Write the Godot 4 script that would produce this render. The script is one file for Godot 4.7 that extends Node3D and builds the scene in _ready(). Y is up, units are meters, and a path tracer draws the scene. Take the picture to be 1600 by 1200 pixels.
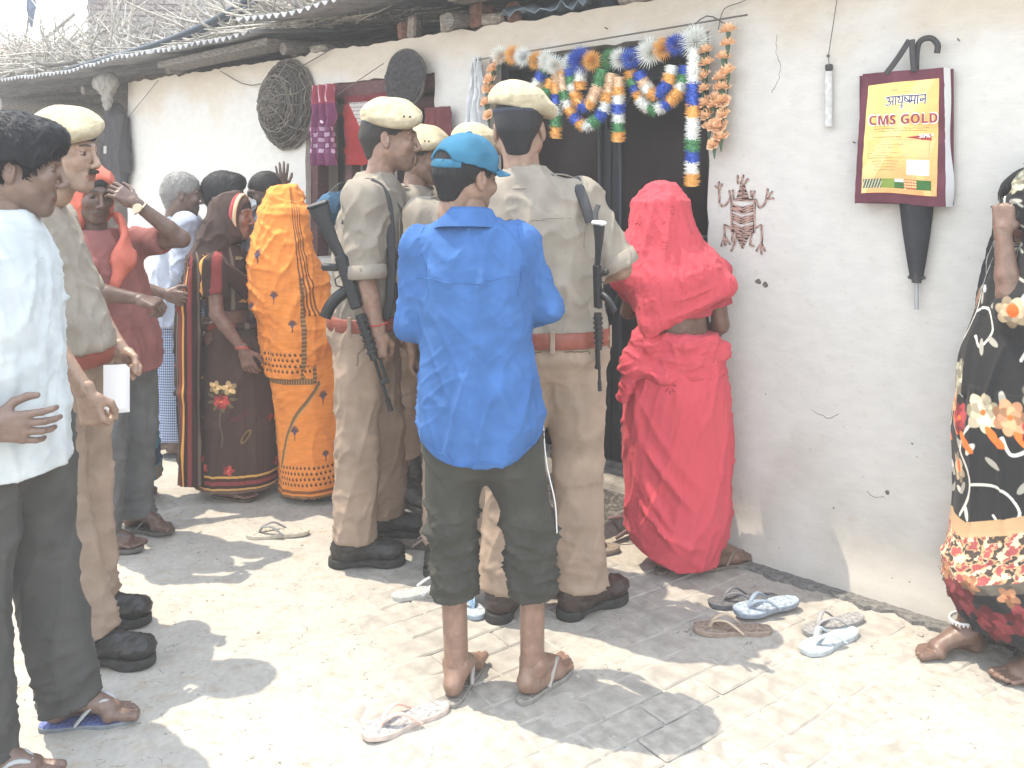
extends Node3D

# ------------------------------------------------------------------ fields that are meshed (surface nets)
class Field:
	var h := 0.01
	var o := Vector3.ZERO
	var nx := 0
	var ny := 0
	var nz := 0
	var g := PackedFloat32Array()

	func _init(lo: Vector3, hi: Vector3, cell: float):
		h = cell
		o = lo - Vector3.ONE * cell * 3.0
		var s := (hi - lo) / cell
		nx = int(s.x) + 8
		ny = int(s.y) + 8
		nz = int(s.z) + 8
		g.resize(nx * ny * nz)
		g.fill(0.5)

	func lo_i(v: float, a: float, n: int) -> int:
		return clampi(int(floor((v - a) / h)), 0, n - 1)

	# tapered limb from a to b; its section is `flat` times wider along `side`; caps: 1 cuts it square at a, 2 at b
	func bone(a: Vector3, b: Vector3, ra: float, rb: float, k := 0.02, side := Vector3.RIGHT, flat := 1.0, caps := 0, sub := false) -> void:
		var d := b - a
		var len := maxf(d.length(), 0.00001)
		d /= len
		side = (side - d * side.dot(d)).normalized()
		var m := maxf(ra, rb) * maxf(flat, 1.0) + k + 2.0 * h
		var lo := a.min(b) - Vector3.ONE * m
		var hi := a.max(b) + Vector3.ONE * m
		var x0 := lo_i(lo.x, o.x, nx)
		var x1 := lo_i(hi.x, o.x, nx)
		var y0 := lo_i(lo.y, o.y, ny)
		var y1 := lo_i(hi.y, o.y, ny)
		var z0 := lo_i(lo.z, o.z, nz)
		var z1 := lo_i(hi.z, o.z, nz)
		var dr := (rb - ra) / len
		var inv := 1.0 / flat - 1.0
		for y in range(y0, y1 + 1):
			for z in range(z0, z1 + 1):
				var i := (y * nz + z) * nx + x0
				var q := Vector3(o.x + x0 * h, o.y + y * h, o.z + z * h) - a
				for x in range(x0, x1 + 1):
					var t := q.dot(d)
					var tc := clampf(t, 0.0, len)
					var r := ra + dr * tc
					var v := q - d * tc
					if (caps & 1 and t < 0.0) or (caps & 2 and t > len):
						v = q - d * t
					var e := v.length()
					if flat != 1.0:
						var rho := (v + side * (v.dot(side) * inv)).length()
						if rho > 0.00001:
							e = e * (1.0 - r / rho)
						else:
							e = -r
					else:
						e -= r
					if caps:
						if caps & 1:
							e = maxf(e, -t)
						if caps & 2:
							e = maxf(e, t - len)
					put(i, e, k, sub)
					q.x += h
					i += 1

	func put(i: int, e: float, k: float, sub: bool) -> void:
		var c := g[i]
		if sub:
			e = -e
			var w := k - absf(c - e)
			g[i] = maxf(c, e) + (w * w / (4.0 * k) if w > 0.0 else 0.0)
		else:
			var w := k - absf(c - e)
			g[i] = minf(c, e) - (w * w / (4.0 * k) if w > 0.0 else 0.0)

	func egg(c: Vector3, r: Vector3, k := 0.01, sub := false, turn := Basis.IDENTITY) -> void:
		var m := maxf(r.x, maxf(r.y, r.z)) + k + 2.0 * h
		var x0 := lo_i(c.x - m, o.x, nx)
		var x1 := lo_i(c.x + m, o.x, nx)
		var y0 := lo_i(c.y - m, o.y, ny)
		var y1 := lo_i(c.y + m, o.y, ny)
		var z0 := lo_i(c.z - m, o.z, nz)
		var z1 := lo_i(c.z + m, o.z, nz)
		var back := turn.transposed()
		for y in range(y0, y1 + 1):
			for z in range(z0, z1 + 1):
				var i := (y * nz + z) * nx + x0
				for x in range(x0, x1 + 1):
					var q := back * (Vector3(o.x + x * h, o.y + y * h, o.z + z * h) - c)
					var rho := (q / r).length()
					var e := -minf(r.x, minf(r.y, r.z))
					if rho > 0.001:
						e = q.length() * (1.0 - 1.0 / rho)
					put(i, e, k, sub)
					i += 1

	# upright tube; keys from the bottom up: [y, x, z, half width, half depth]; cut square at both ends
	func column(keys: Array, yaw := 0.0, k := 0.02, sub := false) -> void:
		var n := keys.size()
		var ya: float = keys[0][0]
		var yb: float = keys[n - 1][0]
		var y0 := lo_i(ya - k - 2.0 * h, o.y, ny)
		var y1 := lo_i(yb + k + 2.0 * h, o.y, ny)
		var lx := cos(yaw)
		var lz := -sin(yaw)
		var fx := sin(yaw)
		var fz := cos(yaw)
		for y in range(y0, y1 + 1):
			var wy := o.y + y * h
			var yc := clampf(wy, ya, yb)
			var s := 0
			while s < n - 2 and float(keys[s + 1][0]) < yc:
				s += 1
			var k0: Array = keys[maxi(s - 1, 0)]
			var k1: Array = keys[s]
			var k2: Array = keys[s + 1]
			var k3: Array = keys[mini(s + 2, n - 1)]
			var t := (yc - float(k1[0])) / maxf(0.0001, float(k2[0]) - float(k1[0]))
			var cx := cubic_interpolate(k1[1], k2[1], k0[1], k3[1], t)
			var cz := cubic_interpolate(k1[2], k2[2], k0[2], k3[2], t)
			var w := maxf(0.004, cubic_interpolate(k1[3], k2[3], k0[3], k3[3], t))
			var d := maxf(0.004, cubic_interpolate(k1[4], k2[4], k0[4], k3[4], t))
			var cap := maxf(ya - wy, wy - yb)
			var m := maxf(w, d) + k + 2.0 * h
			var x0 := lo_i(cx - m, o.x, nx)
			var x1 := lo_i(cx + m, o.x, nx)
			var z0 := lo_i(cz - m, o.z, nz)
			var z1 := lo_i(cz + m, o.z, nz)
			for z in range(z0, z1 + 1):
				var dz := o.z + z * h - cz
				var i := (y * nz + z) * nx + x0
				for x in range(x0, x1 + 1):
					var dx := o.x + x * h - cx
					var a := (dx * lx + dz * lz) / w
					var b := (dx * fx + dz * fz) / d
					var rho := sqrt(a * a + b * b)
					var e := -minf(w, d)
					if rho > 0.001:
						e = sqrt(dx * dx + dz * dz) * (1.0 - 1.0 / rho)
					put(i, maxf(e, cap), k, sub)
					i += 1

	func cut(point: Vector3, normal: Vector3) -> void:      # takes away what lies on the side the normal points to
		for y in ny:
			for z in nz:
				var i := (y * nz + z) * nx
				var e := (Vector3(o.x, o.y + y * h, o.z + z * h) - point).dot(normal)
				for x in nx:
					if e > g[i]:
						g[i] = e
					e += h * normal.x
					i += 1

	# {v, n, i}
	func skin() -> Dictionary:
		var vs := PackedVector3Array()
		var ns := PackedVector3Array()
		var ix := PackedInt32Array()
		var at := PackedInt32Array()
		at.resize(g.size())
		var far := 2.5 * h
		var sy := nz * nx
		for y in ny - 1:
			for z in nz - 1:
				var i := y * sy + z * nx - 1
				for x in nx - 1:
					i += 1
					var a := g[i]
					if a > far or a < -far:
						continue
					var b := g[i + 1]
					var c := g[i + nx]
					var d := g[i + nx + 1]
					var e := g[i + sy]
					var f := g[i + sy + 1]
					var p := g[i + sy + nx]
					var q := g[i + sy + nx + 1]
					var cnt := int(a < 0.0) + int(b < 0.0) + int(c < 0.0) + int(d < 0.0) + int(e < 0.0) + int(f < 0.0) + int(p < 0.0) + int(q < 0.0)
					if cnt == 0 or cnt == 8:
						continue
					var s := Vector3.ZERO
					var w := 0.0
					if (a < 0.0) != (b < 0.0):
						s += Vector3(a / (a - b), 0, 0); w += 1.0
					if (c < 0.0) != (d < 0.0):
						s += Vector3(c / (c - d), 0, 1); w += 1.0
					if (e < 0.0) != (f < 0.0):
						s += Vector3(e / (e - f), 1, 0); w += 1.0
					if (p < 0.0) != (q < 0.0):
						s += Vector3(p / (p - q), 1, 1); w += 1.0
					if (a < 0.0) != (c < 0.0):
						s += Vector3(0, 0, a / (a - c)); w += 1.0
					if (b < 0.0) != (d < 0.0):
						s += Vector3(1, 0, b / (b - d)); w += 1.0
					if (e < 0.0) != (p < 0.0):
						s += Vector3(0, 1, e / (e - p)); w += 1.0
					if (f < 0.0) != (q < 0.0):
						s += Vector3(1, 1, f / (f - q)); w += 1.0
					if (a < 0.0) != (e < 0.0):
						s += Vector3(0, a / (a - e), 0); w += 1.0
					if (b < 0.0) != (f < 0.0):
						s += Vector3(1, b / (b - f), 0); w += 1.0
					if (c < 0.0) != (p < 0.0):
						s += Vector3(0, c / (c - p), 1); w += 1.0
					if (d < 0.0) != (q < 0.0):
						s += Vector3(1, d / (d - q), 1); w += 1.0
					s /= w
					at[i] = vs.size() + 1
					vs.append(o + (Vector3(x, y, z) + s) * h)
					ns.append(Vector3(b + d + f + q - a - c - e - p, e + f + p + q - a - b - c - d, c + d + p + q - a - b - e - f).normalized())
		for y in range(1, ny - 1):
			for z in range(1, nz - 1):
				var i := y * sy + z * nx
				for x in range(1, nx - 1):
					i += 1
					if at[i] == 0:
						continue
					var v := at[i] - 1
					var a := g[i] < 0.0
					if a != (g[i + 1] < 0.0) and at[i - sy] and at[i - nx] and at[i - sy - nx]:
						quad(ix, v, at[i - sy] - 1, at[i - sy - nx] - 1, at[i - nx] - 1, a)
					if a != (g[i + nx] < 0.0) and at[i - sy] and at[i - 1] and at[i - sy - 1]:
						quad(ix, v, at[i - 1] - 1, at[i - sy - 1] - 1, at[i - sy] - 1, a)
					if a != (g[i + sy] < 0.0) and at[i - nx] and at[i - 1] and at[i - nx - 1]:
						quad(ix, v, at[i - nx] - 1, at[i - nx - 1] - 1, at[i - 1] - 1, a)
		return {"v": vs, "n": ns, "i": ix}

	func quad(ix: PackedInt32Array, a: int, b: int, c: int, d: int, flip: bool) -> void:
		if flip:
			ix.append_array(PackedInt32Array([a, c, b, a, d, c]))
		else:
			ix.append_array(PackedInt32Array([a, b, c, a, c, d]))


# ------------------------------------------------------------------ small helpers
var rng := RandomNumberGenerator.new()
var noise := FastNoiseLite.new()
var crease_noise := FastNoiseLite.new()
var M := {}
var T := {}
var forms := {}
var taken := {}

func L(r: float, g: float, b: float) -> Color:        # a real-world (linear) base colour
	return Color(r, g, b).linear_to_srgb()

func numbered(called: String) -> String:
	if not taken.has(called):
		taken[called] = 0
		return called
	taken[called] += 1
	return "%s_%03d" % [called, taken[called]]

func tag(o: Node3D, label: String, category := "", group := "", kind := "") -> Node3D:
	if label: o.set_meta("label", label)
	if category: o.set_meta("category", category)
	if group: o.set_meta("group", group)
	if kind: o.set_meta("kind", kind)
	return o

func thing(called: String, label: String, category: String, at := Vector3.ZERO, turn := 0.0, group := "") -> Node3D:
	var o := Node3D.new()
	o.name = numbered(called)
	add_child(o, true)
	o.position = at
	o.rotation.y = turn
	tag(o, label, category, group)
	return o

func obj(called: String, mesh: Mesh, mat: Material, parent: Node3D = null) -> MeshInstance3D:
	var o := MeshInstance3D.new()
	o.name = called if parent else numbered(called)
	o.mesh = mesh
	o.material_override = mat
	(parent if parent else self).add_child(o, true)
	return o

func st_new() -> SurfaceTool:
	var st := SurfaceTool.new()
	st.begin(Mesh.PRIMITIVE_TRIANGLES)
	return st

func quad(st: SurfaceTool, a: Vector3, b: Vector3, c: Vector3, d: Vector3) -> void:   # a b c d counter-clockwise seen from the front
	for p in [a, c, b, a, d, c]:
		st.add_vertex(p)

func done(st: SurfaceTool) -> ArrayMesh:
	st.generate_normals()
	return st.commit()

# a box with chamfered long edges
func box(st: SurfaceTool, c: Vector3, s: Vector3, basis := Basis.IDENTITY, bev := 0.004) -> void:
	var e := s * 0.5
	bev = minf(bev, minf(e.x, minf(e.y, e.z)) * 0.8)
	st.set_smooth_group(-1)
	var pt := func(x: float, y: float, z: float) -> Vector3:
		return c + basis * Vector3(x, y, z)
	for ax in 3:
		for sg in [-1.0, 1.0]:
			var u := (ax + 1) % 3
			var w := (ax + 2) % 3
			var q := []
			for k in [[-1, -1], [1, -1], [1, 1], [-1, 1]]:
				var v := Vector3.ZERO
				v[ax] = e[ax] * sg
				v[u] = (e[u] - bev) * k[0]
				v[w] = (e[w] - bev) * k[1]
				q.append(c + basis * v)
			if sg < 0.0: q.reverse()
			quad(st, q[0], q[1], q[2], q[3])
	for ax in 3:
		var u := (ax + 1) % 3
		var w := (ax + 2) % 3
		for k in [[-1, -1], [1, -1], [1, 1], [-1, 1]]:
			var p1 := Vector3.ZERO
			var p2 := Vector3.ZERO
			p1[u] = e[u] * k[0]; p1[w] = (e[w] - bev) * k[1]
			p2[u] = (e[u] - bev) * k[0]; p2[w] = e[w] * k[1]
			var z := Vector3.ZERO
			z[ax] = e[ax] - bev
			var q := [p1 - z, p2 - z, p2 + z, p1 + z]
			var nrm: Vector3 = (q[1] - q[0]).cross(q[2] - q[0])
			if nrm.dot(p1 + p2) < 0.0: q.reverse()
			quad(st, c + basis * q[0], c + basis * q[1], c + basis * q[2], c + basis * q[3])
	for sx in [-1, 1]:
		for sy in [-1, 1]:
			for sz in [-1, 1]:
				var q := [Vector3(e.x * sx, (e.y - bev) * sy, (e.z - bev) * sz), Vector3((e.x - bev) * sx, e.y * sy, (e.z - bev) * sz), Vector3((e.x - bev) * sx, (e.y - bev) * sy, e.z * sz)]
				if sx * sy * sz > 0: q.reverse()
				for p in q: st.add_vertex(c + basis * p)

# a tube along points, radius may be a number or one per point; flat squeezes it
func tube(st: SurfaceTool, pts: Array, rad, sides := 8, caps := true, flat := 1.0, hint := Vector3.UP) -> void:
	var n := pts.size()
	var rings := []
	var up := hint
	for i in n:
		var d: Vector3 = (pts[mini(i + 1, n - 1)] - pts[maxi(i - 1, 0)]).normalized()
		if absf(d.dot(up)) > 0.98: up = Vector3(d.y, d.z, d.x)
		var s := d.cross(up).normalized()
		up = s.cross(d).normalized()
		var r: float = rad[i] if rad is Array else rad
		var ring := []
		for j in sides:
			var a := TAU * j / sides
			ring.append(pts[i] + s * cos(a) * r + up * sin(a) * r * flat)
		rings.append(ring)
	st.set_smooth_group(0)
	for i in n - 1:
		for j in sides:
			var j2 := (j + 1) % sides
			quad(st, rings[i][j], rings[i][j2], rings[i + 1][j2], rings[i + 1][j])
	if caps:
		st.set_smooth_group(-1)
		for j in range(1, sides - 1):
			for p in [rings[0][0], rings[0][j], rings[0][j + 1]]: st.add_vertex(p)
			for p in [rings[n - 1][0], rings[n - 1][j + 1], rings[n - 1][j]]: st.add_vertex(p)

# sheet of nu x nv cells from a function (u, v) -> Vector3, with thickness along its normal
func sheet(st: SurfaceTool, nu: int, nv: int, f: Callable, thick := 0.0) -> void:
	var p := []
	for j in nv + 1:
		for i in nu + 1:
			p.append(f.call(float(i) / nu, float(j) / nv))
	var nrm := []
	for j in nv + 1:
		for i in nu + 1:
			var a: Vector3 = p[j * (nu + 1) + mini(i + 1, nu)] - p[j * (nu + 1) + maxi(i - 1, 0)]
			var b: Vector3 = p[mini(j + 1, nv) * (nu + 1) + i] - p[maxi(j - 1, 0) * (nu + 1) + i]
			nrm.append(a.cross(b).normalized())
	st.set_smooth_group(0)
	for side in (2 if thick > 0.0 else 1):
		for j in nv:
			for i in nu:
				var c := [j * (nu + 1) + i, j * (nu + 1) + i + 1, (j + 1) * (nu + 1) + i + 1, (j + 1) * (nu + 1) + i]
				if side: c.reverse()
				for k in [0, 2, 1, 0, 3, 2]:
					var q: int = c[k]
					st.set_uv(Vector2(float(q % (nu + 1)) / nu, 1.0 - float(q / (nu + 1)) / nv))
					st.add_vertex(p[q] - nrm[q] * (thick if side else 0.0))
	if thick > 0.0:
		st.set_smooth_group(-1)
		var rim := []
		for i in nu: rim.append([i, i + 1])
		for j in nv: rim.append([j * (nu + 1) + nu, (j + 1) * (nu + 1) + nu])
		for i in range(nu, 0, -1): rim.append([nv * (nu + 1) + i, nv * (nu + 1) + i - 1])
		for j in range(nv, 0, -1): rim.append([j * (nu + 1), (j - 1) * (nu + 1)])
		for e in rim:
			quad(st, p[e[0]] - nrm[e[0]] * thick, p[e[1]] - nrm[e[1]] * thick, p[e[1]], p[e[0]])

func smooth(pts: Array, n := 4) -> Array:             # Catmull-Rom through the points
	var out := []
	for i in pts.size() - 1:
		var a: Vector3 = pts[maxi(i - 1, 0)]
		var d: Vector3 = pts[mini(i + 2, pts.size() - 1)]
		for k in n:
			out.append(pts[i].cubic_interpolate(pts[i + 1], a, d, float(k) / n))
	out.append(pts[-1])
	return out

# a mesh from {v, i}: uv (optional), c (optional)
func mesh_of(m: Dictionary, smooth_it := true) -> ArrayMesh:
	var arr := []
	arr.resize(Mesh.ARRAY_MAX)
	arr[Mesh.ARRAY_VERTEX] = m.v
	arr[Mesh.ARRAY_NORMAL] = m.n
	arr[Mesh.ARRAY_INDEX] = m.i
	if m.has("c"): arr[Mesh.ARRAY_COLOR] = m.c
	if m.has("uv"): arr[Mesh.ARRAY_TEX_UV] = m.uv
	var am := ArrayMesh.new()
	am.add_surface_from_arrays(Mesh.PRIMITIVE_TRIANGLES, arr)
	if not smooth_it: return am
	var st := SurfaceTool.new()
	st.create_from(am, 0)
	st.generate_normals()
	return st.commit()

# pushes a mesh out along its normals. layers: [scale Vector3, height, sharp]; creases: [a, b, width, height]
func fold(m: Dictionary, layers: Array, creases := [], seed := 0) -> Dictionary:
	var vs: PackedVector3Array = m.v
	var ns: PackedVector3Array = m.n
	crease_noise.seed = 11 + seed
	var turns := []
	for l in layers: turns.append(Basis(Vector3.BACK, l[5] if l.size() > 5 else 0.0) * Basis(Vector3.UP, 0.6))
	for i in vs.size():
		var v := vs[i]
		var a := 0.0
		for li in layers.size():
			var l: Array = layers[li]
			var s: Vector3 = l[0]
			var w := 1.0
			if l.size() > 3 and l[3] != l[4]:
				w = smoothstep(l[3], l[4], v.y)
				if w <= 0.0: continue
			var r: Vector3 = turns[li] * v
			var q := crease_noise.get_noise_3d(r.x * s.x + li * 17.0, r.y * s.y, r.z * s.z)
			if l[2]: q = pow(1.0 - minf(1.0, absf(q) * 1.2), 5.0) * 1.25 - 0.2
			a += q * float(l[1]) * w
		for c in creases:
			var ab: Vector3 = c[1] - c[0]
			var t := clampf((v - c[0]).dot(ab) / ab.length_squared(), 0.0, 1.0)
			var d2: float = v.distance_squared_to(c[0] + ab * t) / (c[2] * c[2])
			if d2 < 4.0: a += exp(-d2 * 2.0) * float(c[3]) * sin(PI * clampf(t * 0.9 + 0.05, 0, 1))
		vs[i] = v + ns[i] * a * (1.0 - ns[i].y * ns[i].y * (0.9 if ns[i].y < 0.0 else 0.3))
	m.v = vs
	return m

# cylindrical uv about an upright axis; u 0.5 lies towards `mid` (angle), the seam opposite
func wrap_uv(m: Dictionary, cx: float, cz: float, mid: float, y0: float, y1: float) -> Dictionary:
	var vs: PackedVector3Array = m.v
	var uv := PackedVector2Array()
	uv.resize(vs.size())
	for i in vs.size():
		var v := vs[i]
		uv[i] = Vector2(wrapf(atan2(v.x - cx, v.z - cz) - mid, -PI, PI) / TAU + 0.5, 1.0 - (v.y - y0) / (y1 - y0))
	var ix: PackedInt32Array = m.i
	var ns: PackedVector3Array = m.n
	for t in range(0, ix.size(), 3):
		var lo := minf(uv[ix[t]].x, minf(uv[ix[t + 1]].x, uv[ix[t + 2]].x))
		var hi := maxf(uv[ix[t]].x, maxf(uv[ix[t + 1]].x, uv[ix[t + 2]].x))
		if hi - lo > 0.5:
			for k in 3:
				var q := uv[ix[t + k]]
				if q.x < 0.5:
					vs.append(vs[ix[t + k]])
					ns.append(ns[ix[t + k]])
					uv.append(q + Vector2(1, 0))
					ix[t + k] = vs.size() - 1
	m.v = vs
	m.n = ns
	m.i = ix
	m.uv = uv
	return m

func tint(m: Dictionary, f: Callable) -> Dictionary:
	var c := PackedColorArray()
	c.resize(m.v.size())
	for i in m.v.size():
		c[i] = f.call(m.v[i], m.n[i])
	m.c = c
	return m

func plain_tint(m: Dictionary) -> Dictionary:
	var c := PackedColorArray()
	c.resize(m.v.size())
	c.fill(Color.WHITE)
	m.c = c
	return m

# ------------------------------------------------------------------ materials
func noise_tex(key: String, freq: float, size: int, lo: float, hi: float, oct := 4, ridged := false, seed := 1) -> NoiseTexture2D:
	if T.has(key): return T[key]
	var n := FastNoiseLite.new()
	n.seed = seed
	n.noise_type = FastNoiseLite.TYPE_SIMPLEX_SMOOTH
	n.frequency = freq
	n.fractal_type = FastNoiseLite.FRACTAL_RIDGED if ridged else FastNoiseLite.FRACTAL_FBM
	n.fractal_octaves = oct
	var t := NoiseTexture2D.new()
	t.width = size
	t.height = size
	t.seamless = true
	t.noise = n
	var g := Gradient.new()
	g.set_color(0, Color(lo, lo, lo))
	g.set_color(1, Color(hi, hi, hi))
	t.color_ramp = g
	T[key] = t
	return t

func mat(key: String, c: Color, rough := 0.85, tex := "", scale := 1.0, bump := "", depth := 0.0) -> StandardMaterial3D:
	if M.has(key): return M[key]
	var m := StandardMaterial3D.new()
	m.resource_name = key
	m.albedo_color = c
	m.roughness = rough
	m.metallic_specular = 0.4
	m.vertex_color_use_as_albedo = true
	if tex:
		m.albedo_texture = T[tex]
	if bump:
		m.heightmap_enabled = true
		m.heightmap_texture = T[bump]
		m.heightmap_scale = depth
	if tex or bump:
		m.uv1_triplanar = true
		m.uv1_scale = Vector3.ONE * scale
	M[key] = m
	return m

func cloth(key: String, c: Color, weave := true) -> StandardMaterial3D:
	var m := mat(key, c, 0.92, "mottle", 2.3, "crinkle", 0.20 if weave else 0.0)
	m.metallic_specular = 0.25
	m.rim_enabled = true
	m.rim = 0.12
	m.rim_tint = 0.6
	return m

# ------------------------------------------------------------------ the place
const TURN := -0.7169        # the house front is turned this much
const FOOT := Vector3(0.879, 0, -3.392)
var flat_noise := FastNoiseLite.new()

func hp(x: float, y: float, z: float) -> Vector3:     # a point of the house (along the wall, up, out of the wall) in the place
	return FOOT + Basis(Vector3.UP, TURN) * Vector3(x, y, z)

func wz(x: float, y: float) -> float:                 # how far the plaster stands out at a point
	return flat_noise.get_noise_2d(x * 1.1, y * 1.1) * 0.009 + flat_noise.get_noise_2d(x * 6.0 + 40, y * 6.0) * 0.0022 + 0.05 * pow(clampf((0.14 - y) / 0.14, 0, 1), 1.6)

func dirt_y(x: float, z: float) -> float:
	return flat_noise.get_noise_2d(x * 1.3, z * 1.3) * 0.010 + flat_noise.get_noise_2d(x * 7.0, z * 7.0 + 9) * 0.0045 - 0.0015 - 0.0022 * smoothstep(-0.35, 0.0, x) * smoothstep(-3.4, -3.0, z) + 0.0048 * smoothstep(-0.12, 0.3, flat_noise.get_noise_2d(x * 2.1 + 30, z * 2.1) + 0.22 * smoothstep(0.9, 1.3, x))

func lines(cuts: Array, step: float) -> Array:
	var out := []
	for i in cuts.size() - 1:
		var n := maxi(1, int(round((cuts[i + 1] - cuts[i]) / step)))
		for k in n: out.append(lerpf(cuts[i], cuts[i + 1], float(k) / n))
	out.append(cuts[-1])
	return out

func make_textures() -> void:
	noise_tex("mottle", 0.006, 512, 0.80, 1.0, 5)
	noise_tex("blotch", 0.008, 512, 0.62, 1.0, 5, false, 4)
	noise_tex("crinkle", 0.0075, 512, 0.0, 1.0, 2, true, 12)
	noise_tex("crinkle_fine", 0.026, 512, 0.0, 1.0, 3, true, 14)
	noise_tex("weave", 0.35, 512, 0.0, 1.0, 2, false, 7)
	noise_tex("grain", 0.03, 512, 0.0, 1.0, 5, false, 8)
	noise_tex("cracks", 0.012, 1024, 0.55, 1.0, 4, true, 9)
	# streaky wood: noise squeezed along one way
	var im := Image.create(256, 256, false, Image.FORMAT_RGB8)
	noise.seed = 5
	for y in 256:
		for x in 256:
			var v := 0.72 + 0.3 * noise.get_noise_2d(x * 0.006 * TAU, y * 0.25) + 0.12 * noise.get_noise_2d(x * 0.03, y * 0.9)
			im.set_pixel(x, y, Color(v, v, v))
	T["wood"] = ImageTexture.create_from_image(im)
	# plaster: whitewash with faint horizontal wipes and rubbed places
	im = Image.create(1024, 1024, false, Image.FORMAT_RGB8)
	for y in 1024:
		for x in 1024:
			var v := 0.965 + 0.028 * noise.get_noise_2d(x * 0.01, y * 0.02) + 0.02 * noise.get_noise_2d(x * 0.02, y * 0.16) + 0.015 * noise.get_noise_2d(x * 0.12, y * 0.12)
			var w := noise.get_noise_2d(x * 0.018 + 300, y * 0.026)
			var warm := clampf((w - 0.38) * 3.0, 0, 1) * 0.045
			im.set_pixel(x, y, Color(v - warm * 0.5, v - warm * 0.75, v - warm))
	T["plaster"] = ImageTexture.create_from_image(im)
	# trodden earth: pale dust, darker scuffs, thin cracks
	im = Image.create(1024, 1024, false, Image.FORMAT_RGB8)
	for y in 1024:
		for x in 1024:
			var v := 0.94 + 0.05 * noise.get_noise_2d(x * 0.012, y * 0.012) + 0.045 * noise.get_noise_2d(x * 0.07, y * 0.05)
			var c := absf(noise.get_noise_2d(x * 0.014 + 500, y * 0.022 + 90))
			if c < 0.012 and noise.get_noise_2d(x * 0.02, y * 0.02 + 700) > 0.12: v -= 0.34
			var w := clampf(noise.get_noise_2d(x * 0.02 + 900, y * 0.03) * 1.6 - 0.35, 0, 1) * 0.10
			im.set_pixel(x, y, Color(v - w * 0.4, v - w * 0.8, v - w * 1.3))
	T["dust"] = ImageTexture.create_from_image(im)

func make_camera_and_light() -> void:
	var cam := Camera3D.new()
	cam.name = "camera"
	add_child(cam)
	cam.position = Vector3(0, 1.47, 0)
	cam.projection = Camera3D.PROJECTION_FRUSTUM
	cam.set_frustum(0.0888889, Vector2(0, -0.0237037), 0.1, 900.0)
	cam.current = true
	var we := WorldEnvironment.new()
	we.name = "environment"
	add_child(we)
	var env := Environment.new()
	env.background_mode = Environment.BG_SKY
	var sky := Sky.new()
	var sm := ProceduralSkyMaterial.new()
	sm.sky_top_color = Color(0.72, 0.77, 0.83)
	sm.sky_horizon_color = Color(0.96, 0.95, 0.93)
	sm.sky_curve = 0.22
	sm.ground_bottom_color = Color(0.62, 0.58, 0.52)
	sm.ground_horizon_color = Color(0.88, 0.88, 0.86)
	sm.sky_energy_multiplier = 1.75
	sky.sky_material = sm
	env.sky = sky
	env.ambient_light_source = Environment.AMBIENT_SOURCE_SKY
	env.tonemap_mode = Environment.TONE_MAPPER_LINEAR
	env.tonemap_exposure = 1.44
	env.sdfgi_enabled = true
	env.ssao_enabled = true
	env.ssil_enabled = true
	env.fog_enabled = true
	env.fog_density = 0.0125
	env.fog_light_color = Color(0.96, 0.95, 0.94)
	we.environment = env
	var sun := DirectionalLight3D.new()
	sun.name = "sun"
	add_child(sun)
	var dir := Vector3(0.955, 0, 0.297) * cos(deg_to_rad(69.0)) + Vector3.DOWN * sin(deg_to_rad(69.0))
	sun.look_at_from_position(Vector3(0, 20, 0), Vector3(0, 20, 0) + dir)
	sun.light_energy = 1.5
	sun.light_color = Color(1.0, 0.955, 0.87)
	sun.light_angular_distance = 0.5
	sun.shadow_enabled = true

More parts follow.
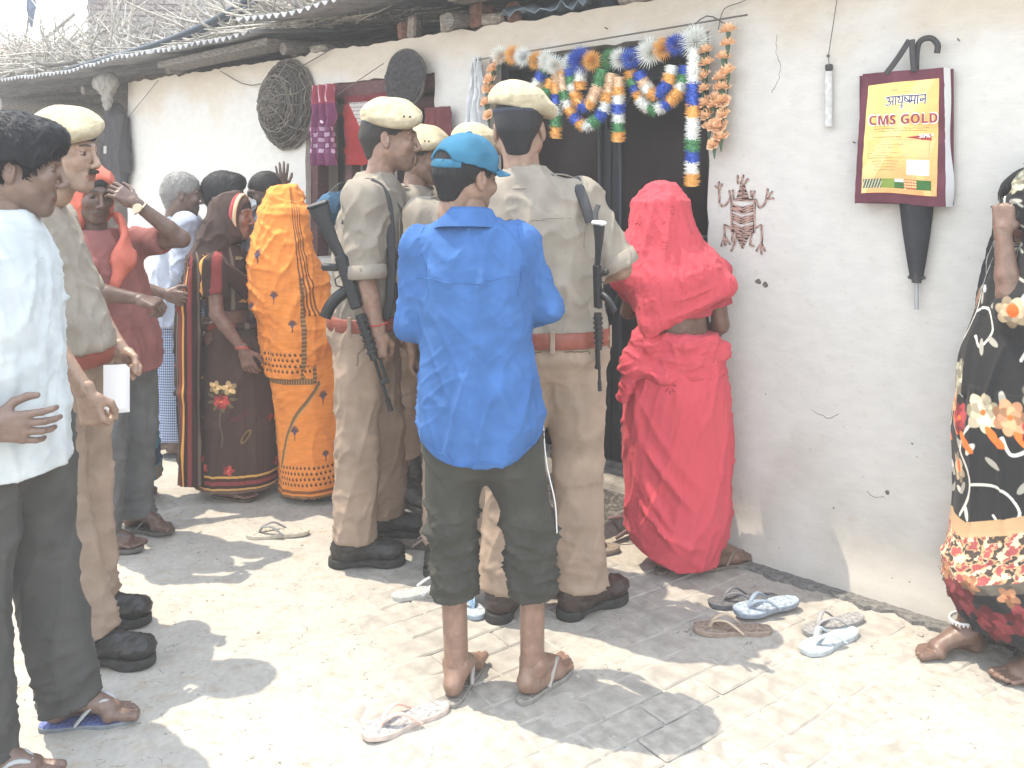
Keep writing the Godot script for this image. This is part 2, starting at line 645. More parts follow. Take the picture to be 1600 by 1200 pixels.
func make_ground() -> void:
	var st := st_new()
	var xs := [-400.0, -120.0, -40.0, -16.0, -9.0] + lines([-6.0, 3.2], 0.05) + [6.0, 14.0, 40.0, 120.0, 400.0]
	var zs := [-600.0, -150.0, -50.0, -20.0, -11.0] + lines([-7.0, -0.2], 0.05) + [3.0, 12.0, 40.0, 200.0]
	st.set_smooth_group(0)
	var pt := func(x: float, z: float) -> Vector3:
		return Vector3(x, dirt_y(x, z) if absf(x) < 10 and z > -12 else -0.01, z)
	for j in zs.size() - 1:
		for i in xs.size() - 1:
			quad(st, pt.call(xs[i], zs[j + 1]), pt.call(xs[i + 1], zs[j + 1]), pt.call(xs[i + 1], zs[j]), pt.call(xs[i], zs[j]))
	var m := mat("earth", L(0.425, 0.392, 0.345), 0.95, "dust", 0.55, "grain", 0.35)
	var g := obj("ground", done(st), m)
	tag(g, "pale dusty trodden earth of the courtyard", "", "", "structure")
	# brick paving half buried in the dust; each brick a piece of the ground
	var kinds := []
	for k in 5:
		var s := st_new()
		rng.seed = 40 + k
		box(s, Vector3.ZERO, Vector3(0.217 + rng.randf() * 0.006, 0.05, 0.1035 + rng.randf() * 0.006), Basis.IDENTITY, 0.005)
		var am := done(s)
		kinds.append(am)
	var mats := []
	for k in 3:
		mats.append(mat("paver_%d" % k, L(0.405 + k * 0.014, 0.372 + k * 0.012, 0.326 + k * 0.010), 0.95, "mottle", 3.1 + k, "grain", 0.08))
	var a := deg_to_rad(36.0)
	var A := Vector3(cos(a), 0, -sin(a))
	var B := Vector3(sin(a), 0, cos(a))
	var n := 0
	for r in range(-40, 41):
		for c in range(-24, 25):
			var p := Vector3(0.5, 0, -2.6) + A * (c + 0.5 * (r & 1)) * 0.226 + B * r * 0.112
			var d := -p.z
			var gap := 3.135 - (0.657 * p.x + 0.754 * d)
			var keep := p.x > -0.34 - (d - 2.2) * 0.15 and p.x < 1.75 and d > 2.02 and d < 3.3 and gap > 0.16
			var old := p.x < -1.0 and p.x > -1.62 and d > 3.55 and d < 4.05
			if not (keep or old): continue
			rng.seed = r * 97 + c * 13
			p.y = -0.0255 + rng.randf() * 0.004 - (0.002 if old else 0.0) - maxf(0.0, p.x - 1.15) * 0.012
			var o := obj("brick", kinds[rng.randi() % 5], mats[rng.randi() % 3], g)
			o.position = p
			o.rotation = Vector3(rng.randf_range(-0.008, 0.008), a + rng.randf_range(-0.035, 0.035) + (PI if rng.randf() < 0.5 else 0.0), rng.randf_range(-0.008, 0.008))
			n += 1
	# pebbles and crumbs
	var mm := MultiMesh.new()
	mm.transform_format = MultiMesh.TRANSFORM_3D
	var sph := SphereMesh.new()
	sph.radius = 0.5; sph.height = 0.8; sph.radial_segments = 6; sph.rings = 3
	mm.mesh = sph
	mm.instance_count = 700
	rng.seed = 77
	for i in 700:
		var x := rng.randf_range(-2.6, 1.9)
		var z := -rng.randf_range(2.0, 5.2)
		var s := 0.003 + pow(rng.randf(), 4.0) * 0.012
		mm.set_instance_transform(i, Transform3D(Basis(Vector3.UP, rng.randf() * TAU).scaled(Vector3(s, s * 0.7, s)), Vector3(x, dirt_y(x, z) + s * 0.1, z)))
	var mi := MultiMeshInstance3D.new()
	mi.name = "pebbles"
	mi.multimesh = mm
	mi.material_override = mat("pebble", L(0.34, 0.30, 0.25), 0.95)
	add_child(mi)
	tag(mi, "small pebbles and crumbs scattered on the dusty ground", "pebbles", "", "stuff")

func ribbon(st: SurfaceTool, pts: Array, w: float, x0: float, y0: float, s: float, sy := 0.0027) -> void:   # a painted stroke on the wall
	for i in pts.size() - 1:
		var a: Vector2 = pts[i]
		var b: Vector2 = pts[i + 1]
		var n := (b - a).orthogonal().normalized() * w
		var q := []
		for p in [a - n, b - n, b + n, a + n]:
			var x: float = x0 + p.x * s
			var y: float = y0 - p.y * sy
			q.append(Vector3(x, y, wz(x, y) + 0.0028))
		quad(st, q[3], q[2], q[1], q[0])
		quad(st, q[0], q[1], q[2], q[3])

func s_footing(wall: Node3D) -> void:            # strip of dark cement along the foot of the wall
	var st := st_new()
	sheet(st, 60, 3, func(u: float, v: float) -> Vector3:
		var x := lerpf(-0.05, 0.98, u)
		var edge := 0.028 * flat_noise.get_noise_2d(x * 9.0, 3.0) + 0.02 * flat_noise.get_noise_2d(x * 22.0, 5.0)
		return Vector3(x, 0.012 - v * 0.004 + 0.003 * flat_noise.get_noise_2d(x * 30.0, v * 5.0), lerpf(0.105 + edge, 0.03, v)), 0.02)
	obj("footing", done(st), mat("footing_cement", L(0.29, 0.28, 0.265), 0.95, "blotch", 9.0, "grain", 0.5), wall)

func make_house() -> void:
	var house := thing("village_house", "long low whitewashed mud house with a dark doorway and maroon window", "house", FOOT, TURN)
	var white := mat("whitewash", L(0.575, 0.556, 0.518), 0.95, "plaster", 0.8, "grain", 0.06)
	var xs := lines([-5.17, -2.83, -1.70, -1.31, -0.12, 3.2], 0.05)
	var ys := lines([-0.05, 0.16, 1.0, 2.03, 2.06, 2.225], 0.05)
	var hole := func(x: float, y: float) -> bool:
		return (x > -1.31 and x < -0.12 and y > 0.16 and y < 2.06) or (x > -2.83 and x < -1.70 and y > 1.0 and y < 2.03)
	var pt := func(i: int, j: int, back: bool) -> Vector3:
		var x: float = xs[i]
		var y: float = ys[j]
		var jx := noise.get_noise_2d(x * 9.0, y * 9.0) * 0.012
		var jy := noise.get_noise_2d(x * 9.0 + 70, y * 9.0) * 0.012
		if j == ys.size() - 1: jy = noise.get_noise_2d(x * 5.0, 3.0) * 0.022 + noise.get_noise_2d(x * 17.0, 3.0) * 0.014
		return Vector3(x + jx, y + jy, -0.32 if back else wz(x, y))
	var st := st_new()
	var st2 := st_new()
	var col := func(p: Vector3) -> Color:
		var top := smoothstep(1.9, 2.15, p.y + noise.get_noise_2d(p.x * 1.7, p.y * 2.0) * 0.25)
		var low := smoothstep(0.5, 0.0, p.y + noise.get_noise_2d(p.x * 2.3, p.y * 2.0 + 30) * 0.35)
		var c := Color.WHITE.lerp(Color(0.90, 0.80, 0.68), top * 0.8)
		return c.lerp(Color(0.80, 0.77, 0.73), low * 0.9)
	st.set_smooth_group(0)
	for j in ys.size() - 1:
		for i in xs.size() - 1:
			if hole.call((xs[i] + xs[i + 1]) * 0.5, (ys[j] + ys[j + 1]) * 0.5): continue
			for back in [false, true]:
				var q := [pt.call(i, j, back), pt.call(i + 1, j, back), pt.call(i + 1, j + 1, back), pt.call(i, j + 1, back)]
				if back: q.reverse()
				for k in [0, 2, 1, 0, 3, 2]:
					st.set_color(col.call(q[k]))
					st.add_vertex(q[k])
			for e in [[0, -1, i + 1, j, i, j], [0, 1, i, j + 1, i + 1, j + 1], [-1, 0, i, j, i, j + 1], [1, 0, i + 1, j + 1, i + 1, j]]:
				var ni: int = i + e[0]
				var nj: int = j + e[1]
				var out := ni < 0 or nj < 0 or ni >= xs.size() - 1 or nj >= ys.size() - 1
				if not out: out = hole.call((xs[ni] + xs[ni + 1]) * 0.5, (ys[nj] + ys[nj + 1]) * 0.5)
				if out: quad(st2, pt.call(e[2], e[3], false), pt.call(e[4], e[5], false), pt.call(e[4], e[5], true), pt.call(e[2], e[3], true))
	noise.seed = 3
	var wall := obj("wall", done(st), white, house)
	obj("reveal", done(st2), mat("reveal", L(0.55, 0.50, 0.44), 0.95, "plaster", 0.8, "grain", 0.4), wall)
	# chips and holes in the plaster
	rng.seed = 21
	var chipm := mat("bare_mud", L(0.20, 0.17, 0.14), 1.0, "blotch", 20.0)
	for i in 30:
		var x := 0.1 + rng.randf() * 1.0
		var y := 0.06 + pow(rng.randf(), 1.6) * 0.65
		var r := 0.002 + pow(rng.randf(), 4.0) * 0.008
		if i == 0: x = 0.095; y = 1.075; r = 0.012
		if i == 1: x = 0.125; y = 1.068; r = 0.013
		if i < 8 and i > 1: y = 1.1 + rng.randf() * 0.9; x = 0.1 + rng.randf() * 0.9; r *= 0.6
		var s := st_new()
		var pts := []
		for k in 7: pts.append(Vector3(x + cos(k * TAU / 7) * r * rng.randf_range(0.5, 1.3), y + sin(k * TAU / 7) * r * rng.randf_range(0.5, 1.2), wz(x, y) + 0.0018))
		for k in 7:
			for p in [Vector3(x, y, wz(x, y) + 0.0022), pts[(k + 1) % 7], pts[k]]: s.add_vertex(p)
		obj("chip", done(s), chipm, wall)
	s_footing(wall)
	for crack in [[[0.17, 2.02], [0.165, 1.95], [0.185, 1.90], [0.17, 1.84], [0.15, 1.80]], [[0.05, 2.2], [0.10, 2.17], [0.16, 2.19], [0.22, 2.16]], [[0.30, 0.62], [0.36, 0.60], [0.40, 0.62]], [[0.50, 0.36], [0.53, 0.35], [0.56, 0.36]]]:
		var s0 := st_new()
		var cp := []
		for q in crack: cp.append(Vector3(q[0], q[1], wz(q[0], q[1]) - 0.0004))
		cp = smooth(cp, 4)
		for i in cp.size(): cp[i] += Vector3(noise.get_noise_2d(i * 3.0, cp[0].x * 9) * 0.008, noise.get_noise_2d(i * 3.0, cp[0].x * 9 + 5) * 0.008, 0)
		tube(s0, cp, 0.0013, 4)
		obj("crack", done(s0), chipm, wall)
	# hand-painted figure beside the door
	var s := st_new()
	for body in [[[27, 36], [33, 16], [38, 16], [46, 36], [46, 88], [38, 112], [34, 112], [27, 88]]]:
		for stripe in 26:
			var y0 := 17.0 + stripe * 3.6
			var wl := 4.0
			if y0 < 38: wl = lerpf(3.0, 9.0, (y0 - 17) / 21)
			elif y0 < 86: wl = 14.5
			else: wl = lerpf(11.0, 0.5, (y0 - 86) / 24)
			var gapd := fmod(y0, 14.0) < 3.6 and y0 > 42 and y0 < 84
			if gapd: continue
			ribbon(s, [Vector2(38 - wl, y0), Vector2(38, y0 + (5.0 if y0 > 40 and y0 < 84 else 0.0)), Vector2(38 + wl, y0)], 1.75, -0.088, 1.482 + 0.012, 0.0031)
	for stroke in [[[22, 36], [15, 46], [9, 49], [6, 42], [6, 24]], [[6, 24], [0, 18]], [[6, 24], [5, 12]], [[6, 24], [10, 15]], [[55, 37], [61, 50], [66, 46], [71, 35]], [[70, 36], [80, 36]], [[70, 36], [78, 26]], [[70, 36], [71, 22]], [[24, 80], [14, 76], [13, 92], [9, 108]], [[13, 92], [22, 104]], [[14, 92], [15, 106]], [[12, 76], [32, 83], [52, 80]], [[55, 78], [64, 74], [64, 98], [57, 112]], [[63, 98], [64, 116]], [[63, 100], [69, 111]], [[25, 36], [25, 24]], [[21, 36], [20, 25]], [[52, 36], [54, 25]], [[49, 34], [50, 25]], [[32, 16], [31, 3]], [[36, 16], [39, 2]], [[39, 17], [46, 8]], [[25, 84], [24, 98], [27, 103]], [[29, 90], [28, 102], [22, 114]], [[50, 86], [49, 104], [54, 104]], [[23, 37], [23, 86]], [[54, 37], [54, 86]]]:
		var pts := []
		for p in stroke: pts.append(Vector2(p[0], p[1]))
		ribbon(s, pts, 1.5, -0.088, 1.482 + 0.012, 0.0031)
	obj("wall_painting", done(s), mat("red_paint", L(0.55, 0.35, 0.29), 0.95, "blotch", 30.0), wall)
	# door
	var steel := mat("door_steel", L(0.016, 0.019, 0.026), 0.5, "mottle", 2.0)
	var panelm := mat("door_panel", L(0.022, 0.013, 0.014), 0.6, "mottle", 2.0)
	var trimm := mat("door_trim", L(0.035, 0.042, 0.052), 0.5)
	for leaf in 2:
		var x0 := -1.30 + leaf * 0.585
		var d := Node3D.new()
		d.name = "door_leaf"
		house.add_child(d, true)
		d.position = Vector3(x0, 0.165, -0.20)
		var b := st_new()
		box(b, Vector3(0.2915, 0.945, 0), Vector3(0.58, 1.88, 0.03))
		obj("sheet", done(b), steel, d)
		for part in [[0.50, 0.80], [1.42, 0.72]]:
			b = st_new()
			var pc := Vector2(0.29, part[0])
			var hh: float = part[1] * 0.5
			var poly := []
			for k in 13:
				var an := PI * k / 12.0
				poly.append(Vector3(pc.x + cos(an) * 0.235, pc.y + hh - 0.26 + sin(an) * 0.24, 0.024))
			poly.append(Vector3(pc.x - 0.235, pc.y - hh, 0.024))
			poly.append(Vector3(pc.x + 0.235, pc.y - hh, 0.024))
			for k in range(1, poly.size() - 1):
				for p in [poly[0], poly[k + 1], poly[k]]: b.add_vertex(p)
			for k in poly.size():
				var p: Vector3 = poly[k]
				var q: Vector3 = poly[(k + 1) % poly.size()]
				quad(b, p - Vector3(0, 0, 0.01), q - Vector3(0, 0, 0.01), q, p)
			obj("panel", done(b), panelm, d)
			b = st_new()
			poly.append(poly[0])
			tube(b, poly, 0.011, 6)
			var up := []
			for k in 13:
				var an := PI * k / 12.0
				up.append(Vector3(pc.x + cos(an) * 0.275, pc.y + hh - 0.24 + sin(an) * 0.275, 0.022))
			tube(b, up, 0.007, 5)
			obj("moulding", done(b), trimm, d)
		b = st_new()
		var ring := []
		for k in 25: ring.append(Vector3(0.29 + cos(k * TAU / 24) * 0.13, 0.36 + sin(k * TAU / 24) * 0.13, 0.03))
		tube(b, ring, 0.008, 5)
		tube(b, [Vector3(0.06, 0.98, 0.03), Vector3(0.53, 1.02, 0.03)], 0.009, 5)
		obj("ornament", done(b), trimm, d)
	var b := st_new()
	box(b, Vector3(-1.285, 1.11, -0.13), Vector3(0.05, 1.89, 0.10))
	box(b, Vector3(-0.145, 1.11, -0.13), Vector3(0.05, 1.89, 0.10))
	box(b, Vector3(-0.715, 2.03, -0.13), Vector3(1.09, 0.05, 0.098))
	obj("door_frame", done(b), steel, house)
	b = st_new()
	box(b, Vector3(-0.735, 0.07, -0.08), Vector3(1.30, 0.19, 0.34), Basis.IDENTITY, 0.02)
	obj("door_step", done(b), mat("step_concrete", L(0.38, 0.35, 0.31), 0.95, "blotch", 2.0, "grain", 0.8), house)
	# window
	var maroon := mat("window_paint", L(0.17, 0.055, 0.06), 0.6, "wood", 2.0)
	b = st_new()
	box(b, Vector3(-2.265, 1.985, -0.06), Vector3(1.12, 0.085, 0.10))
	box(b, Vector3(-2.265, 1.88, -0.07), Vector3(1.12, 0.06, 0.07))
	obj("window_head", done(b), maroon, house)
	for x in [-2.79, -2.46, -1.735]:
		b = st_new()
		box(b, Vector3(x, 1.422, -0.075), Vector3(0.07, 0.84, 0.085))
		obj("window_post", done(b), maroon, house)
	for i in 7:
		b = st_new()
		tube(b, [Vector3(-2.40 + i * 0.1, 1.0, -0.085), Vector3(-2.40 + i * 0.1, 1.86, -0.085)], 0.008, 6)
		obj("window_bar", done(b), mat("bar_iron", L(0.35, 0.33, 0.31), 0.6), house)
	b = st_new()
	box(b, Vector3(-2.265, 1.5, -0.26), Vector3(1.16, 1.1, 0.03))
	obj("shutter", done(b), mat("shutter_wood", L(0.07, 0.05, 0.055), 0.8, "wood", 3.0), house)
	# rest of the shell: side, back, porch
	var mud := mat("mud_wall", L(0.16, 0.125, 0.105), 0.95, "blotch", 1.2, "grain", 0.6)
	for w in [[Vector3(-5.015, 1.1, -2.4), Vector3(0.29, 2.3, 4.15)], [Vector3(-5.0, 1.5, -4.65), Vector3(16.4, 3.2, 0.3)], [Vector3(3.05, 1.1, -2.4), Vector3(0.29, 2.3, 4.15)], [Vector3(-13.05, 1.1, -2.4), Vector3(0.29, 2.3, 4.15)], [Vector3(-9.1, 1.27, -1.2), Vector3(7.75, 2.58, 0.25)]]:
		b = st_new()
		box(b, w[0], w[1])
		obj("rear_wall", done(b), mud, house)
	# roof sheets, corrugated, their eave edge a little ragged
	var tin := mat("roof_sheet", L(0.40, 0.40, 0.41), 0.75, "blotch", 1.5)
	for r in [[-13.0, -4.15, 2.33, 0.34], [-4.30, -2.95, 2.355, 0.30], [-3.05, 0.1, 2.405, 0.33], [0.0, 3.3, 2.42, 0.34]]:
		var x0: float = r[0]
		var x1: float = r[1]
		var y0: float = r[2]
		var z0: float = r[3]
		b = st_new()
		var nu := int((x1 - x0) / 0.075) * 8
		sheet(b, nu, 6, func(u: float, v: float) -> Vector3:
			var x := lerpf(x0, x1, u)
			var z := lerpf(z0, -4.85, v)
			var droop := noise.get_noise_2d(x * 0.8, z * 0.5 + y0 * 30) * 0.045
			return Vector3(x, y0 + (z0 - z) * 0.16 + droop + sin(x / 0.075 * TAU) * 0.014, z + noise.get_noise_2d(floor(x / 1.0), 7.0) * 0.03 * (1.0 - v)), 0.005)
		obj("roof_sheet", done(b), tin, house)
	# wall plate planks, rafters and the odd brick between wall and roof
	var wood := mat("grey_wood", L(0.30, 0.27, 0.24), 0.9, "wood", 1.6, "grain", 0.3)
	b = st_new()
	box(b, Vector3(-3.62, 2.285, 0.10), Vector3(1.35, 0.045, 0.20), Basis(Vector3.FORWARD, -0.02))
	obj("plank", done(b), wood, house)
	b = st_new()
	box(b, Vector3(-1.05, 2.36, 0.12), Vector3(0.75, 0.06, 0.12), Basis(Vector3.FORWARD, 0.01))
	obj("plank", done(b), wood, house)
	for i in 9:
		b = st_new()
		var x := -8.6 + i * 1.42
		tube(b, [Vector3(x, 2.262 if x > -5.3 else 2.2, 0.10), Vector3(x + 0.05, 2.9, -4.6)], 0.04, 8)
		obj("rafter", done(b), wood, house)
	var stone := mat("loose_brick", L(0.44, 0.38, 0.32), 0.95, "blotch", 6.0, "grain", 0.5)
	var redb := mat("red_brick", L(0.30, 0.15, 0.11), 0.95, "blotch", 6.0, "grain", 0.5)
	rng.seed = 5
	for q in [[-2.99, 0.06, 0.10, 0], [-2.75, 0.12, 0.05, 0], [-1.98, 0.05, 0.10, 1], [-1.93, 0.05, 0.12, 0], [-1.64, 0.09, 0.10, 0], [-1.42, 0.10, 0.12, 1], [-1.33, 0.12, 0.06, 0], [-1.2, 0.07, 0.1, 1], [-4.4, 0.1, 0.05, 0], [-0.5, 0.14, 0.08, 0], [0.4, 0.12, 0.08, 1]]:
		b = st_new()
		box(b, Vector3.ZERO, Vector3(q[1], q[2], 0.12), Basis.IDENTITY, 0.012)
		var o := obj("loose_brick", done(b), redb if q[3] else stone, house)
		o.position = Vector3(q[0], 2.232 + q[2] * 0.5, -0.07)
		o.rotation = Vector3(rng.randf_range(-0.1, 0.1), rng.randf_range(-0.5, 0.5), rng.randf_range(-0.12, 0.12))
	b = st_new()
	sheet(b, 16, 8, func(u: float, v: float) -> Vector3:
		return Vector3(lerpf(-1.22, -0.72, u), 2.262 + 0.06 * noise.get_noise_2d(u * 9, v * 7) + 0.03 * sin(v * PI), lerpf(0.03, -0.25, v)), 0.004)
	obj("tarpaulin", done(b), mat("tarp", L(0.22, 0.28, 0.34), 0.6), house)
	# wires and nails on the wall
	b = st_new()
	tube(b, smooth([Vector3(-3.75, 2.2, 0.03), Vector3(-3.4, 2.08, 0.015), Vector3(-2.9, 2.14, 0.03), Vector3(-2.55, 2.23, 0.02)]), 0.0035, 5)
	obj("wire", done(b), mat("wire", L(0.12, 0.11, 0.10), 0.6), house)
	b = st_new()
	tube(b, smooth([Vector3(-5.1, 1.95, 0.03), Vector3(-4.6, 2.2, 0.04)]), 0.0025, 5)
	obj("wire", done(b), mat("wire", L(0.12, 0.11, 0.10), 0.6), house)
	b = st_new()
	tube(b, smooth([Vector3(-2.4, 1.95, 0.09), Vector3(-2.05, 2.1, 0.05)]), 0.0025, 5)
	tube(b, smooth([Vector3(-0.20, 2.06, 0.04), Vector3(-0.11, 2.12, 0.03), Vector3(-0.02, 2.07, 0.03)]), 0.003, 5)
	obj("wire", done(b), mat("wire", L(0.12, 0.11, 0.10), 0.6), house)
	b = st_new()
	tube(b, smooth([Vector3(-0.06, 2.06, 0.03), Vector3(-0.04, 2.14, 0.02), Vector3(0.04, 2.16, 0.02), Vector3(0.13, 2.2, 0.02)]), 0.002, 5)
	obj("wire", done(b), mat("wire", L(0.12, 0.11, 0.10), 0.6), house)
	b = st_new()
	tube(b, [Vector3(-1.36, 2.055, 0.05), Vector3(0.07, 2.10, 0.045)], 0.004, 5)
	obj("wire", done(b), mat("wire", L(0.12, 0.11, 0.10), 0.6), house)
	for q in [[-0.61, 1.97 + 0.16], [0.80, 1.93], [0.46, 1.6]]:
		b = st_new()
		tube(b, [Vector3(q[0], q[1], -0.01), Vector3(q[0] + 0.002, q[1] + 0.003, 0.025)], 0.0025, 5)
		obj("nail", done(b), mat("wire", L(0.12, 0.11, 0.10), 0.6), house)

func branchy(st: SurfaceTool, p: Vector3, d: Vector3, len: float, r: float, depth: int) -> void:
	var pts := [p]
	var rad := [r]
	var q := p
	var n := 4
	for i in n:
		d = (d + Vector3(rng.randf_range(-0.22, 0.22), rng.randf_range(-0.14, 0.2), rng.randf_range(-0.22, 0.22))).normalized()
		q += d * len / n
		pts.append(q)
		rad.append(r * (1.0 - 0.75 * (i + 1) / n))
		if depth > 0 and i > 0:
			var s := (d + Vector3(rng.randf_range(-0.9, 0.9), rng.randf_range(-0.2, 0.8), rng.randf_range(-0.9, 0.9))).normalized()
			branchy(st, q, s, len * 0.5, r * 0.55, depth - 1)
	tube(st, pts, rad, 5)

func make_roof_load() -> void:
	var dry := mat("dry_twig", L(0.60, 0.56, 0.49), 0.95, "blotch", 6.0)
	var dry2 := mat("grey_twig", L(0.48, 0.45, 0.41), 0.95, "blotch", 6.0)
	rng.seed = 91
	# the tangle of thin brushwood
	var heap := func(called: String, label: String, n: int, x0: float, x1: float, zc: float, hgt: float, m: Material) -> void:
		var st := st_new()
		for i in n:
			var x := rng.randf_range(x0, x1)
			var z := zc + rng.randf_range(-0.55, 0.45)
			var base := 2.34 + (0.3 - z) * 0.16
			var y := base + rng.randf() * hgt * (1.0 - absf((x - (x0 + x1) * 0.5) / (x1 - x0)) * 1.2)
			var d := Vector3(rng.randf_range(-1, 1), rng.randf_range(-0.12, 0.55), rng.randf_range(-0.6, 0.6)).normalized()
			var len := rng.randf_range(0.25, 0.8)
			var q := Vector3(x, y, z)
			var pts := [hp(q.x, q.y, q.z)]
			for k in 3:
				q += (d + Vector3(rng.randf_range(-0.3, 0.3), rng.randf_range(-0.3, 0.2), rng.randf_range(-0.3, 0.3))) * len / 3
				q.y = maxf(q.y, 2.365 + (0.3 - q.z) * 0.16)
				pts.append(hp(q.x, q.y, q.z))
			tube(st, pts, [0.007, 0.006, 0.005, 0.002] if rng.randf() < 0.6 else [0.011, 0.010, 0.008, 0.003], 4)
		tag(obj(called, done(st), m), label, "brushwood", "", "stuff")
	heap.call("brushwood_heap", "tangled heap of bleached thorny brushwood on the roof's left end", 800, -10.5, -6.4, -0.45, 0.45, dry)
	heap.call("brushwood_heap", "grey brushwood heap in front of the brick building on the roof", 330, -6.6, -4.2, -0.6, 0.13, dry2)
	heap.call("straw_heap", "pale dry straw and twigs piled on the roof above the wicker basket", 800, -4.4, -2.4, -0.55, 0.22, dry)
	# long poles and standing dead branches that can be told apart
	var k := 0
	var pole_at := ["topmost", "second from the top", "third from the top", "thickest", "second lowest", "lowest"]
	for q in [[-8.9, 2.55, -0.3, -7.4, 3.12, -0.5, 0.022], [-8.7, 2.5, -0.2, -7.3, 2.95, -0.6, 0.02], [-8.3, 2.5, -0.3, -7.0, 2.98, -0.7, 0.024], [-8.0, 2.55, -0.2, -6.4, 2.95, -0.8, 0.03], [-7.6, 2.55, -0.2, -6.2, 2.85, -0.9, 0.026], [-7.5, 2.5, 0.0, -6.3, 2.72, -0.6, 0.022]]:
		var st := st_new()
		var a := hp(q[0], q[1], q[2])
		var c := hp(q[3], q[4], q[5])
		tube(st, [a, (a + c) * 0.5 + Vector3(0, rng.randf_range(-0.02, 0.02), 0), c], [q[6], q[6] * 0.95, q[6] * 0.8], 7)
		k += 1
		tag(obj("wooden_pole", done(st), dry2), "bleached wooden pole, %s of the slanting bundle on the roof's left end" % pole_at[k - 1], "pole", "bundle of poles on the roof")
	var twig_at := ["leaning left above the beret of the left officer", "small one bent right beside the pole bundle", "in front of the brick building's left edge", "tallest, before the brick building", "beside the tallest before the brick building", "thin one above the black hose", "left of the hose loop", "bent right under the hose loop", "at the far left against the sky", "leaning right over the straw by the hose"]
	k = 0
	for q in [[-7.05, -0.2, 0.62, 0.014, -0.4], [-6.9, -0.1, 0.5, 0.012, 0.5], [-6.35, -0.3, 0.6, 0.016, 0.2], [-5.95, -0.3, 0.75, 0.02, -0.3], [-5.7, -0.25, 0.7, 0.018, 0.25], [-5.2, -0.35, 0.6, 0.016, 0.3], [-4.95, -0.4, 0.55, 0.016, 0.1], [-4.55, -0.4, 0.5, 0.014, 0.5], [-8.0, -0.2, 0.7, 0.012, -0.5], [-3.75, -0.3, 0.75, 0.016, 0.6]]:
		var st := st_new()
		k += 1
		branchy(st, hp(q[0], 2.40 + (0.3 - q[1]) * 0.16, q[1]), Vector3(q[4], 1, 0.1).normalized(), q[2], q[3], 2)
		tag(obj("dead_branch", done(st), dry), "pale forked dead branch on the roof, %s" % twig_at[k - 1], "branch", "dead branches on the roof")
	# the black hose thrown on the sheets
	var st := st_new()
	var pts := []
	for p in [[-6.05, 2.385, 0.12], [-5.2, 2.425, 0.10], [-4.5, 2.47, 0.06], [-3.9, 2.56, 0.0], [-3.5, 2.70, -0.08], [-3.32, 2.76, -0.12], [-3.4, 2.755, -0.18], [-3.8, 2.66, -0.2], [-4.4, 2.55, -0.15], [-4.9, 2.50, -0.1]]:
		pts.append(hp(p[0], p[1], p[2]))
	tube(st, smooth(pts, 5), 0.030, 8, true, 0.7)
	tag(obj("black_hose", done(st), mat("hose", L(0.045, 0.06, 0.08), 0.45)), "black plastic hose looped over the corrugated roof edge", "hose")
	st = st_new()
	pts = []
	for p in [[-6.95, 2.60, 0.05], [-6.6, 2.50, 0.12], [-6.1, 2.43, 0.2], [-5.6, 2.41, 0.22]]: pts.append(hp(p[0], p[1], p[2]))
	tube(st, smooth(pts, 4), 0.018, 7)
	tag(obj("bent_pole", done(st), mat("pole_dark", L(0.20, 0.18, 0.16), 0.9, "wood", 3.0)), "dark bent pole lying along the left roof edge", "pole")
	st = st_new()
	box(st, Vector3.ZERO, Vector3(0.5, 0.03, 0.06))
	var pl := obj("roof_batten", done(st), mat("grey_wood", L(0.30, 0.27, 0.24)))
	pl.position = hp(-3.0, 2.60, 0.02)
	pl.rotation = Vector3(0, TURN, -0.5)
	tag(pl, "short weathered batten slanting in the straw above the wicker basket", "plank")
	# stick with a dark rag
	st = st_new()
	tube(st, [hp(-8.3, 2.4, -0.3), hp(-8.15, 3.6, -0.4)], 0.012, 6)
	var flag := thing("rag_pole", "thin stick with a folded grey-blue rag at its top against the sky", "pole")
	obj("stick", done(st), dry2, flag)
	st = st_new()
	tube(st, [hp(-8.1, 3.75, -0.4), hp(-8.15, 3.5, -0.38), hp(-8.13, 3.25, -0.36), hp(-8.12, 3.05, -0.36)], [0.03, 0.05, 0.06, 0.012], 8, true, 0.5)
	obj("rag", done(st), cloth("rag", L(0.16, 0.19, 0.26)), flag)

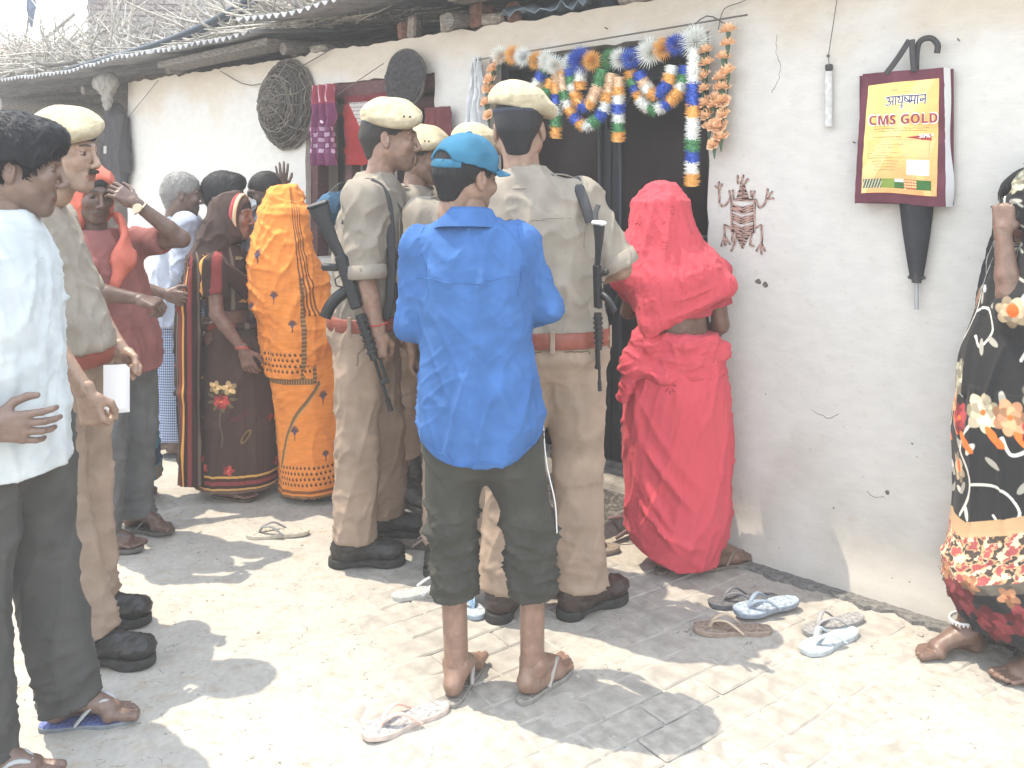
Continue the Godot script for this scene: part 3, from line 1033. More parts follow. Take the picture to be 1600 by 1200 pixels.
func make_behind() -> void:
	# unplastered brick building behind the house
	var b := thing("brick_building", "grey unplastered brick building rising behind the house roof", "building", Vector3(-6.05, 0, -12.2), 0.05)
	var st := st_new()
	box(st, Vector3(3.2, 2.8, -2.0), Vector3(6.3, 5.6, 4.0))
	obj("mortar_core", done(st), mat("mortar", L(0.30, 0.28, 0.27), 0.95, "blotch", 1.5), b)
	var kinds := []
	for k in 4:
		st = st_new()
		rng.seed = k
		box(st, Vector3.ZERO, Vector3(0.228, 0.068, 0.05), Basis.IDENTITY, 0.006)
		kinds.append(done(st))
	var ms := [mat("old_brick_0", L(0.34, 0.28, 0.26), 0.95, "blotch", 5.0), mat("old_brick_1", L(0.38, 0.33, 0.31), 0.95, "blotch", 5.0), mat("old_brick_2", L(0.30, 0.24, 0.23), 0.95, "blotch", 5.0)]
	rng.seed = 33
	for r in 19:
		for c in 15:
			if rng.randf() < 0.025: continue
			var o := obj("brick", kinds[rng.randi() % 4], ms[rng.randi() % 3], b)
			o.position = Vector3(0.16 + c * 0.242 + (0.121 if r & 1 else 0.0), 2.75 + r * 0.082, rng.randf_range(-0.008, 0.01))
	st = st_new()
	box(st, Vector3(0.7, 4.75, 0.05), Vector3(1.6, 1.1, 0.12))
	obj("upper_slab", done(st), mat("mortar", L(0.3, 0.28, 0.27)), b)
	# far house with a red roof
	var f := thing("red_roofed_house", "distant house with a dull red roof at the left edge", "house", Vector3(-15.0, 0, -22.0), 0.1)
	st = st_new()
	box(st, Vector3(0, 2.0, 0), Vector3(6.0, 4.0, 5.0))
	obj("wall", done(st), mat("far_wall", L(0.5, 0.45, 0.42), 0.95, "blotch", 0.5), f)
	st = st_new()
	for s in [-1.0, 1.0]:
		quad(st, Vector3(-3.2 * s, 3.95, 2.7 * s), Vector3(3.2 * s, 3.95, 2.7 * s), Vector3(3.2 * s, 4.95, 0), Vector3(-3.2 * s, 4.95, 0))
	quad(st, Vector3(-3.2, 3.94, -2.7), Vector3(3.2, 3.94, -2.7), Vector3(3.2, 3.94, 2.7), Vector3(-3.2, 3.94, 2.7))
	obj("roof", done(st), mat("far_roof", L(0.42, 0.17, 0.14), 0.9, "blotch", 0.6), f)

# ------------------------------------------------------------------ forms shared by the people
func head_form(female := false) -> ArrayMesh:
	var key := "head_f" if female else "head_m"
	if forms.has(key): return forms[key]
	var f := Field.new(Vector3(-0.095, -0.185, -0.12), Vector3(0.095, 0.125, 0.13), 0.0034)
	f.egg(Vector3(0, 0.036, -0.014), Vector3(0.074, 0.082, 0.095), 0.01)
	f.egg(Vector3(0, -0.03, 0.03), Vector3(0.058, 0.078, 0.060), 0.03)
	var jaw := 0.9 if female else 1.0
	for s in [-1.0, 1.0]:
		f.bone(Vector3(0.052 * s * jaw, -0.045, 0.0), Vector3(0.018 * s, -0.094, 0.062), 0.020, 0.016, 0.03)
		f.egg(Vector3(0.040 * s, -0.020, 0.066), Vector3(0.023, 0.022, 0.020), 0.02)
		f.bone(Vector3(0.012 * s, 0.026, 0.086), Vector3(0.044 * s, 0.026, 0.070), 0.010, 0.009, 0.014)
	f.egg(Vector3(0, -0.096, 0.068), Vector3(0.022 * jaw, 0.017, 0.018), 0.02)
	f.bone(Vector3(0, 0.024, 0.087), Vector3(0, -0.026, 0.108), 0.0075, 0.0095, 0.010)
	f.egg(Vector3(0, -0.031, 0.108), Vector3(0.0105, 0.0095, 0.0115), 0.007)
	for s in [-1.0, 1.0]:
		f.egg(Vector3(0.0125 * s, -0.036, 0.098), Vector3(0.0085, 0.008, 0.011), 0.006)
		f.egg(Vector3(0.031 * s, 0.007, 0.094), Vector3(0.0175, 0.0105, 0.014), 0.010, true)
		f.egg(Vector3(0.031 * s, 0.006, 0.074), Vector3(0.0145, 0.0125, 0.0135), 0.004)
	f.egg(Vector3(0, -0.066, 0.078), Vector3(0.028, 0.020, 0.013), 0.014)
	f.bone(Vector3(-0.017, -0.0615, 0.0875), Vector3(0.017, -0.0615, 0.0875), 0.0052, 0.0055, 0.005)
	f.bone(Vector3(-0.013, -0.073, 0.0865), Vector3(0.013, -0.073, 0.0865), 0.0060, 0.0065, 0.005)
	f.bone(Vector3(-0.022, -0.0672, 0.0965), Vector3(0.022, -0.0672, 0.0965), 0.0022, 0.0022, 0.004, Vector3.UP, 1.0, 0, true)
	f.bone(Vector3(0, -0.05, -0.024), Vector3(0, -0.118, -0.032), 0.054 if not female else 0.047, 0.050 if not female else 0.044, 0.03)
	for s in [-1.0, 1.0]:
		var turn := Basis(Vector3.UP, s * 0.32) * Basis(Vector3.RIGHT, -0.18)
		f.egg(Vector3(0.076 * s, -0.004, -0.012), Vector3(0.0085, 0.031, 0.018), 0.006, false, turn)
		f.egg(Vector3(0.0845 * s, 0.003, -0.009), Vector3(0.006, 0.017, 0.009), 0.004, true, turn)
		f.egg(Vector3(0.074 * s, -0.028, -0.006), Vector3(0.007, 0.010, 0.009), 0.006)
	var m := f.skin()
	m = tint(m, func(v: Vector3, n: Vector3) -> Color:
		var c := Color(1, 1, 1)
		var ax := absf(v.x)
		if v.z > 0.07:
			if v.z > 0.082 and v.y < -0.055 and v.y > -0.081 and ax < 0.026 - absf(v.y + 0.067) * 0.6: c = Color(0.80, 0.56, 0.52)
			var by := 0.031 - absf(ax - 0.028) * 0.16
			if absf(v.y - by) < 0.0042 and ax > 0.010 and ax < 0.048: c = Color(0.18, 0.17, 0.17)
			if absf(v.y - 0.006) < 0.006 and absf(ax - 0.031) < 0.0135 and v.z < 0.092:
				c = Color(0.16, 0.13, 0.12) if absf(ax - 0.031) < 0.006 or absf(v.y - 0.006) > 0.0042 else Color(1, 1, 1)
		if not female:
			var beard := smoothstep(-0.040, -0.058, v.y + clampf(0.06 - v.z, 0, 0.06) * 0.5) * smoothstep(-0.02, 0.02, v.z) * smoothstep(-0.135, -0.10, v.y)
			c = c.lerp(c * Color(0.74, 0.76, 0.80), beard * 0.8)
		return c)
	forms[key] = mesh_of(m)
	return forms[key]

# wrist at the origin, fingers along +y, palm faces +z, thumb towards +x (mirror for the other hand)
func hand_form(pose: String) -> ArrayMesh:
	if forms.has("hand_" + pose): return forms["hand_" + pose]
	var f := Field.new(Vector3(-0.06, -0.03, -0.05), Vector3(0.10, 0.20, 0.10), 0.0032)
	var curl: Array = {"relaxed": [0.35, 0.45, 0.3], "open": [0.08, 0.12, 0.08], "grip": [0.95, 1.25, 0.8], "hip": [0.25, 0.55, 0.4], "pinch": [0.8, 0.9, 0.6]}[pose]
	var spread: float = {"relaxed": 0.03, "open": 0.10, "grip": 0.01, "hip": 0.09, "pinch": 0.02}[pose]
	f.bone(Vector3(0, -0.02, 0), Vector3(0, 0.012, 0), 0.021, 0.023, 0.012, Vector3.RIGHT, 1.3)
	f.bone(Vector3(0.002, 0.02, 0.004), Vector3(0.0, 0.078, 0.0), 0.0145, 0.0125, 0.012, Vector3.RIGHT, 2.6)
	f.egg(Vector3(0.022, 0.035, 0.010), Vector3(0.016, 0.026, 0.014), 0.012)
	f.egg(Vector3(-0.022, 0.035, 0.009), Vector3(0.013, 0.028, 0.012), 0.012)
	var ln := [0.074, 0.083, 0.077, 0.060]
	for i in 4:
		var x := 0.030 - i * 0.0200
		var base := Vector3(x, 0.086 - absf(i - 1.2) * 0.004, 0)
		f.bone(Vector3(x * 0.6, 0.03, -0.002), base, 0.011, 0.0098, 0.010)
		var fan := (1.35 - i) * spread
		var a := 0.0
		var p := base
		for k in 3:
			a += curl[k] * (1.0 + 0.10 * i)
			var seg: float = ln[i] * [0.46, 0.31, 0.23][k]
			var d := Vector3(sin(fan) * cos(a), cos(fan) * cos(a), sin(a))
			var r0 := (0.0096 if i < 3 else 0.0083) - k * 0.0010
			f.bone(p, p + d * seg, r0, r0 - 0.0008, 0.0025)
			p += d * seg
	var tb := Vector3(0.026, 0.022, 0.008)
	var close: float = {"relaxed": 0.25, "open": 0.0, "grip": 0.8, "hip": 0.1, "pinch": 0.6}[pose]
	var t1 := tb + Vector3(0.030 - close * 0.012, 0.026, 0.008 + close * 0.018)
	var t2 := t1 + Vector3(0.014 - close * 0.020, 0.026, 0.004 + close * 0.014)
	var t3 := t2 + Vector3(0.004 - close * 0.016, 0.021, 0.003 + close * 0.005)
	f.bone(tb, t1, 0.0135, 0.0112, 0.010)
	f.bone(t1, t2, 0.0110, 0.0098, 0.004)
	f.bone(t2, t3, 0.0098, 0.0080, 0.003)
	forms["hand_" + pose] = mesh_of(plain_tint(f.skin()))
	return forms["hand_" + pose]

# ankle above the origin, sole at y 0, toes along +z, big toe towards +x
func foot_form() -> ArrayMesh:
	if forms.has("foot"): return forms.foot
	var f := Field.new(Vector3(-0.06, -0.005, -0.08), Vector3(0.06, 0.15, 0.20), 0.0042)
	f.bone(Vector3(0, 0.118, -0.012), Vector3(0, 0.07, -0.012), 0.026, 0.034, 0.02)
	f.egg(Vector3(0, 0.034, -0.036), Vector3(0.031, 0.034, 0.036), 0.02)
	f.bone(Vector3(0, 0.075, 0.0), Vector3(0.006, 0.028, 0.115), 0.034, 0.020, 0.03, Vector3.RIGHT, 1.25)
	f.bone(Vector3(-0.020, 0.02, -0.02), Vector3(-0.024, 0.018, 0.10), 0.018, 0.016, 0.02)
	f.bone(Vector3(0.030, 0.020, 0.11), Vector3(-0.028, 0.017, 0.09), 0.019, 0.015, 0.02)
	var tips := [[0.030, 0.176, 0.0135], [0.010, 0.178, 0.0095], [-0.006, 0.170, 0.009], [-0.020, 0.160, 0.0085], [-0.034, 0.146, 0.008]]
	for t in tips:
		f.bone(Vector3(t[0] * 0.92, 0.019, 0.112 - absf(t[0] - 0.02) * 0.3), Vector3(t[0], 0.012, t[1]), t[2] * 1.02, t[2], 0.004)
	for s in [-1.0, 1.0]:
		f.egg(Vector3(0.033 * s, 0.085, -0.014), Vector3(0.010, 0.014, 0.014), 0.01)
	f.cut(Vector3(0, 0.001, 0), Vector3.DOWN)
	forms.foot = mesh_of(plain_tint(f.skin()))
	return forms.foot

func boot_forms() -> Array:
	if forms.has("boot"): return forms.boot
	var f := Field.new(Vector3(-0.07, 0.0, -0.10), Vector3(0.07, 0.21, 0.22), 0.005)
	f.bone(Vector3(0, 0.19, -0.020), Vector3(0, 0.07, -0.02), 0.044, 0.046, 0.02, Vector3.FORWARD, 1.12, 1)
	f.egg(Vector3(0, 0.05, -0.038), Vector3(0.040, 0.045, 0.045), 0.03)
	f.bone(Vector3(0, 0.075, 0.0), Vector3(0.004, 0.05, 0.12), 0.046, 0.036, 0.04, Vector3.RIGHT, 1.1)
	f.egg(Vector3(0.004, 0.052, 0.145), Vector3(0.047, 0.034, 0.050), 0.02)
	f.cut(Vector3(0, 0.022, 0), Vector3.DOWN)
	var m := f.skin()
	fold(m, [[Vector3(22, 60, 22), 0.002, false], [Vector3(8, 50, 30), 0.003, true, 0.17, 0.10]], [[Vector3(-0.05, 0.07, 0.085), Vector3(0.05, 0.07, 0.09), 0.008, -0.004], [Vector3(-0.05, 0.075, 0.065), Vector3(0.05, 0.075, 0.06), 0.008, -0.004]])
	var s := Field.new(Vector3(-0.07, 0.0, -0.10), Vector3(0.07, 0.05, 0.22), 0.0045)
	s.bone(Vector3(0, 0.0, -0.045), Vector3(0, 0.032, -0.045), 0.046, 0.045, 0.01, Vector3.FORWARD, 1.05, 3)
	s.bone(Vector3(0.004, 0.0, 0.125), Vector3(0.004, 0.030, 0.125), 0.053, 0.052, 0.02, Vector3.FORWARD, 1.3, 3)
	s.bone(Vector3(0, 0.016, -0.04), Vector3(0.004, 0.015, 0.12), 0.0155, 0.0155, 0.012, Vector3.RIGHT, 2.6)
	s.cut(Vector3(0, 0.001, 0), Vector3.DOWN)
	var sm := s.skin()
	var st := st_new()
	for i in 5:
		var z := 0.012 + i * 0.022
		var y := 0.128 - i * 0.013
		tube(st, [Vector3(-0.026, y - 0.006, z - 0.004), Vector3(0, y + 0.006, z), Vector3(0.026, y - 0.006, z - 0.004)], 0.0032, 5)
	tube(st, [Vector3(0, 0.126, 0.02), Vector3(0.03, 0.122, 0.035), Vector3(0.038, 0.10, 0.03)], 0.0028, 5)
	forms.boot = [mesh_of(plain_tint(m)), mesh_of(plain_tint(sm)), done(st)]
	return forms.boot

# slanted felt beret on the head frame: high at the wearer's left, drooping to the right and front
func beret_forms() -> Array:
	if forms.has("beret"): return forms.beret
	var f := Field.new(Vector3(-0.17, 0.03, -0.16), Vector3(0.14, 0.20, 0.17), 0.005)
	f.egg(Vector3(0.004, 0.092, -0.010), Vector3(0.089, 0.064, 0.107), 0.01, false, Basis(Vector3.BACK, 0.18))
	f.egg(Vector3(-0.022, 0.086, 0.012), Vector3(0.096, 0.046, 0.108), 0.03, false, Basis(Vector3.BACK, 0.34) * Basis(Vector3.RIGHT, 0.06))
	f.egg(Vector3(-0.074, 0.064, 0.035), Vector3(0.042, 0.020, 0.066), 0.035, false, Basis(Vector3.BACK, 0.6))
	f.column([[0.058, 0, -0.012, 0.083, 0.101], [0.10, 0, -0.012, 0.085, 0.104]], 0.0, 0.012)
	f.cut(Vector3(0, 0.058, 0), Vector3(0.25, -1, -0.05).normalized())
	f.egg(Vector3(0, 0.035, -0.012), Vector3(0.072, 0.045, 0.092), 0.01, true)
	var m := f.skin()
	fold(m, [[Vector3(9, 14, 9), 0.006, false], [Vector3(60, 60, 60), 0.0016, false]], [[Vector3(-0.10, 0.12, 0.10), Vector3(-0.04, 0.14, -0.06), 0.02, -0.006]])
	var b := Field.new(Vector3(-0.1, 0.04, -0.13), Vector3(0.1, 0.09, 0.11), 0.005)
	b.column([[0.046, 0, -0.012, 0.0815, 0.1005], [0.064, 0, -0.012, 0.0835, 0.1025]], 0.0, 0.002)
	forms.beret = [mesh_of(plain_tint(m)), mesh_of(plain_tint(b.skin()))]
	return forms.beret

func hair_form(kind: String) -> ArrayMesh:
	if forms.has("hair_" + kind): return forms["hair_" + kind]
	var f := Field.new(Vector3(-0.115, -0.09, -0.145), Vector3(0.115, 0.16, 0.13), 0.0055)
	var t: float = {"short": 0.005, "crop": 0.002, "thick": 0.022, "thin": 0.004}[kind]
	f.egg(Vector3(0, 0.040, -0.016), Vector3(0.076 + t, 0.084 + t, 0.097 + t), 0.01)
	f.bone(Vector3(0, 0.0, -0.072), Vector3(0, -0.058, -0.062), 0.042 + t * 0.5, 0.030, 0.03, Vector3.RIGHT, 1.35)
	if kind == "thick":
		f.egg(Vector3(0, 0.085, 0.055), Vector3(0.068, 0.040, 0.055), 0.03)
	f.egg(Vector3(0, -0.042, 0.075), Vector3(0.088, 0.088, 0.075), 0.012, true)
	for s in [-1.0, 1.0]:
		f.egg(Vector3(0.088 * s, -0.020, -0.002), Vector3(0.030, 0.040, 0.026), 0.008, true)
	f.egg(Vector3(0, 0.0, 0.01), Vector3(0.066, 0.074, 0.080), 0.004, true)
	f.cut(Vector3(0, -0.070, 0), Vector3(0, -1, 0.2).normalized())
	var m := f.skin()
	fold(m, [[Vector3(24, 14, 24), 0.0035 if kind in ["thick", "thin"] else 0.0015, true]])
	var base := mesh_of(plain_tint(m))
	var st := st_new()
	rng.seed = kind.hash()
	var vs: PackedVector3Array = m.v
	var ns: PackedVector3Array = m.n
	var n: int = {"short": 2600, "crop": 900, "thick": 5200, "thin": 2200}[kind]
	var ll: float = {"short": 0.014, "crop": 0.006, "thick": 0.024, "thin": 0.018}[kind]
	var whorl := Vector3(0.01, 0.12, -0.07)
	st.set_smooth_group(-1)
	for i in n:
		var k := rng.randi() % vs.size()
		var p := vs[k]
		var nn := ns[k]
		if nn.dot(p - Vector3(0, 0.02, -0.01)) < 0.02: continue
		var flow := (p - whorl)
		flow = (flow - nn * flow.dot(nn)).normalized()
		var d := (nn * (0.06 if kind == "thick" else 0.35) + flow + Vector3(rng.randf_range(-0.25, 0.25), rng.randf_range(-0.15, 0.2), rng.randf_range(-0.25, 0.25))).normalized()
		var w := nn.cross(d).normalized() * (0.0014 if kind != "thick" else 0.0016)
		var l := ll * rng.randf_range(0.5, 1.2)
		var q := p - nn * 0.001
		var mid := q + d * l * 0.55
		var tip := q + d * l - nn * l * 0.18
		var g := rng.randf_range(0.7, 1.0)
		for v in [q - w, mid - w * 0.7, q + w, q + w, mid - w * 0.7, mid + w * 0.7, mid - w * 0.7, tip, mid + w * 0.7]:
			st.set_color(Color(g, g, g))
			st.add_vertex(v)
	st.generate_normals()
	st.index()
	var out := SurfaceTool.new()
	out.append_from(base, 0, Transform3D.IDENTITY)
	out.append_from(st.commit(), 0, Transform3D.IDENTITY)
	forms["hair_" + kind] = out.commit()
	return forms["hair_" + kind]

# ------------------------------------------------------------------ flip-flops
func slipper_forms() -> Array:
	if forms.has("slipper"): return forms.slipper
	var outline := []
	for k in 28:
		var a := TAU * k / 28.0
		var z := -cos(a) * 0.128
		var w := 0.036 + 0.010 * smoothstep(-0.08, 0.08, z) - 0.010 * exp(-pow((z + 0.01) / 0.045, 2.0))
		outline.append(Vector3(sin(a) * w * pow(absf(sin(a)) + 0.001, -0.35) + 0.004 * z / 0.128, 0, z))
	var st := st_new()
	var lift := func(p: Vector3, y: float, s: float) -> Vector3:
		return Vector3(p.x * s, y + maxf(0.0, p.z - 0.06) * 0.06 + maxf(0.0, -p.z - 0.09) * 0.04, p.z * (0.985 if s < 1.0 else 1.0))
	var n := outline.size()
	st.set_smooth_group(0)
	for i in n:
		var a: Vector3 = outline[i]
		var b: Vector3 = outline[(i + 1) % n]
		quad(st, lift.call(a, 0.0, 0.96), lift.call(b, 0.0, 0.96), lift.call(b, 0.014, 1.0), lift.call(a, 0.014, 1.0))
	st.set_smooth_group(-1)
	for i in n:
		var a: Vector3 = outline[i]
		var b: Vector3 = outline[(i + 1) % n]
		quad(st, lift.call(a, 0.014, 1.0), lift.call(b, 0.014, 1.0), lift.call(b, 0.0165, 0.95), lift.call(a, 0.0165, 0.95))
		for p in [Vector3(0, 0.001, 0), lift.call(b, 0.0, 0.96), lift.call(a, 0.0, 0.96)]: st.add_vertex(p)
	var sole := done(st)
	st = st_new()
	st.set_smooth_group(-1)
	for i in n:
		var a: Vector3 = outline[i]
		var b: Vector3 = outline[(i + 1) % n]
		for p in [Vector3(0, 0.0162, 0), lift.call(a, 0.0166, 0.95), lift.call(b, 0.0166, 0.95)]: st.add_vertex(p)
	var bed := done(st)
	st = st_new()
	for s in [-1.0, 1.0]:
		tube(st, smooth([Vector3(0.004, 0.018, 0.075), Vector3(0.004 + 0.008 * s, 0.040, 0.060), Vector3(0.026 * s, 0.046, 0.02), Vector3(0.040 * s, 0.014, -0.028)]), [0.0045, 0.005, 0.006, 0.0065, 0.007, 0.0075, 0.008, 0.008, 0.008, 0.0085, 0.0085, 0.008, 0.007], 7, true, 0.45)
	tube(st, [Vector3(0.004, 0.012, 0.078), Vector3(0.004, 0.042, 0.060)], 0.005, 6)
	forms.slipper = [sole, bed, done(st)]
	return forms.slipper

func slipper(parent: Node3D, sole: Color, bed: Color, strap: Color) -> void:
	var f := slipper_forms()
	obj("sole", f[0], mat("rubber_" + sole.to_html(), sole, 0.7, "mottle", 9.0), parent)
	obj("footbed", f[1], mat("rubber_" + bed.to_html(), bed, 0.75, "blotch", 14.0), parent)
	obj("strap", f[2], mat("strap_" + strap.to_html(), strap, 0.5), parent)

func loose_slipper(x: float, d: float, turn: float, sole: Color, bed: Color, strap: Color, label: String, tilt := 0.0, y := 0.002) -> void:
	var t := thing("flip_flop", label, "flip-flop", Vector3(x, y, -d), turn, "footwear left on the ground")
	t.rotation.z = tilt
	slipper(t, sole, bed, strap)

# ------------------------------------------------------------------ rifle: muzzle along -y, butt at +y, magazine towards +x
func rifle(at: Vector3, basis: Basis, label: String, wood: bool) -> Node3D:
	var t := thing("rifle", label, "rifle", at)
	t.basis = basis
	var black := mat("gun_metal", L(0.020, 0.021, 0.024), 0.36, "mottle", 6.0)
	var poly := mat("gun_polymer", L(0.026, 0.026, 0.028), 0.5, "mottle", 6.0)
	var st := st_new()
	box(st, Vector3(0, 0.02, 0), Vector3(0.055, 0.26, 0.036), Basis.IDENTITY, 0.008)
	box(st, Vector3(-0.022, 0.03, 0), Vector3(0.022, 0.22, 0.028), Basis.IDENTITY, 0.008)
	obj("receiver", done(st), black, t)
	st = st_new()
	tube(st, [Vector3(-0.004, -0.14, 0), Vector3(-0.004, -0.36, 0)], [0.024, 0.020], 10)
	for k in 6: box(st, Vector3(-0.004, -0.17 - k * 0.03, 0), Vector3(0.05, 0.012, 0.044), Basis.IDENTITY, 0.004)
	obj("handguard", done(st), poly, t)
	st = st_new()
	tube(st, [Vector3(-0.004, -0.36, 0), Vector3(-0.004, -0.56, 0)], 0.0085, 8)
	tube(st, [Vector3(-0.028, -0.36, 0), Vector3(-0.028, -0.47, 0)], 0.008, 8)
	box(st, Vector3(-0.018, -0.47, 0), Vector3(0.045, 0.026, 0.018))
	tube(st, [Vector3(-0.004, -0.55, 0), Vector3(-0.004, -0.61, 0)], 0.0125, 8)
	obj("barrel", done(st), black, t)
	st = st_new()
	tube(st, smooth([Vector3(0.03, -0.02, 0), Vector3(0.075, -0.035, 0), Vector3(0.12, -0.065, 0), Vector3(0.155, -0.105, 0)], 3), 0.028, 4, true, 0.42, Vector3.BACK)
	obj("magazine", done(st), black, t)
	st = st_new()
	box(st, Vector3(0.06, 0.11, 0), Vector3(0.085, 0.035, 0.03), Basis(Vector3.BACK, 0.35), 0.01)
	obj("grip", done(st), poly, t)
	st = st_new()
	tube(st, [Vector3(0.0, 0.14, 0), Vector3(0.012, 0.22, 0), Vector3(0.022, 0.30, 0), Vector3(0.026, 0.39, 0)], [0.024, 0.027, 0.036, 0.050], 10, true, 0.45, Vector3.BACK)
	obj("stock", done(st), poly, t)
	st = st_new()
	box(st, Vector3(0.026, 0.402, 0), Vector3(0.106, 0.026, 0.046), Basis.IDENTITY, 0.010)
	obj("butt_plate", done(st), mat("butt_pale", L(0.62, 0.62, 0.63), 0.5) if wood else black, t)
	st = st_new()
	tube(st, [Vector3(0.028, 0.06, 0), Vector3(0.058, 0.05, 0), Vector3(0.06, 0.02, 0), Vector3(0.03, 0.0, 0)], 0.004, 5)
	obj("trigger_guard", done(st), black, t)
	return t

# ------------------------------------------------------------------ people: body, clothes
func mirrored(m: ArrayMesh, key: String) -> ArrayMesh:
	if forms.has(key): return forms[key]
	var a := m.surface_get_arrays(0)
	var v: PackedVector3Array = a[Mesh.ARRAY_VERTEX]
	var n: PackedVector3Array = a[Mesh.ARRAY_NORMAL]
	var ix: PackedInt32Array = a[Mesh.ARRAY_INDEX] if a[Mesh.ARRAY_INDEX] != null else PackedInt32Array(range(v.size()))
	for i in v.size():
		v[i].x = -v[i].x
		n[i].x = -n[i].x
	for i in range(0, ix.size(), 3):
		var t := ix[i]
		ix[i] = ix[i + 1]
		ix[i + 1] = t
	var b := []
	b.resize(Mesh.ARRAY_MAX)
	b[Mesh.ARRAY_VERTEX] = v
	b[Mesh.ARRAY_NORMAL] = n
	b[Mesh.ARRAY_INDEX] = ix
	b[Mesh.ARRAY_COLOR] = a[Mesh.ARRAY_COLOR]
	var am := ArrayMesh.new()
	am.add_surface_from_arrays(Mesh.PRIMITIVE_TRIANGLES, b)
	forms[key] = am
	return am

# joints of a standing person in the person's own frame (x to the right of the photograph, y up, z towards it); `over` replaces any of them
func joints(H: float, yaw: float, over: Dictionary) -> Dictionary:
	var s := H / 1.7
	var f := Vector3(sin(yaw), 0, cos(yaw))
	var l := Vector3.UP.cross(f)
	var j := {"H": H, "s": s, "f": f, "l": l, "yaw": yaw, "hyaw": yaw, "hpitch": 0.0, "hroll": 0.0, "hs": s * 1.0}
	j.pelvis = Vector3(0, 0.93 * s, 0)
	j.neck = Vector3(0, 1.44 * s, 0) - f * 0.015
	j.head = Vector3(0, H - 0.118 * s, 0) + f * 0.02
	for q in [["L", 1.0], ["R", -1.0]]:
		var k: String = q[0]
		var d: Vector3 = l * q[1]
		j["sh" + k] = d * 0.175 * s + Vector3(0, 1.385 * s, 0) - f * 0.01
		j["hip" + k] = d * 0.085 * s + Vector3(0, 0.90 * s, 0)
		j["el" + k] = d * 0.22 * s + Vector3(0, 1.10 * s, 0) - f * 0.02
		j["wr" + k] = d * 0.22 * s + Vector3(0, 0.86 * s, 0) + f * 0.05
		j["kn" + k] = d * 0.095 * s + Vector3(0, 0.49 * s, 0) + f * 0.01
		j["an" + k] = d * 0.10 * s + Vector3(0, 0.085 * s, 0) - f * 0.02
		j["fy" + k] = yaw + q[1] * 0.2
		j["hd" + k] = Vector3(0, -1, 0) + f * 0.25
		j["hp" + k] = -d
		j["pose" + k] = "relaxed"
		j["foot" + k] = true
	for k in over: j[k] = over[k]
	return j

func head_xf(j: Dictionary) -> Transform3D:
	return Transform3D(Basis(Vector3.UP, j.hyaw) * Basis(Vector3.RIGHT, j.hpitch) * Basis(Vector3.BACK, j.hroll) * Basis.from_scale(Vector3.ONE * float(j.hs)), j.head)

func bounds(j: Dictionary, keys: Array, pad: float) -> Array:
	var lo := Vector3.ONE * 99.0
	var hi := -lo
	for k in keys:
		var p: Vector3 = j[k] if k is String else k
		lo = lo.min(p)
		hi = hi.max(p)
	return [lo - Vector3.ONE * pad, hi + Vector3.ONE * pad]

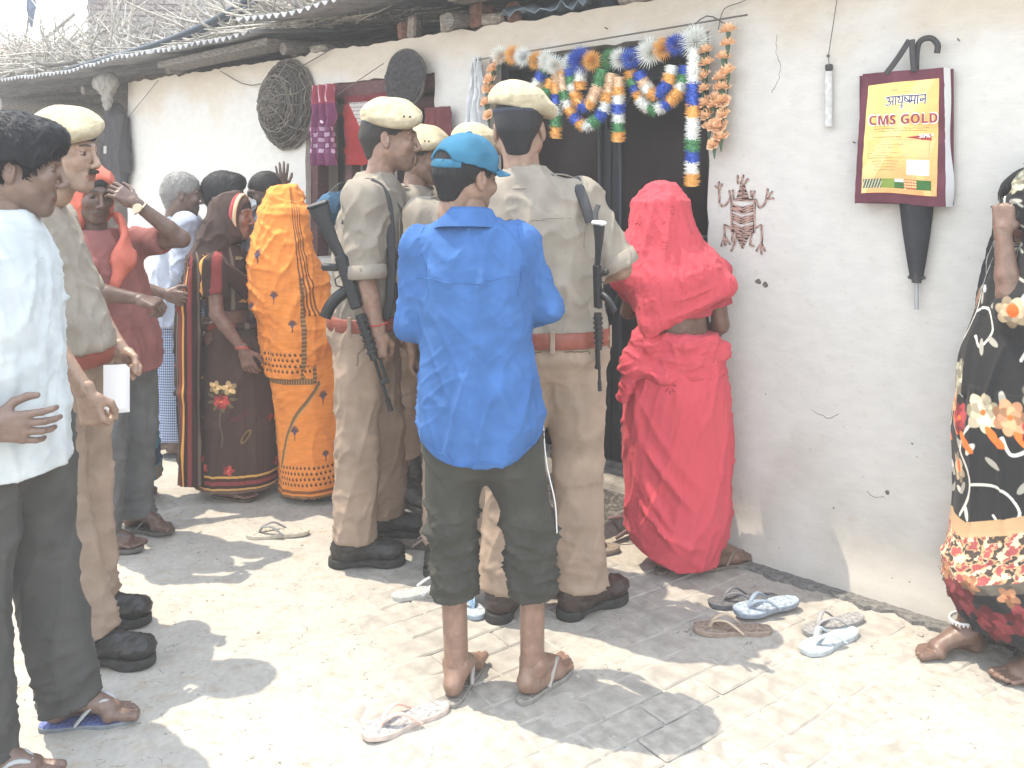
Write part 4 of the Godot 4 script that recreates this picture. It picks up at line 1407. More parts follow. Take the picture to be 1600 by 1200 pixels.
func person(label: String, x: float, d: float, j: Dictionary, skin: Color, opt := {}) -> Node3D:
	var p := thing("person", label, "person", Vector3(x, 0, -d), 0.0)
	var s: float = j.s
	var b := bounds(j, ["head", "pelvis", "neck", "shL", "shR", "elL", "elR", "wrL", "wrR", "knL", "knR", "anL", "anR"], 0.12)
	b[0].y = 0.0
	var f := Field.new(b[0], b[1], 0.0125)
	var slim: float = opt.get("slim", 0.9)
	var waist: Vector3 = j.pelvis.lerp(j.neck, 0.3)
	var chest: Vector3 = j.pelvis.lerp(j.neck, 0.68)
	f.bone(j.pelvis - Vector3(0, 0.03 * s, 0), waist, 0.098 * s * slim, 0.086 * s * slim, 0.05, j.l, 1.45)
	f.bone(waist, chest, 0.086 * s * slim, 0.100 * s * slim, 0.05, j.l, 1.45)
	f.bone(chest, j.neck - Vector3(0, 0.06 * s, 0), 0.088 * s * slim, 0.05 * s * slim, 0.03, j.l, 1.35)
	f.bone(j.neck - Vector3(0, 0.05, 0), j.head + (j.neck - j.head) * 0.35, 0.056 * s, 0.053 * s, 0.03)
	for k in ["L", "R"]:
		f.bone(j["sh" + k].lerp(chest, 0.3), j["sh" + k] - Vector3(0, 0.012, 0), 0.045 * s * slim, 0.042 * s * slim, 0.03)
		f.bone(j["sh" + k], j["el" + k], 0.045 * s, 0.037 * s, 0.02)
		f.bone(j["el" + k], j["el" + k].lerp(j["wr" + k], 0.3), 0.036 * s, 0.036 * s, 0.015)
		f.bone(j["el" + k].lerp(j["wr" + k], 0.3), j["wr" + k], 0.036 * s, 0.0255 * s, 0.015)
		f.bone(j["hip" + k], j["kn" + k], 0.072 * s * slim, 0.05 * s * slim, 0.04)
		f.bone(j["kn" + k], j["kn" + k].lerp(j["an" + k], 0.35), 0.048 * s, 0.052 * s * slim, 0.02)
		f.bone(j["kn" + k].lerp(j["an" + k], 0.35), j["an" + k] + Vector3(0, 0.02 * s, -0.0) - Vector3(sin(float(j["fy" + k])), 0, cos(float(j["fy" + k]))) * 0.012 * s, 0.050 * s * slim, 0.0375 * s, 0.02)
	var st := SurfaceTool.new()
	st.append_from(mesh_of(plain_tint(f.skin())), 0, Transform3D.IDENTITY)
	if opt.get("head", true): st.append_from(head_form(opt.get("female", false)), 0, head_xf(j))
	for k in ["L", "R"]:
		if opt.get("hand" + k, true):
			var y: Vector3 = j["hd" + k].normalized()
			var z: Vector3 = j["hp" + k]
			z = (z - y * z.dot(y)).normalized()
			var hm := hand_form(j["pose" + k])
			var bx := y.cross(z)
			if k == "L":
				hm = mirrored(hm, "hand_l_" + j["pose" + k])
			st.append_from(hm, 0, Transform3D(Basis(bx, y, z) * Basis.from_scale(Vector3.ONE * s * 1.0), j["wr" + k]))
		if j["foot" + k]:
			var fm := foot_form()
			if k == "L": fm = mirrored(fm, "foot_l")
			st.append_from(fm, 0, foot_xf(j, k, 0.016 if opt.get("shod", true) else 0.002))
	var m := mat("skin_" + skin.to_html(), skin, 0.40, "mottle", 8.0, "grain", 0.09)
	m.metallic_specular = 0.45
	m.subsurf_scatter_enabled = true
	m.subsurf_scatter_strength = 0.06
	obj("body", st.commit(), m, p)
	return p

func foot_xf(j: Dictionary, k: String, y: float) -> Transform3D:
	var a: Vector3 = j["an" + k]
	return Transform3D(Basis(Vector3.UP, j["fy" + k]) * Basis.from_scale(Vector3.ONE * float(j.s) * 1.0), Vector3(a.x, y + maxf(0.0, a.y - 0.085 * float(j.s)), a.z))

func slippers_on(p: Node3D, j: Dictionary, sole: Color, bed: Color, strap: Color) -> void:
	for k in ["L", "R"]:
		var n := Node3D.new()
		n.name = "slipper"
		p.add_child(n, true)
		var x := foot_xf(j, k, 0.0)
		n.transform = x
		n.position += x.basis.z * 0.05
		n.scale = Vector3(1.05, 1.0, 1.04) * float(j.s)
		slipper(n, sole, bed, strap)
		n.get_child(2).scale = Vector3(0.92, 1.55, 1.0)

func boots_on(p: Node3D, j: Dictionary, c: Color) -> void:
	var f := boot_forms()
	for k in ["L", "R"]:
		var n := obj("boot", f[0], mat("boot_" + c.to_html(), c, 0.42, "blotch", 7.0), p)
		n.transform = foot_xf(j, k, 0.0)
		obj("sole", f[1], mat("boot_sole", L(0.05, 0.048, 0.045), 0.8, "blotch", 7.0), n)
		obj("laces", f[2], mat("lace", L(0.05, 0.05, 0.05), 0.8), n)

func hair_on(p: Node3D, j: Dictionary, kind: String, c: Color) -> void:
	var m := mat("hair_" + c.to_html(), c, 0.62)
	m.metallic_specular = 0.3
	var o := obj("hair", hair_form(kind), m, p)
	o.transform = head_xf(j)

func beret_on(p: Node3D, j: Dictionary, tilt := 0.0) -> void:
	var f := beret_forms()
	var m := mat("felt", L(0.50, 0.425, 0.285), 0.98, "mottle", 6.0, "grain", 0.12)
	m.rim_enabled = true
	m.rim = 0.35
	var o := obj("beret", f[0], m, p)
	o.transform = head_xf(j) * Transform3D(Basis(Vector3.RIGHT, tilt), Vector3(0, 0.004, 0))
	obj("band", f[1], mat("beret_band", L(0.035, 0.04, 0.06), 0.7), o)
	var st := st_new()
	for k in 2: box(st, Vector3(-0.118 - k * 0.004, 0.078, 0.055 + k * 0.022), Vector3(0.005, 0.008, 0.008))
	obj("eyelet", done(st), mat("lace", L(0.05, 0.05, 0.05), 0.8), o)

func seams_of(mm: Dictionary, list: Array) -> Array:      # lays stitched lines on the cloth
	var out := []
	for s_ in list:
		var line := []
		for q in smooth(s_, 4):
			var best := 0
			var bd := 99.0
			for i in mm.v.size():
				var d2: float = mm.v[i].distance_squared_to(q)
				if d2 < bd:
					bd = d2
					best = i
			line.append(mm.v[best] + mm.n[best] * 0.0004)
		out.append(line)
	return out

# shirt: keys are [fraction of way pelvis -> neck, half width, half depth] from the hem up
func shirt_on(p: Node3D, j: Dictionary, m: Material, o := {}) -> MeshInstance3D:
	var s: float = j.s
	var sleeve := {"L": o.get("sleeve", 1.0), "R": o.get("sleeve", 1.0)}
	if o.has("sleeveL"): sleeve.L = o.sleeveL
	if o.has("sleeveR"): sleeve.R = o.sleeveR
	var pts := ["neck", "shL", "shR"]
	for k in ["L", "R"]:
		pts.append("el" + k)
		if sleeve[k] > 1.0: pts.append("wr" + k)
	var hem: float = o.get("hem", 0.9 * s)
	pts.append(Vector3(j.pelvis.x, hem, j.pelvis.z))
	var b := bounds(j, pts, 0.10)
	b[0] -= Vector3(0.12, 0, 0.12)
	b[1] += Vector3(0.12, 0, 0.12)
	var f := Field.new(b[0], b[1], o.get("cell", 0.0095))
	var e: float = o.get("ease", 1.0)
	var keys := []
	for q in o.get("keys", [[hem, 0.170, 0.125], [0.98 * s, 0.165, 0.120], [1.14 * s, 0.175, 0.122], [1.27 * s, 0.178, 0.118], [1.36 * s, 0.155, 0.098], [1.425 * s, 0.095, 0.078], [1.462 * s, 0.063, 0.064]]):
		var t: float = (float(q[0]) - j.pelvis.y) / (j.neck.y - j.pelvis.y)
		var c: Vector3 = j.pelvis.lerp(j.neck, maxf(t, 0.0))
		var belly: float = o.get("belly", 0.0) * exp(-pow((t - 0.15) / 0.3, 2.0))
		var hump: float = o.get("hump", 0.0) * exp(-pow((t - 0.85) / 0.25, 2.0))
		c += j.f * (belly - hump)
		keys.append([q[0], c.x, c.z, q[1] * s * e, q[2] * s * e + absf(belly) * 0.5])
	f.column(keys, j.yaw, 0.03)
	for k in ["L", "R"]:
		var sh: Vector3 = j["sh" + k]
		var el: Vector3 = j["el" + k]
		var wr: Vector3 = j["wr" + k]
		var r: float = o.get("arm", 0.062) * s
		var top: Vector3 = j.pelvis.lerp(j.neck, 0.86)
		f.bone(top.lerp(sh, 0.4), sh, r * 0.95, r, 0.04)
		if sleeve[k] <= 1.0:
			f.bone(sh, sh.lerp(el, sleeve[k]), r, r * 0.98, 0.035, Vector3.RIGHT, 1.0, 2)
		else:
			f.bone(sh, el, r, r * 0.86, 0.035)
			f.bone(el, el.lerp(wr, sleeve[k] - 1.0), r * 0.86, r * o.get("cuff", 0.74), 0.02, Vector3.RIGHT, 1.0, 2)
	var mm := f.skin()
	var auto := []
	var mid: Vector3 = j.pelvis.lerp(j.neck, 0.5)
	for k in ["L", "R"]:
		var sh: Vector3 = j["sh" + k]
		var el: Vector3 = j["el" + k]
		var r: float = o.get("arm", 0.062) * s
		var pit: Vector3 = sh.lerp(mid, 0.18) - Vector3(0, 0.07 * s, 0)
		for q in [1.0, -1.0]:
			auto.append([pit + j.f * q * 0.10 * s, mid + j.f * q * 0.13 * s + (sh - mid) * 0.25, 0.011, 0.010])
			auto.append([pit + j.f * q * 0.09 * s + Vector3(0, 0.03, 0), mid.lerp(j.neck, 0.5) + j.f * q * 0.12 * s + (sh - mid) * 0.2, 0.010, 0.008])
		var d: Vector3 = (el - sh).normalized()
		for i in 5:
			var c: Vector3 = sh.lerp(el, 0.25 + i * 0.17)
			if sleeve[k] < 1.0 and 0.25 + i * 0.17 > sleeve[k]: continue
			var side: Vector3 = j.f if i % 2 else -j.f
			var out: Vector3 = (sh - mid) * Vector3(1, 0, 1)
			out = out.normalized()
			auto.append([c + side * r - out * r * 0.3, c + out * r * 1.05 + d * 0.03, 0.008, 0.009])
			auto.append([c + Vector3(0, 0, r), c + out * r + d * 0.035, 0.008, 0.008])
	fold(mm, o.get("folds", [[Vector3(4, 4, 4), 0.007, false], [Vector3(6, 2.6, 6), 0.008, true, 0, 0, 0.5], [Vector3(9, 4, 9), 0.006, true, 0, 0, -0.7], [Vector3(15, 2.5, 15), 0.007, true, 1.10 * s, 0.97 * s]]), o.get("creases", []) + auto, int(j.head.x * 1000.0) + int(hem * 100.0))
	if o.has("warp"):
		var vs: PackedVector3Array = mm.v
		var w: Callable = o.warp
		for i in vs.size(): vs[i] = w.call(vs[i])
		mm.v = vs
	var seam_lines := seams_of(mm, o.get("seams", []))
	if o.has("uv"): mm = wrap_uv(mm, o.uv[0], o.uv[1], 0.0, o.uv[2], o.uv[3])
	var node := obj(o.get("name", "shirt"), mesh_of(plain_tint(mm)), m, p)
	for line in seam_lines:
		var ss := st_new()
		tube(ss, line, 0.0018, 5)
		obj("seam", done(ss), m, node)
	for k in ["L", "R"]:
		if o.get("roll", false) and sleeve[k] < 2.0:
			var a: Vector3 = j["sh" + k].lerp(j["el" + k], sleeve[k]) if sleeve[k] <= 1.0 else j["el" + k].lerp(j["wr" + k], sleeve[k] - 1.0)
			var d: Vector3 = (j["el" + k] - j["sh" + k]).normalized() if sleeve[k] <= 1.0 else (j["wr" + k] - j["el" + k]).normalized()
			var r2: float = o.get("arm", 0.062) * s * (1.0 if sleeve[k] <= 1.0 else o.get("cuff", 0.74) + 0.06)
			var st := st_new()
			tube(st, [a - d * 0.052, a - d * 0.048, a - d * 0.02, a - d * 0.004, a + d * 0.002], [r2 * 0.98, r2 * 1.10, r2 * 1.12, r2 * 1.10, r2 * 0.95], 18)
			obj("rolled_cuff", done(st), m, node)
	return node

func collar_on(shirt: Node3D, j: Dictionary, m: Material, r := 0.064, tall := 0.05) -> void:
	var s: float = j.s
	var c: Vector3 = j.neck + Vector3(0, -0.012 * s, 0)
	var st := st_new()
	sheet(st, 30, 6, func(u: float, v: float) -> Vector3:
		var a: float = lerpf(0.28, TAU - 0.28, u)
		var front := pow(absf(cos(a * 0.5)), 3.0)
		var prof := [[0.030, -0.022], [0.020, -0.002], [0.008, 0.020], [0.002, 0.030], [-0.004, 0.026], [-0.005, 0.006], [-0.005, -0.02]]
		var q: Array = prof[int(v * 6.0 + 0.5)]
		var drop := front * 0.035
		var out: float = q[0] + (front * 0.012 if v < 0.3 else 0.0)
		var rad := (r + out) * s
		return c + j.f * cos(a) * rad * 1.02 + j.l * sin(a) * rad * 1.08 + Vector3(0, (q[1] * tall / 0.05 - drop - (front * 0.03 if v < 0.2 else 0.0)) * s, 0), 0.0025)
	obj("collar", done(st), m, shirt)

func trousers_on(p: Node3D, j: Dictionary, m: Material, o := {}) -> MeshInstance3D:
	var s: float = j.s
	var top: float = o.get("top", 0.98 * s)
	var w: float = o.get("wide", 1.0)
	var cuff: float = o.get("cuff", 0.07)
	var b := bounds(j, ["hipL", "hipR", "knL", "knR", "anL", "anR", Vector3(j.pelvis.x, top, j.pelvis.z)], 0.14)
	b[0].y = cuff - 0.03
	var f := Field.new(b[0], b[1], o.get("cell", 0.0095))
	var c: float = o.get("crotch", 0.80 * s)
	var P: Vector3 = j.pelvis
	f.column([[c - 0.02, P.x, P.z, 0.10 * s, 0.09 * s], [c + 0.05 * s, P.x - j.f.x * 0.01, P.z - j.f.z * 0.01, 0.168 * s * o.get("hip", 1.0), 0.128 * s * o.get("hip", 1.0)], [(c + top) * 0.5 + 0.02, P.x, P.z, 0.166 * s * o.get("hip", 1.0), 0.125 * s * o.get("hip", 1.0)], [top, P.x, P.z, 0.158 * s * o.get("hip", 1.0), 0.115 * s * o.get("hip", 1.0)]], j.yaw, 0.05)
	for k in ["L", "R"]:
		var hip: Vector3 = j["hip" + k]
		var kn: Vector3 = j["kn" + k]
		var an: Vector3 = j["an" + k]
		var end: Vector3 = an
		if cuff > kn.y: end = kn
		else: end = kn.lerp(an, clampf((kn.y - cuff) / maxf(0.01, kn.y - an.y), 0.0, 1.3))
		var rk: float = o.get("knee", 0.072) * s * w
		var rc: float = o.get("ankle", 0.066) * s * w
		f.bone(hip - Vector3(0, 0.03, 0), kn, 0.092 * s * w, rk, 0.05)
		f.bone(kn, end, rk, rc, 0.03, Vector3.RIGHT, 1.0, 2)
	var mm := f.skin()
	var auto := []
	for k in ["L", "R"]:
		var kn: Vector3 = j["kn" + k]
		var hip: Vector3 = j["hip" + k]
		var cr := Vector3(P.x, c + 0.03, P.z)
		for q in [1.0, -1.0]:
			for i in 3:
				auto.append([cr + j.f * q * 0.09 * s - Vector3(0, 0.02 * i, 0), hip + (hip - P) * 0.9 + j.f * q * 0.09 * s + Vector3(0, 0.05 - i * 0.07, 0), 0.010, 0.009])
			for i in 3:
				var h := kn + Vector3(0, 0.07 - i * 0.055, 0)
				auto.append([h + j.f * q * 0.07 * s - j.l * 0.05, h + j.f * q * 0.07 * s + j.l * 0.05 + Vector3(0, 0.03 * (1 if i % 2 else -1), 0), 0.010, 0.008])
	fold(mm, o.get("folds", [[Vector3(5, 2.5, 5), 0.008, false], [Vector3(7, 2.2, 7), 0.007, true, 0, 0, 0.35], [Vector3(5, 15, 5), 0.008, true, 0.36 * s, 0.10 * s, 0.25], [Vector3(6, 9, 6), 0.005, true, 0, 0, -0.5]]), o.get("creases", []) + auto, int(j.head.x * 1000.0) + 7)
	var seam_lines := seams_of(mm, o.get("seams", []))
	var node := obj("trousers", mesh_of(plain_tint(mm)), m, p)
	for line in seam_lines:
		var ss := st_new()
		tube(ss, line, 0.0022, 5)
		obj("pocket_seam", done(ss), o.get("seam_mat", m), node)
	return node

# a band round the body at a height
func band_on(p: Node3D, called: String, j: Dictionary, y: float, h: float, w: float, d: float, m: Material, off := Vector3.ZERO) -> MeshInstance3D:
	var st := st_new()
	var P: Vector3 = j.pelvis.lerp(j.neck, maxf(0.0, (y - j.pelvis.y) / (j.neck.y - j.pelvis.y))) + off
	var prof := [[-0.5, -0.004], [-0.42, 0.0], [0.42, 0.0], [0.5, -0.004], [0.5, -0.02]]
	st.set_smooth_group(0)
	for i in 48:
		for k in prof.size() - 1:
			var q := []
			for e in [[i, k], [i + 1, k], [i + 1, k + 1], [i, k + 1]]:
				var a: float = TAU * e[0] / 48.0
				var o: float = prof[e[1]][1]
				q.append(P + j.l * sin(a) * (w + o) + j.f * cos(a) * (d + o) + Vector3(0, y - P.y + prof[e[1]][0] * h, 0))
			quad(st, q[0], q[1], q[2], q[3])
	return obj(called, done(st), m, p)

func strap(p: Node3D, called: String, pts: Array, w: float, m: Material, flat := 0.16, hint := Vector3.UP) -> MeshInstance3D:
	var st := st_new()
	tube(st, smooth(pts, 5), w * 0.5, 8, true, flat, hint)
	return obj(called, done(st), m, p)

# ------------------------------------------------------------------ printed cloth
func petal(im: Image, x: float, y: float, rx: float, ry: float, a: float, c: Color) -> void:
	var m := maxf(rx, ry) + 1.0
	var ca := cos(a)
	var sa := sin(a)
	for py in range(maxi(0, int(y - m)), mini(im.get_height(), int(y + m) + 1)):
		for px in range(maxi(0, int(x - m)), mini(im.get_width(), int(x + m) + 1)):
			var dx := px - x
			var dy := py - y
			var u := (dx * ca + dy * sa) / rx
			var v := (-dx * sa + dy * ca) / ry
			var q := u * u + v * v
			if q < 1.0:
				im.set_pixel(px, py, im.get_pixel(px, py).lerp(c, clampf((1.0 - q) * 4.0, 0.0, 1.0)))

func flower(im: Image, x: float, y: float, r: float, c: Color, mid: Color, n := 6) -> void:
	for layer in 2:
		for k in n:
			var a := TAU * k / n + layer * 0.5 + x
			var q := r * (0.56 - layer * 0.24)
			var g := 1.0 - 0.16 * (k % 3) + 0.08 * layer
			petal(im, x + cos(a) * q, y + sin(a) * q, r * 0.50 * (1.0 - layer * 0.3), r * 0.36 * (1.0 - layer * 0.3), a, Color(c.r * g, c.g * g, c.b * g))
	petal(im, x, y, r * 0.17, r * 0.17, 0, mid)

func vine(im: Image, pts: Array, w: float, c: Color) -> void:
	var s := []
	for p in pts: s.append(Vector3(p[0], p[1], 0))
	s = smooth(s, 6)
	for i in s.size() - 1:
		var n := maxi(1, int(s[i].distance_to(s[i + 1]) / (w * 0.5)))
		for k in n:
			var p: Vector3 = s[i].lerp(s[i + 1], float(k) / n)
			petal(im, p.x, p.y, w, w, 0, c)

func print_mat(key: String, im: Image, rough := 0.9) -> StandardMaterial3D:
	var m := StandardMaterial3D.new()
	m.resource_name = key
	m.albedo_texture = ImageTexture.create_from_image(im)
	m.roughness = rough
	m.metallic_specular = 0.25
	m.rim_enabled = true
	m.rim = 0.1
	m.vertex_color_use_as_albedo = true
	m.heightmap_enabled = true
	m.heightmap_texture = T["crinkle_fine"]
	m.heightmap_scale = 0.16
	M[key] = m
	return m

# ------------------------------------------------------------------ the crowd
var KHAKI := L(0.335, 0.292, 0.24)
var KHAKI_LEG := L(0.385, 0.29, 0.22)
var BOOT := L(0.045, 0.042, 0.04)

func uniform(p: Node3D, j: Dictionary, o := {}) -> Node3D:
	var m := cloth("khaki_shirt", KHAKI)
	var t := cloth("khaki_trousers", KHAKI_LEG)
	var so := {"hem": 0.955 * float(j.s), "roll": true, "sleeve": 0.95, "ease": 1.04}
	for k in o: so[k] = o[k]
	var s := shirt_on(p, j, m, so)
	collar_on(s, j, m)
	var ps := []
	for q in [1.0, -1.0]:
		var hc: Vector3 = j.pelvis + j.l * 0.085 * q * float(j.s) - j.f * 0.13 * float(j.s) - Vector3(0, 0.055, 0)
		ps.append([hc - j.l * 0.05, hc, hc + j.l * 0.05])
		var sc: Vector3 = j.pelvis + j.l * 0.17 * q * float(j.s)
		ps.append([sc + j.f * 0.06 + Vector3(0, 0.0, 0), sc - Vector3(0, 0.08, 0), sc - j.f * 0.01 - Vector3(0, 0.15, 0)])
	trousers_on(p, j, t, {"seams": ps, "seam_mat": cloth("khaki_seam", L(0.20, 0.145, 0.10)), "ankle": 0.074, "top": 0.985 * float(j.s), "cuff": o.get("trouser_cuff", 0.10), "wide": o.get("wide", 1.02)})
	var y: float = o.get("belt", 0.965 * float(j.s))
	var belt := band_on(p, "belt", j, y, 0.052, 0.176 * float(j.s) * so.ease, 0.133 * float(j.s) * so.ease + o.get("belly", 0.0) * 0.35, mat("belt_leather", L(0.27, 0.075, 0.05), 0.45, "mottle", 7.0), j.f * o.get("belly", 0.0) * 0.55)
	for k in 5:
		var a := 0.5 + k * 1.32
		var st := st_new()
		var c: Vector3 = j.pelvis.lerp(j.neck, maxf(0.0, (y - j.pelvis.y) / (j.neck.y - j.pelvis.y))) + j.l * sin(a) * 0.178 * float(j.s) * so.ease + j.f * cos(a) * 0.135 * float(j.s) * so.ease
		box(st, Vector3(c.x, y, c.z), Vector3(0.016, 0.075, 0.007), Basis(Vector3.UP, j.yaw + a))
		obj("belt_loop", done(st), t, belt)
	for k in ["L", "R"]:
		var sh: Vector3 = j["sh" + k]
		var top: Vector3 = j.neck.lerp(sh, 0.45)
		var st := st_new()
		var pts := []
		for i in 7:
			var v := i / 6.0
			pts.append(top.lerp(sh, v) + Vector3(0, (0.040 + 0.016 * sin(v * PI * 0.9)) * float(j.s), 0))
		tube(st, pts, 0.024, 8, true, 0.14)
		obj("epaulette", done(st), m, s)
	boots_on(p, j, o.get("boot", BOOT))
	return s

func make_people() -> void:
	make_white_shirt_man()
	make_left_officer()
	make_boy()
	make_back_officer()
	make_centre_officer()
	make_side_officers()
	make_blue_bag()
	make_women()
	make_men()

func make_white_shirt_man() -> void:
	var j := joints(1.62, 1.80, {"head": Vector3(-0.025, 1.495, 0.0), "hyaw": 1.98, "hpitch": 0.08, "hs": 0.99, "neck": Vector3(-0.055, 1.375, 0.02), "pelvis": Vector3(-0.045, 0.88, 0.0),
		"shR": Vector3(-0.075, 1.285, 0.155), "elR": Vector3(-0.20, 1.03, 0.22), "wrR": Vector3(0.03, 0.915, 0.215), "hdR": Vector3(1, -0.06, -0.2), "hpR": Vector3(-0.1, 0, -1), "poseR": "hip",
		"shL": Vector3(-0.09, 1.255, -0.13), "elL": Vector3(-0.14, 1.05, -0.24), "wrL": Vector3(-0.10, 0.84, -0.20),
		"hipR": Vector3(-0.07, 0.85, 0.09), "hipL": Vector3(-0.04, 0.85, -0.09), "knR": Vector3(-0.085, 0.45, 0.08), "knL": Vector3(-0.035, 0.45, -0.13),
		"anR": Vector3(-0.07, 0.08, 0.06), "anL": Vector3(0.02, 0.08, -0.17), "fyR": 1.62, "fyL": 1.75})
	var p := person("man in a white shirt with his hand on his hip at the left edge", -1.205, 2.15, j, L(0.20, 0.13, 0.10))
	hair_on(p, j, "thick", L(0.018, 0.018, 0.021))
	var m := cloth("white_cotton", L(0.56, 0.60, 0.61), false)
	var s := shirt_on(p, j, m, {"hem": 0.765, "sleeve": 1.86, "ease": 1.06, "cuff": 0.80, "arm": 0.066, "cell": 0.0085, "keys": [[0.765, 0.185, 0.140], [0.83, 0.182, 0.136], [0.93, 0.172, 0.128], [1.07, 0.175, 0.122], [1.20, 0.178, 0.118], [1.285, 0.160, 0.1], [1.35, 0.095, 0.078], [1.395, 0.066, 0.066]],
		"folds": [[Vector3(3, 2, 3), 0.007, false], [Vector3(5, 1.4, 5), 0.008, true, 0, 0, 0.25], [Vector3(9, 3, 9), 0.005, true, 0, 0, -0.5], [Vector3(14, 6, 14), 0.003, true, 0, 0, 0.9]],
		"creases": [[Vector3(-0.02, 1.22, 0.2), Vector3(-0.16, 1.02, 0.3), 0.02, 0.012], [Vector3(-0.2, 1.0, 0.28), Vector3(-0.05, 0.93, 0.28), 0.015, 0.012], [Vector3(0.02, 1.28, 0.12), Vector3(0.06, 0.8, 0.16), 0.018, 0.008]]})
	collar_on(s, j, m, 0.070, 0.06)
	trousers_on(p, j, cloth("slate_trousers", L(0.088, 0.086, 0.082)), {"top": 0.90, "hip": 0.88, "cuff": 0.075, "wide": 1.12, "cell": 0.009, "ankle": 0.07})
	slippers_on(p, j, L(0.22, 0.24, 0.26), L(0.20, 0.24, 0.55), L(0.35, 0.36, 0.36))

func make_left_officer() -> void:
	var j := joints(1.70, 1.50, {"head": Vector3(0.01, 1.545, 0), "hyaw": 1.45, "hpitch": 0.0, "neck": Vector3(-0.105, 1.405, 0), "pelvis": Vector3(-0.01, 0.93, 0),
		"shR": Vector3(-0.135, 1.335, 0.17), "elR": Vector3(0.03, 1.06, 0.22), "wrR": Vector3(0.185, 0.845, 0.22), "hdR": Vector3(0.25, -1, 0.0), "hpR": Vector3(0.1, 0, -1), "poseR": "grip",
		"shL": Vector3(-0.125, 1.335, -0.17), "elL": Vector3(-0.02, 1.06, -0.20), "wrL": Vector3(0.12, 0.90, -0.14), "hdL": Vector3(0.6, -1, 0.1), "hpL": Vector3(0, 0, 1), "poseL": "grip",
		"knR": Vector3(0.045, 0.47, 0.10), "anR": Vector3(0.15, 0.085, 0.11), "knL": Vector3(0.02, 0.48, -0.11), "anL": Vector3(0.035, 0.085, -0.12), "fyR": 1.5, "fyL": 1.6, "footL": false, "footR": false})
	var p := person("officer in khaki and cream beret standing behind the white-shirted man", -1.425, 2.737, j, L(0.38, 0.25, 0.18))
	hair_on(p, j, "crop", L(0.03, 0.03, 0.03))
	beret_on(p, j, 0.06)
	uniform(p, j, {"belly": 0.03, "ease": 0.96, "belt": 0.912, "hem": 0.93, "trouser_cuff": 0.085, "wide": 1.08})
	var st := st_new()
	box(st, Vector3.ZERO, Vector3(0.030, 0.016, 0.016), Basis.IDENTITY, 0.005)
	var mo := obj("moustache", done(st), mat("hair_dark", L(0.025, 0.025, 0.025), 0.7), p)
	mo.transform = head_xf(j) * Transform3D(Basis.from_scale(Vector3(1.5, 0.8, 0.8)), Vector3(0, -0.052, 0.099))
	# the folded papers in his far hand
	var n := thing("folded_papers", "folded white papers held at the belt of the left officer", "papers", Vector3(-1.39 + 0.155, 0.755, -2.68), 0.25)
	for k in 3:
		st = st_new()
		sheet(st, 4, 4, func(u: float, v: float) -> Vector3: return Vector3(u * 0.066 - 0.03 + k * 0.004, v * 0.14 - k * 0.006, k * -0.005 + 0.006 * sin(u * 3.0)), 0.002)
		obj("sheet", done(st), mat("paper", L(0.72, 0.71, 0.72), 0.9), n)

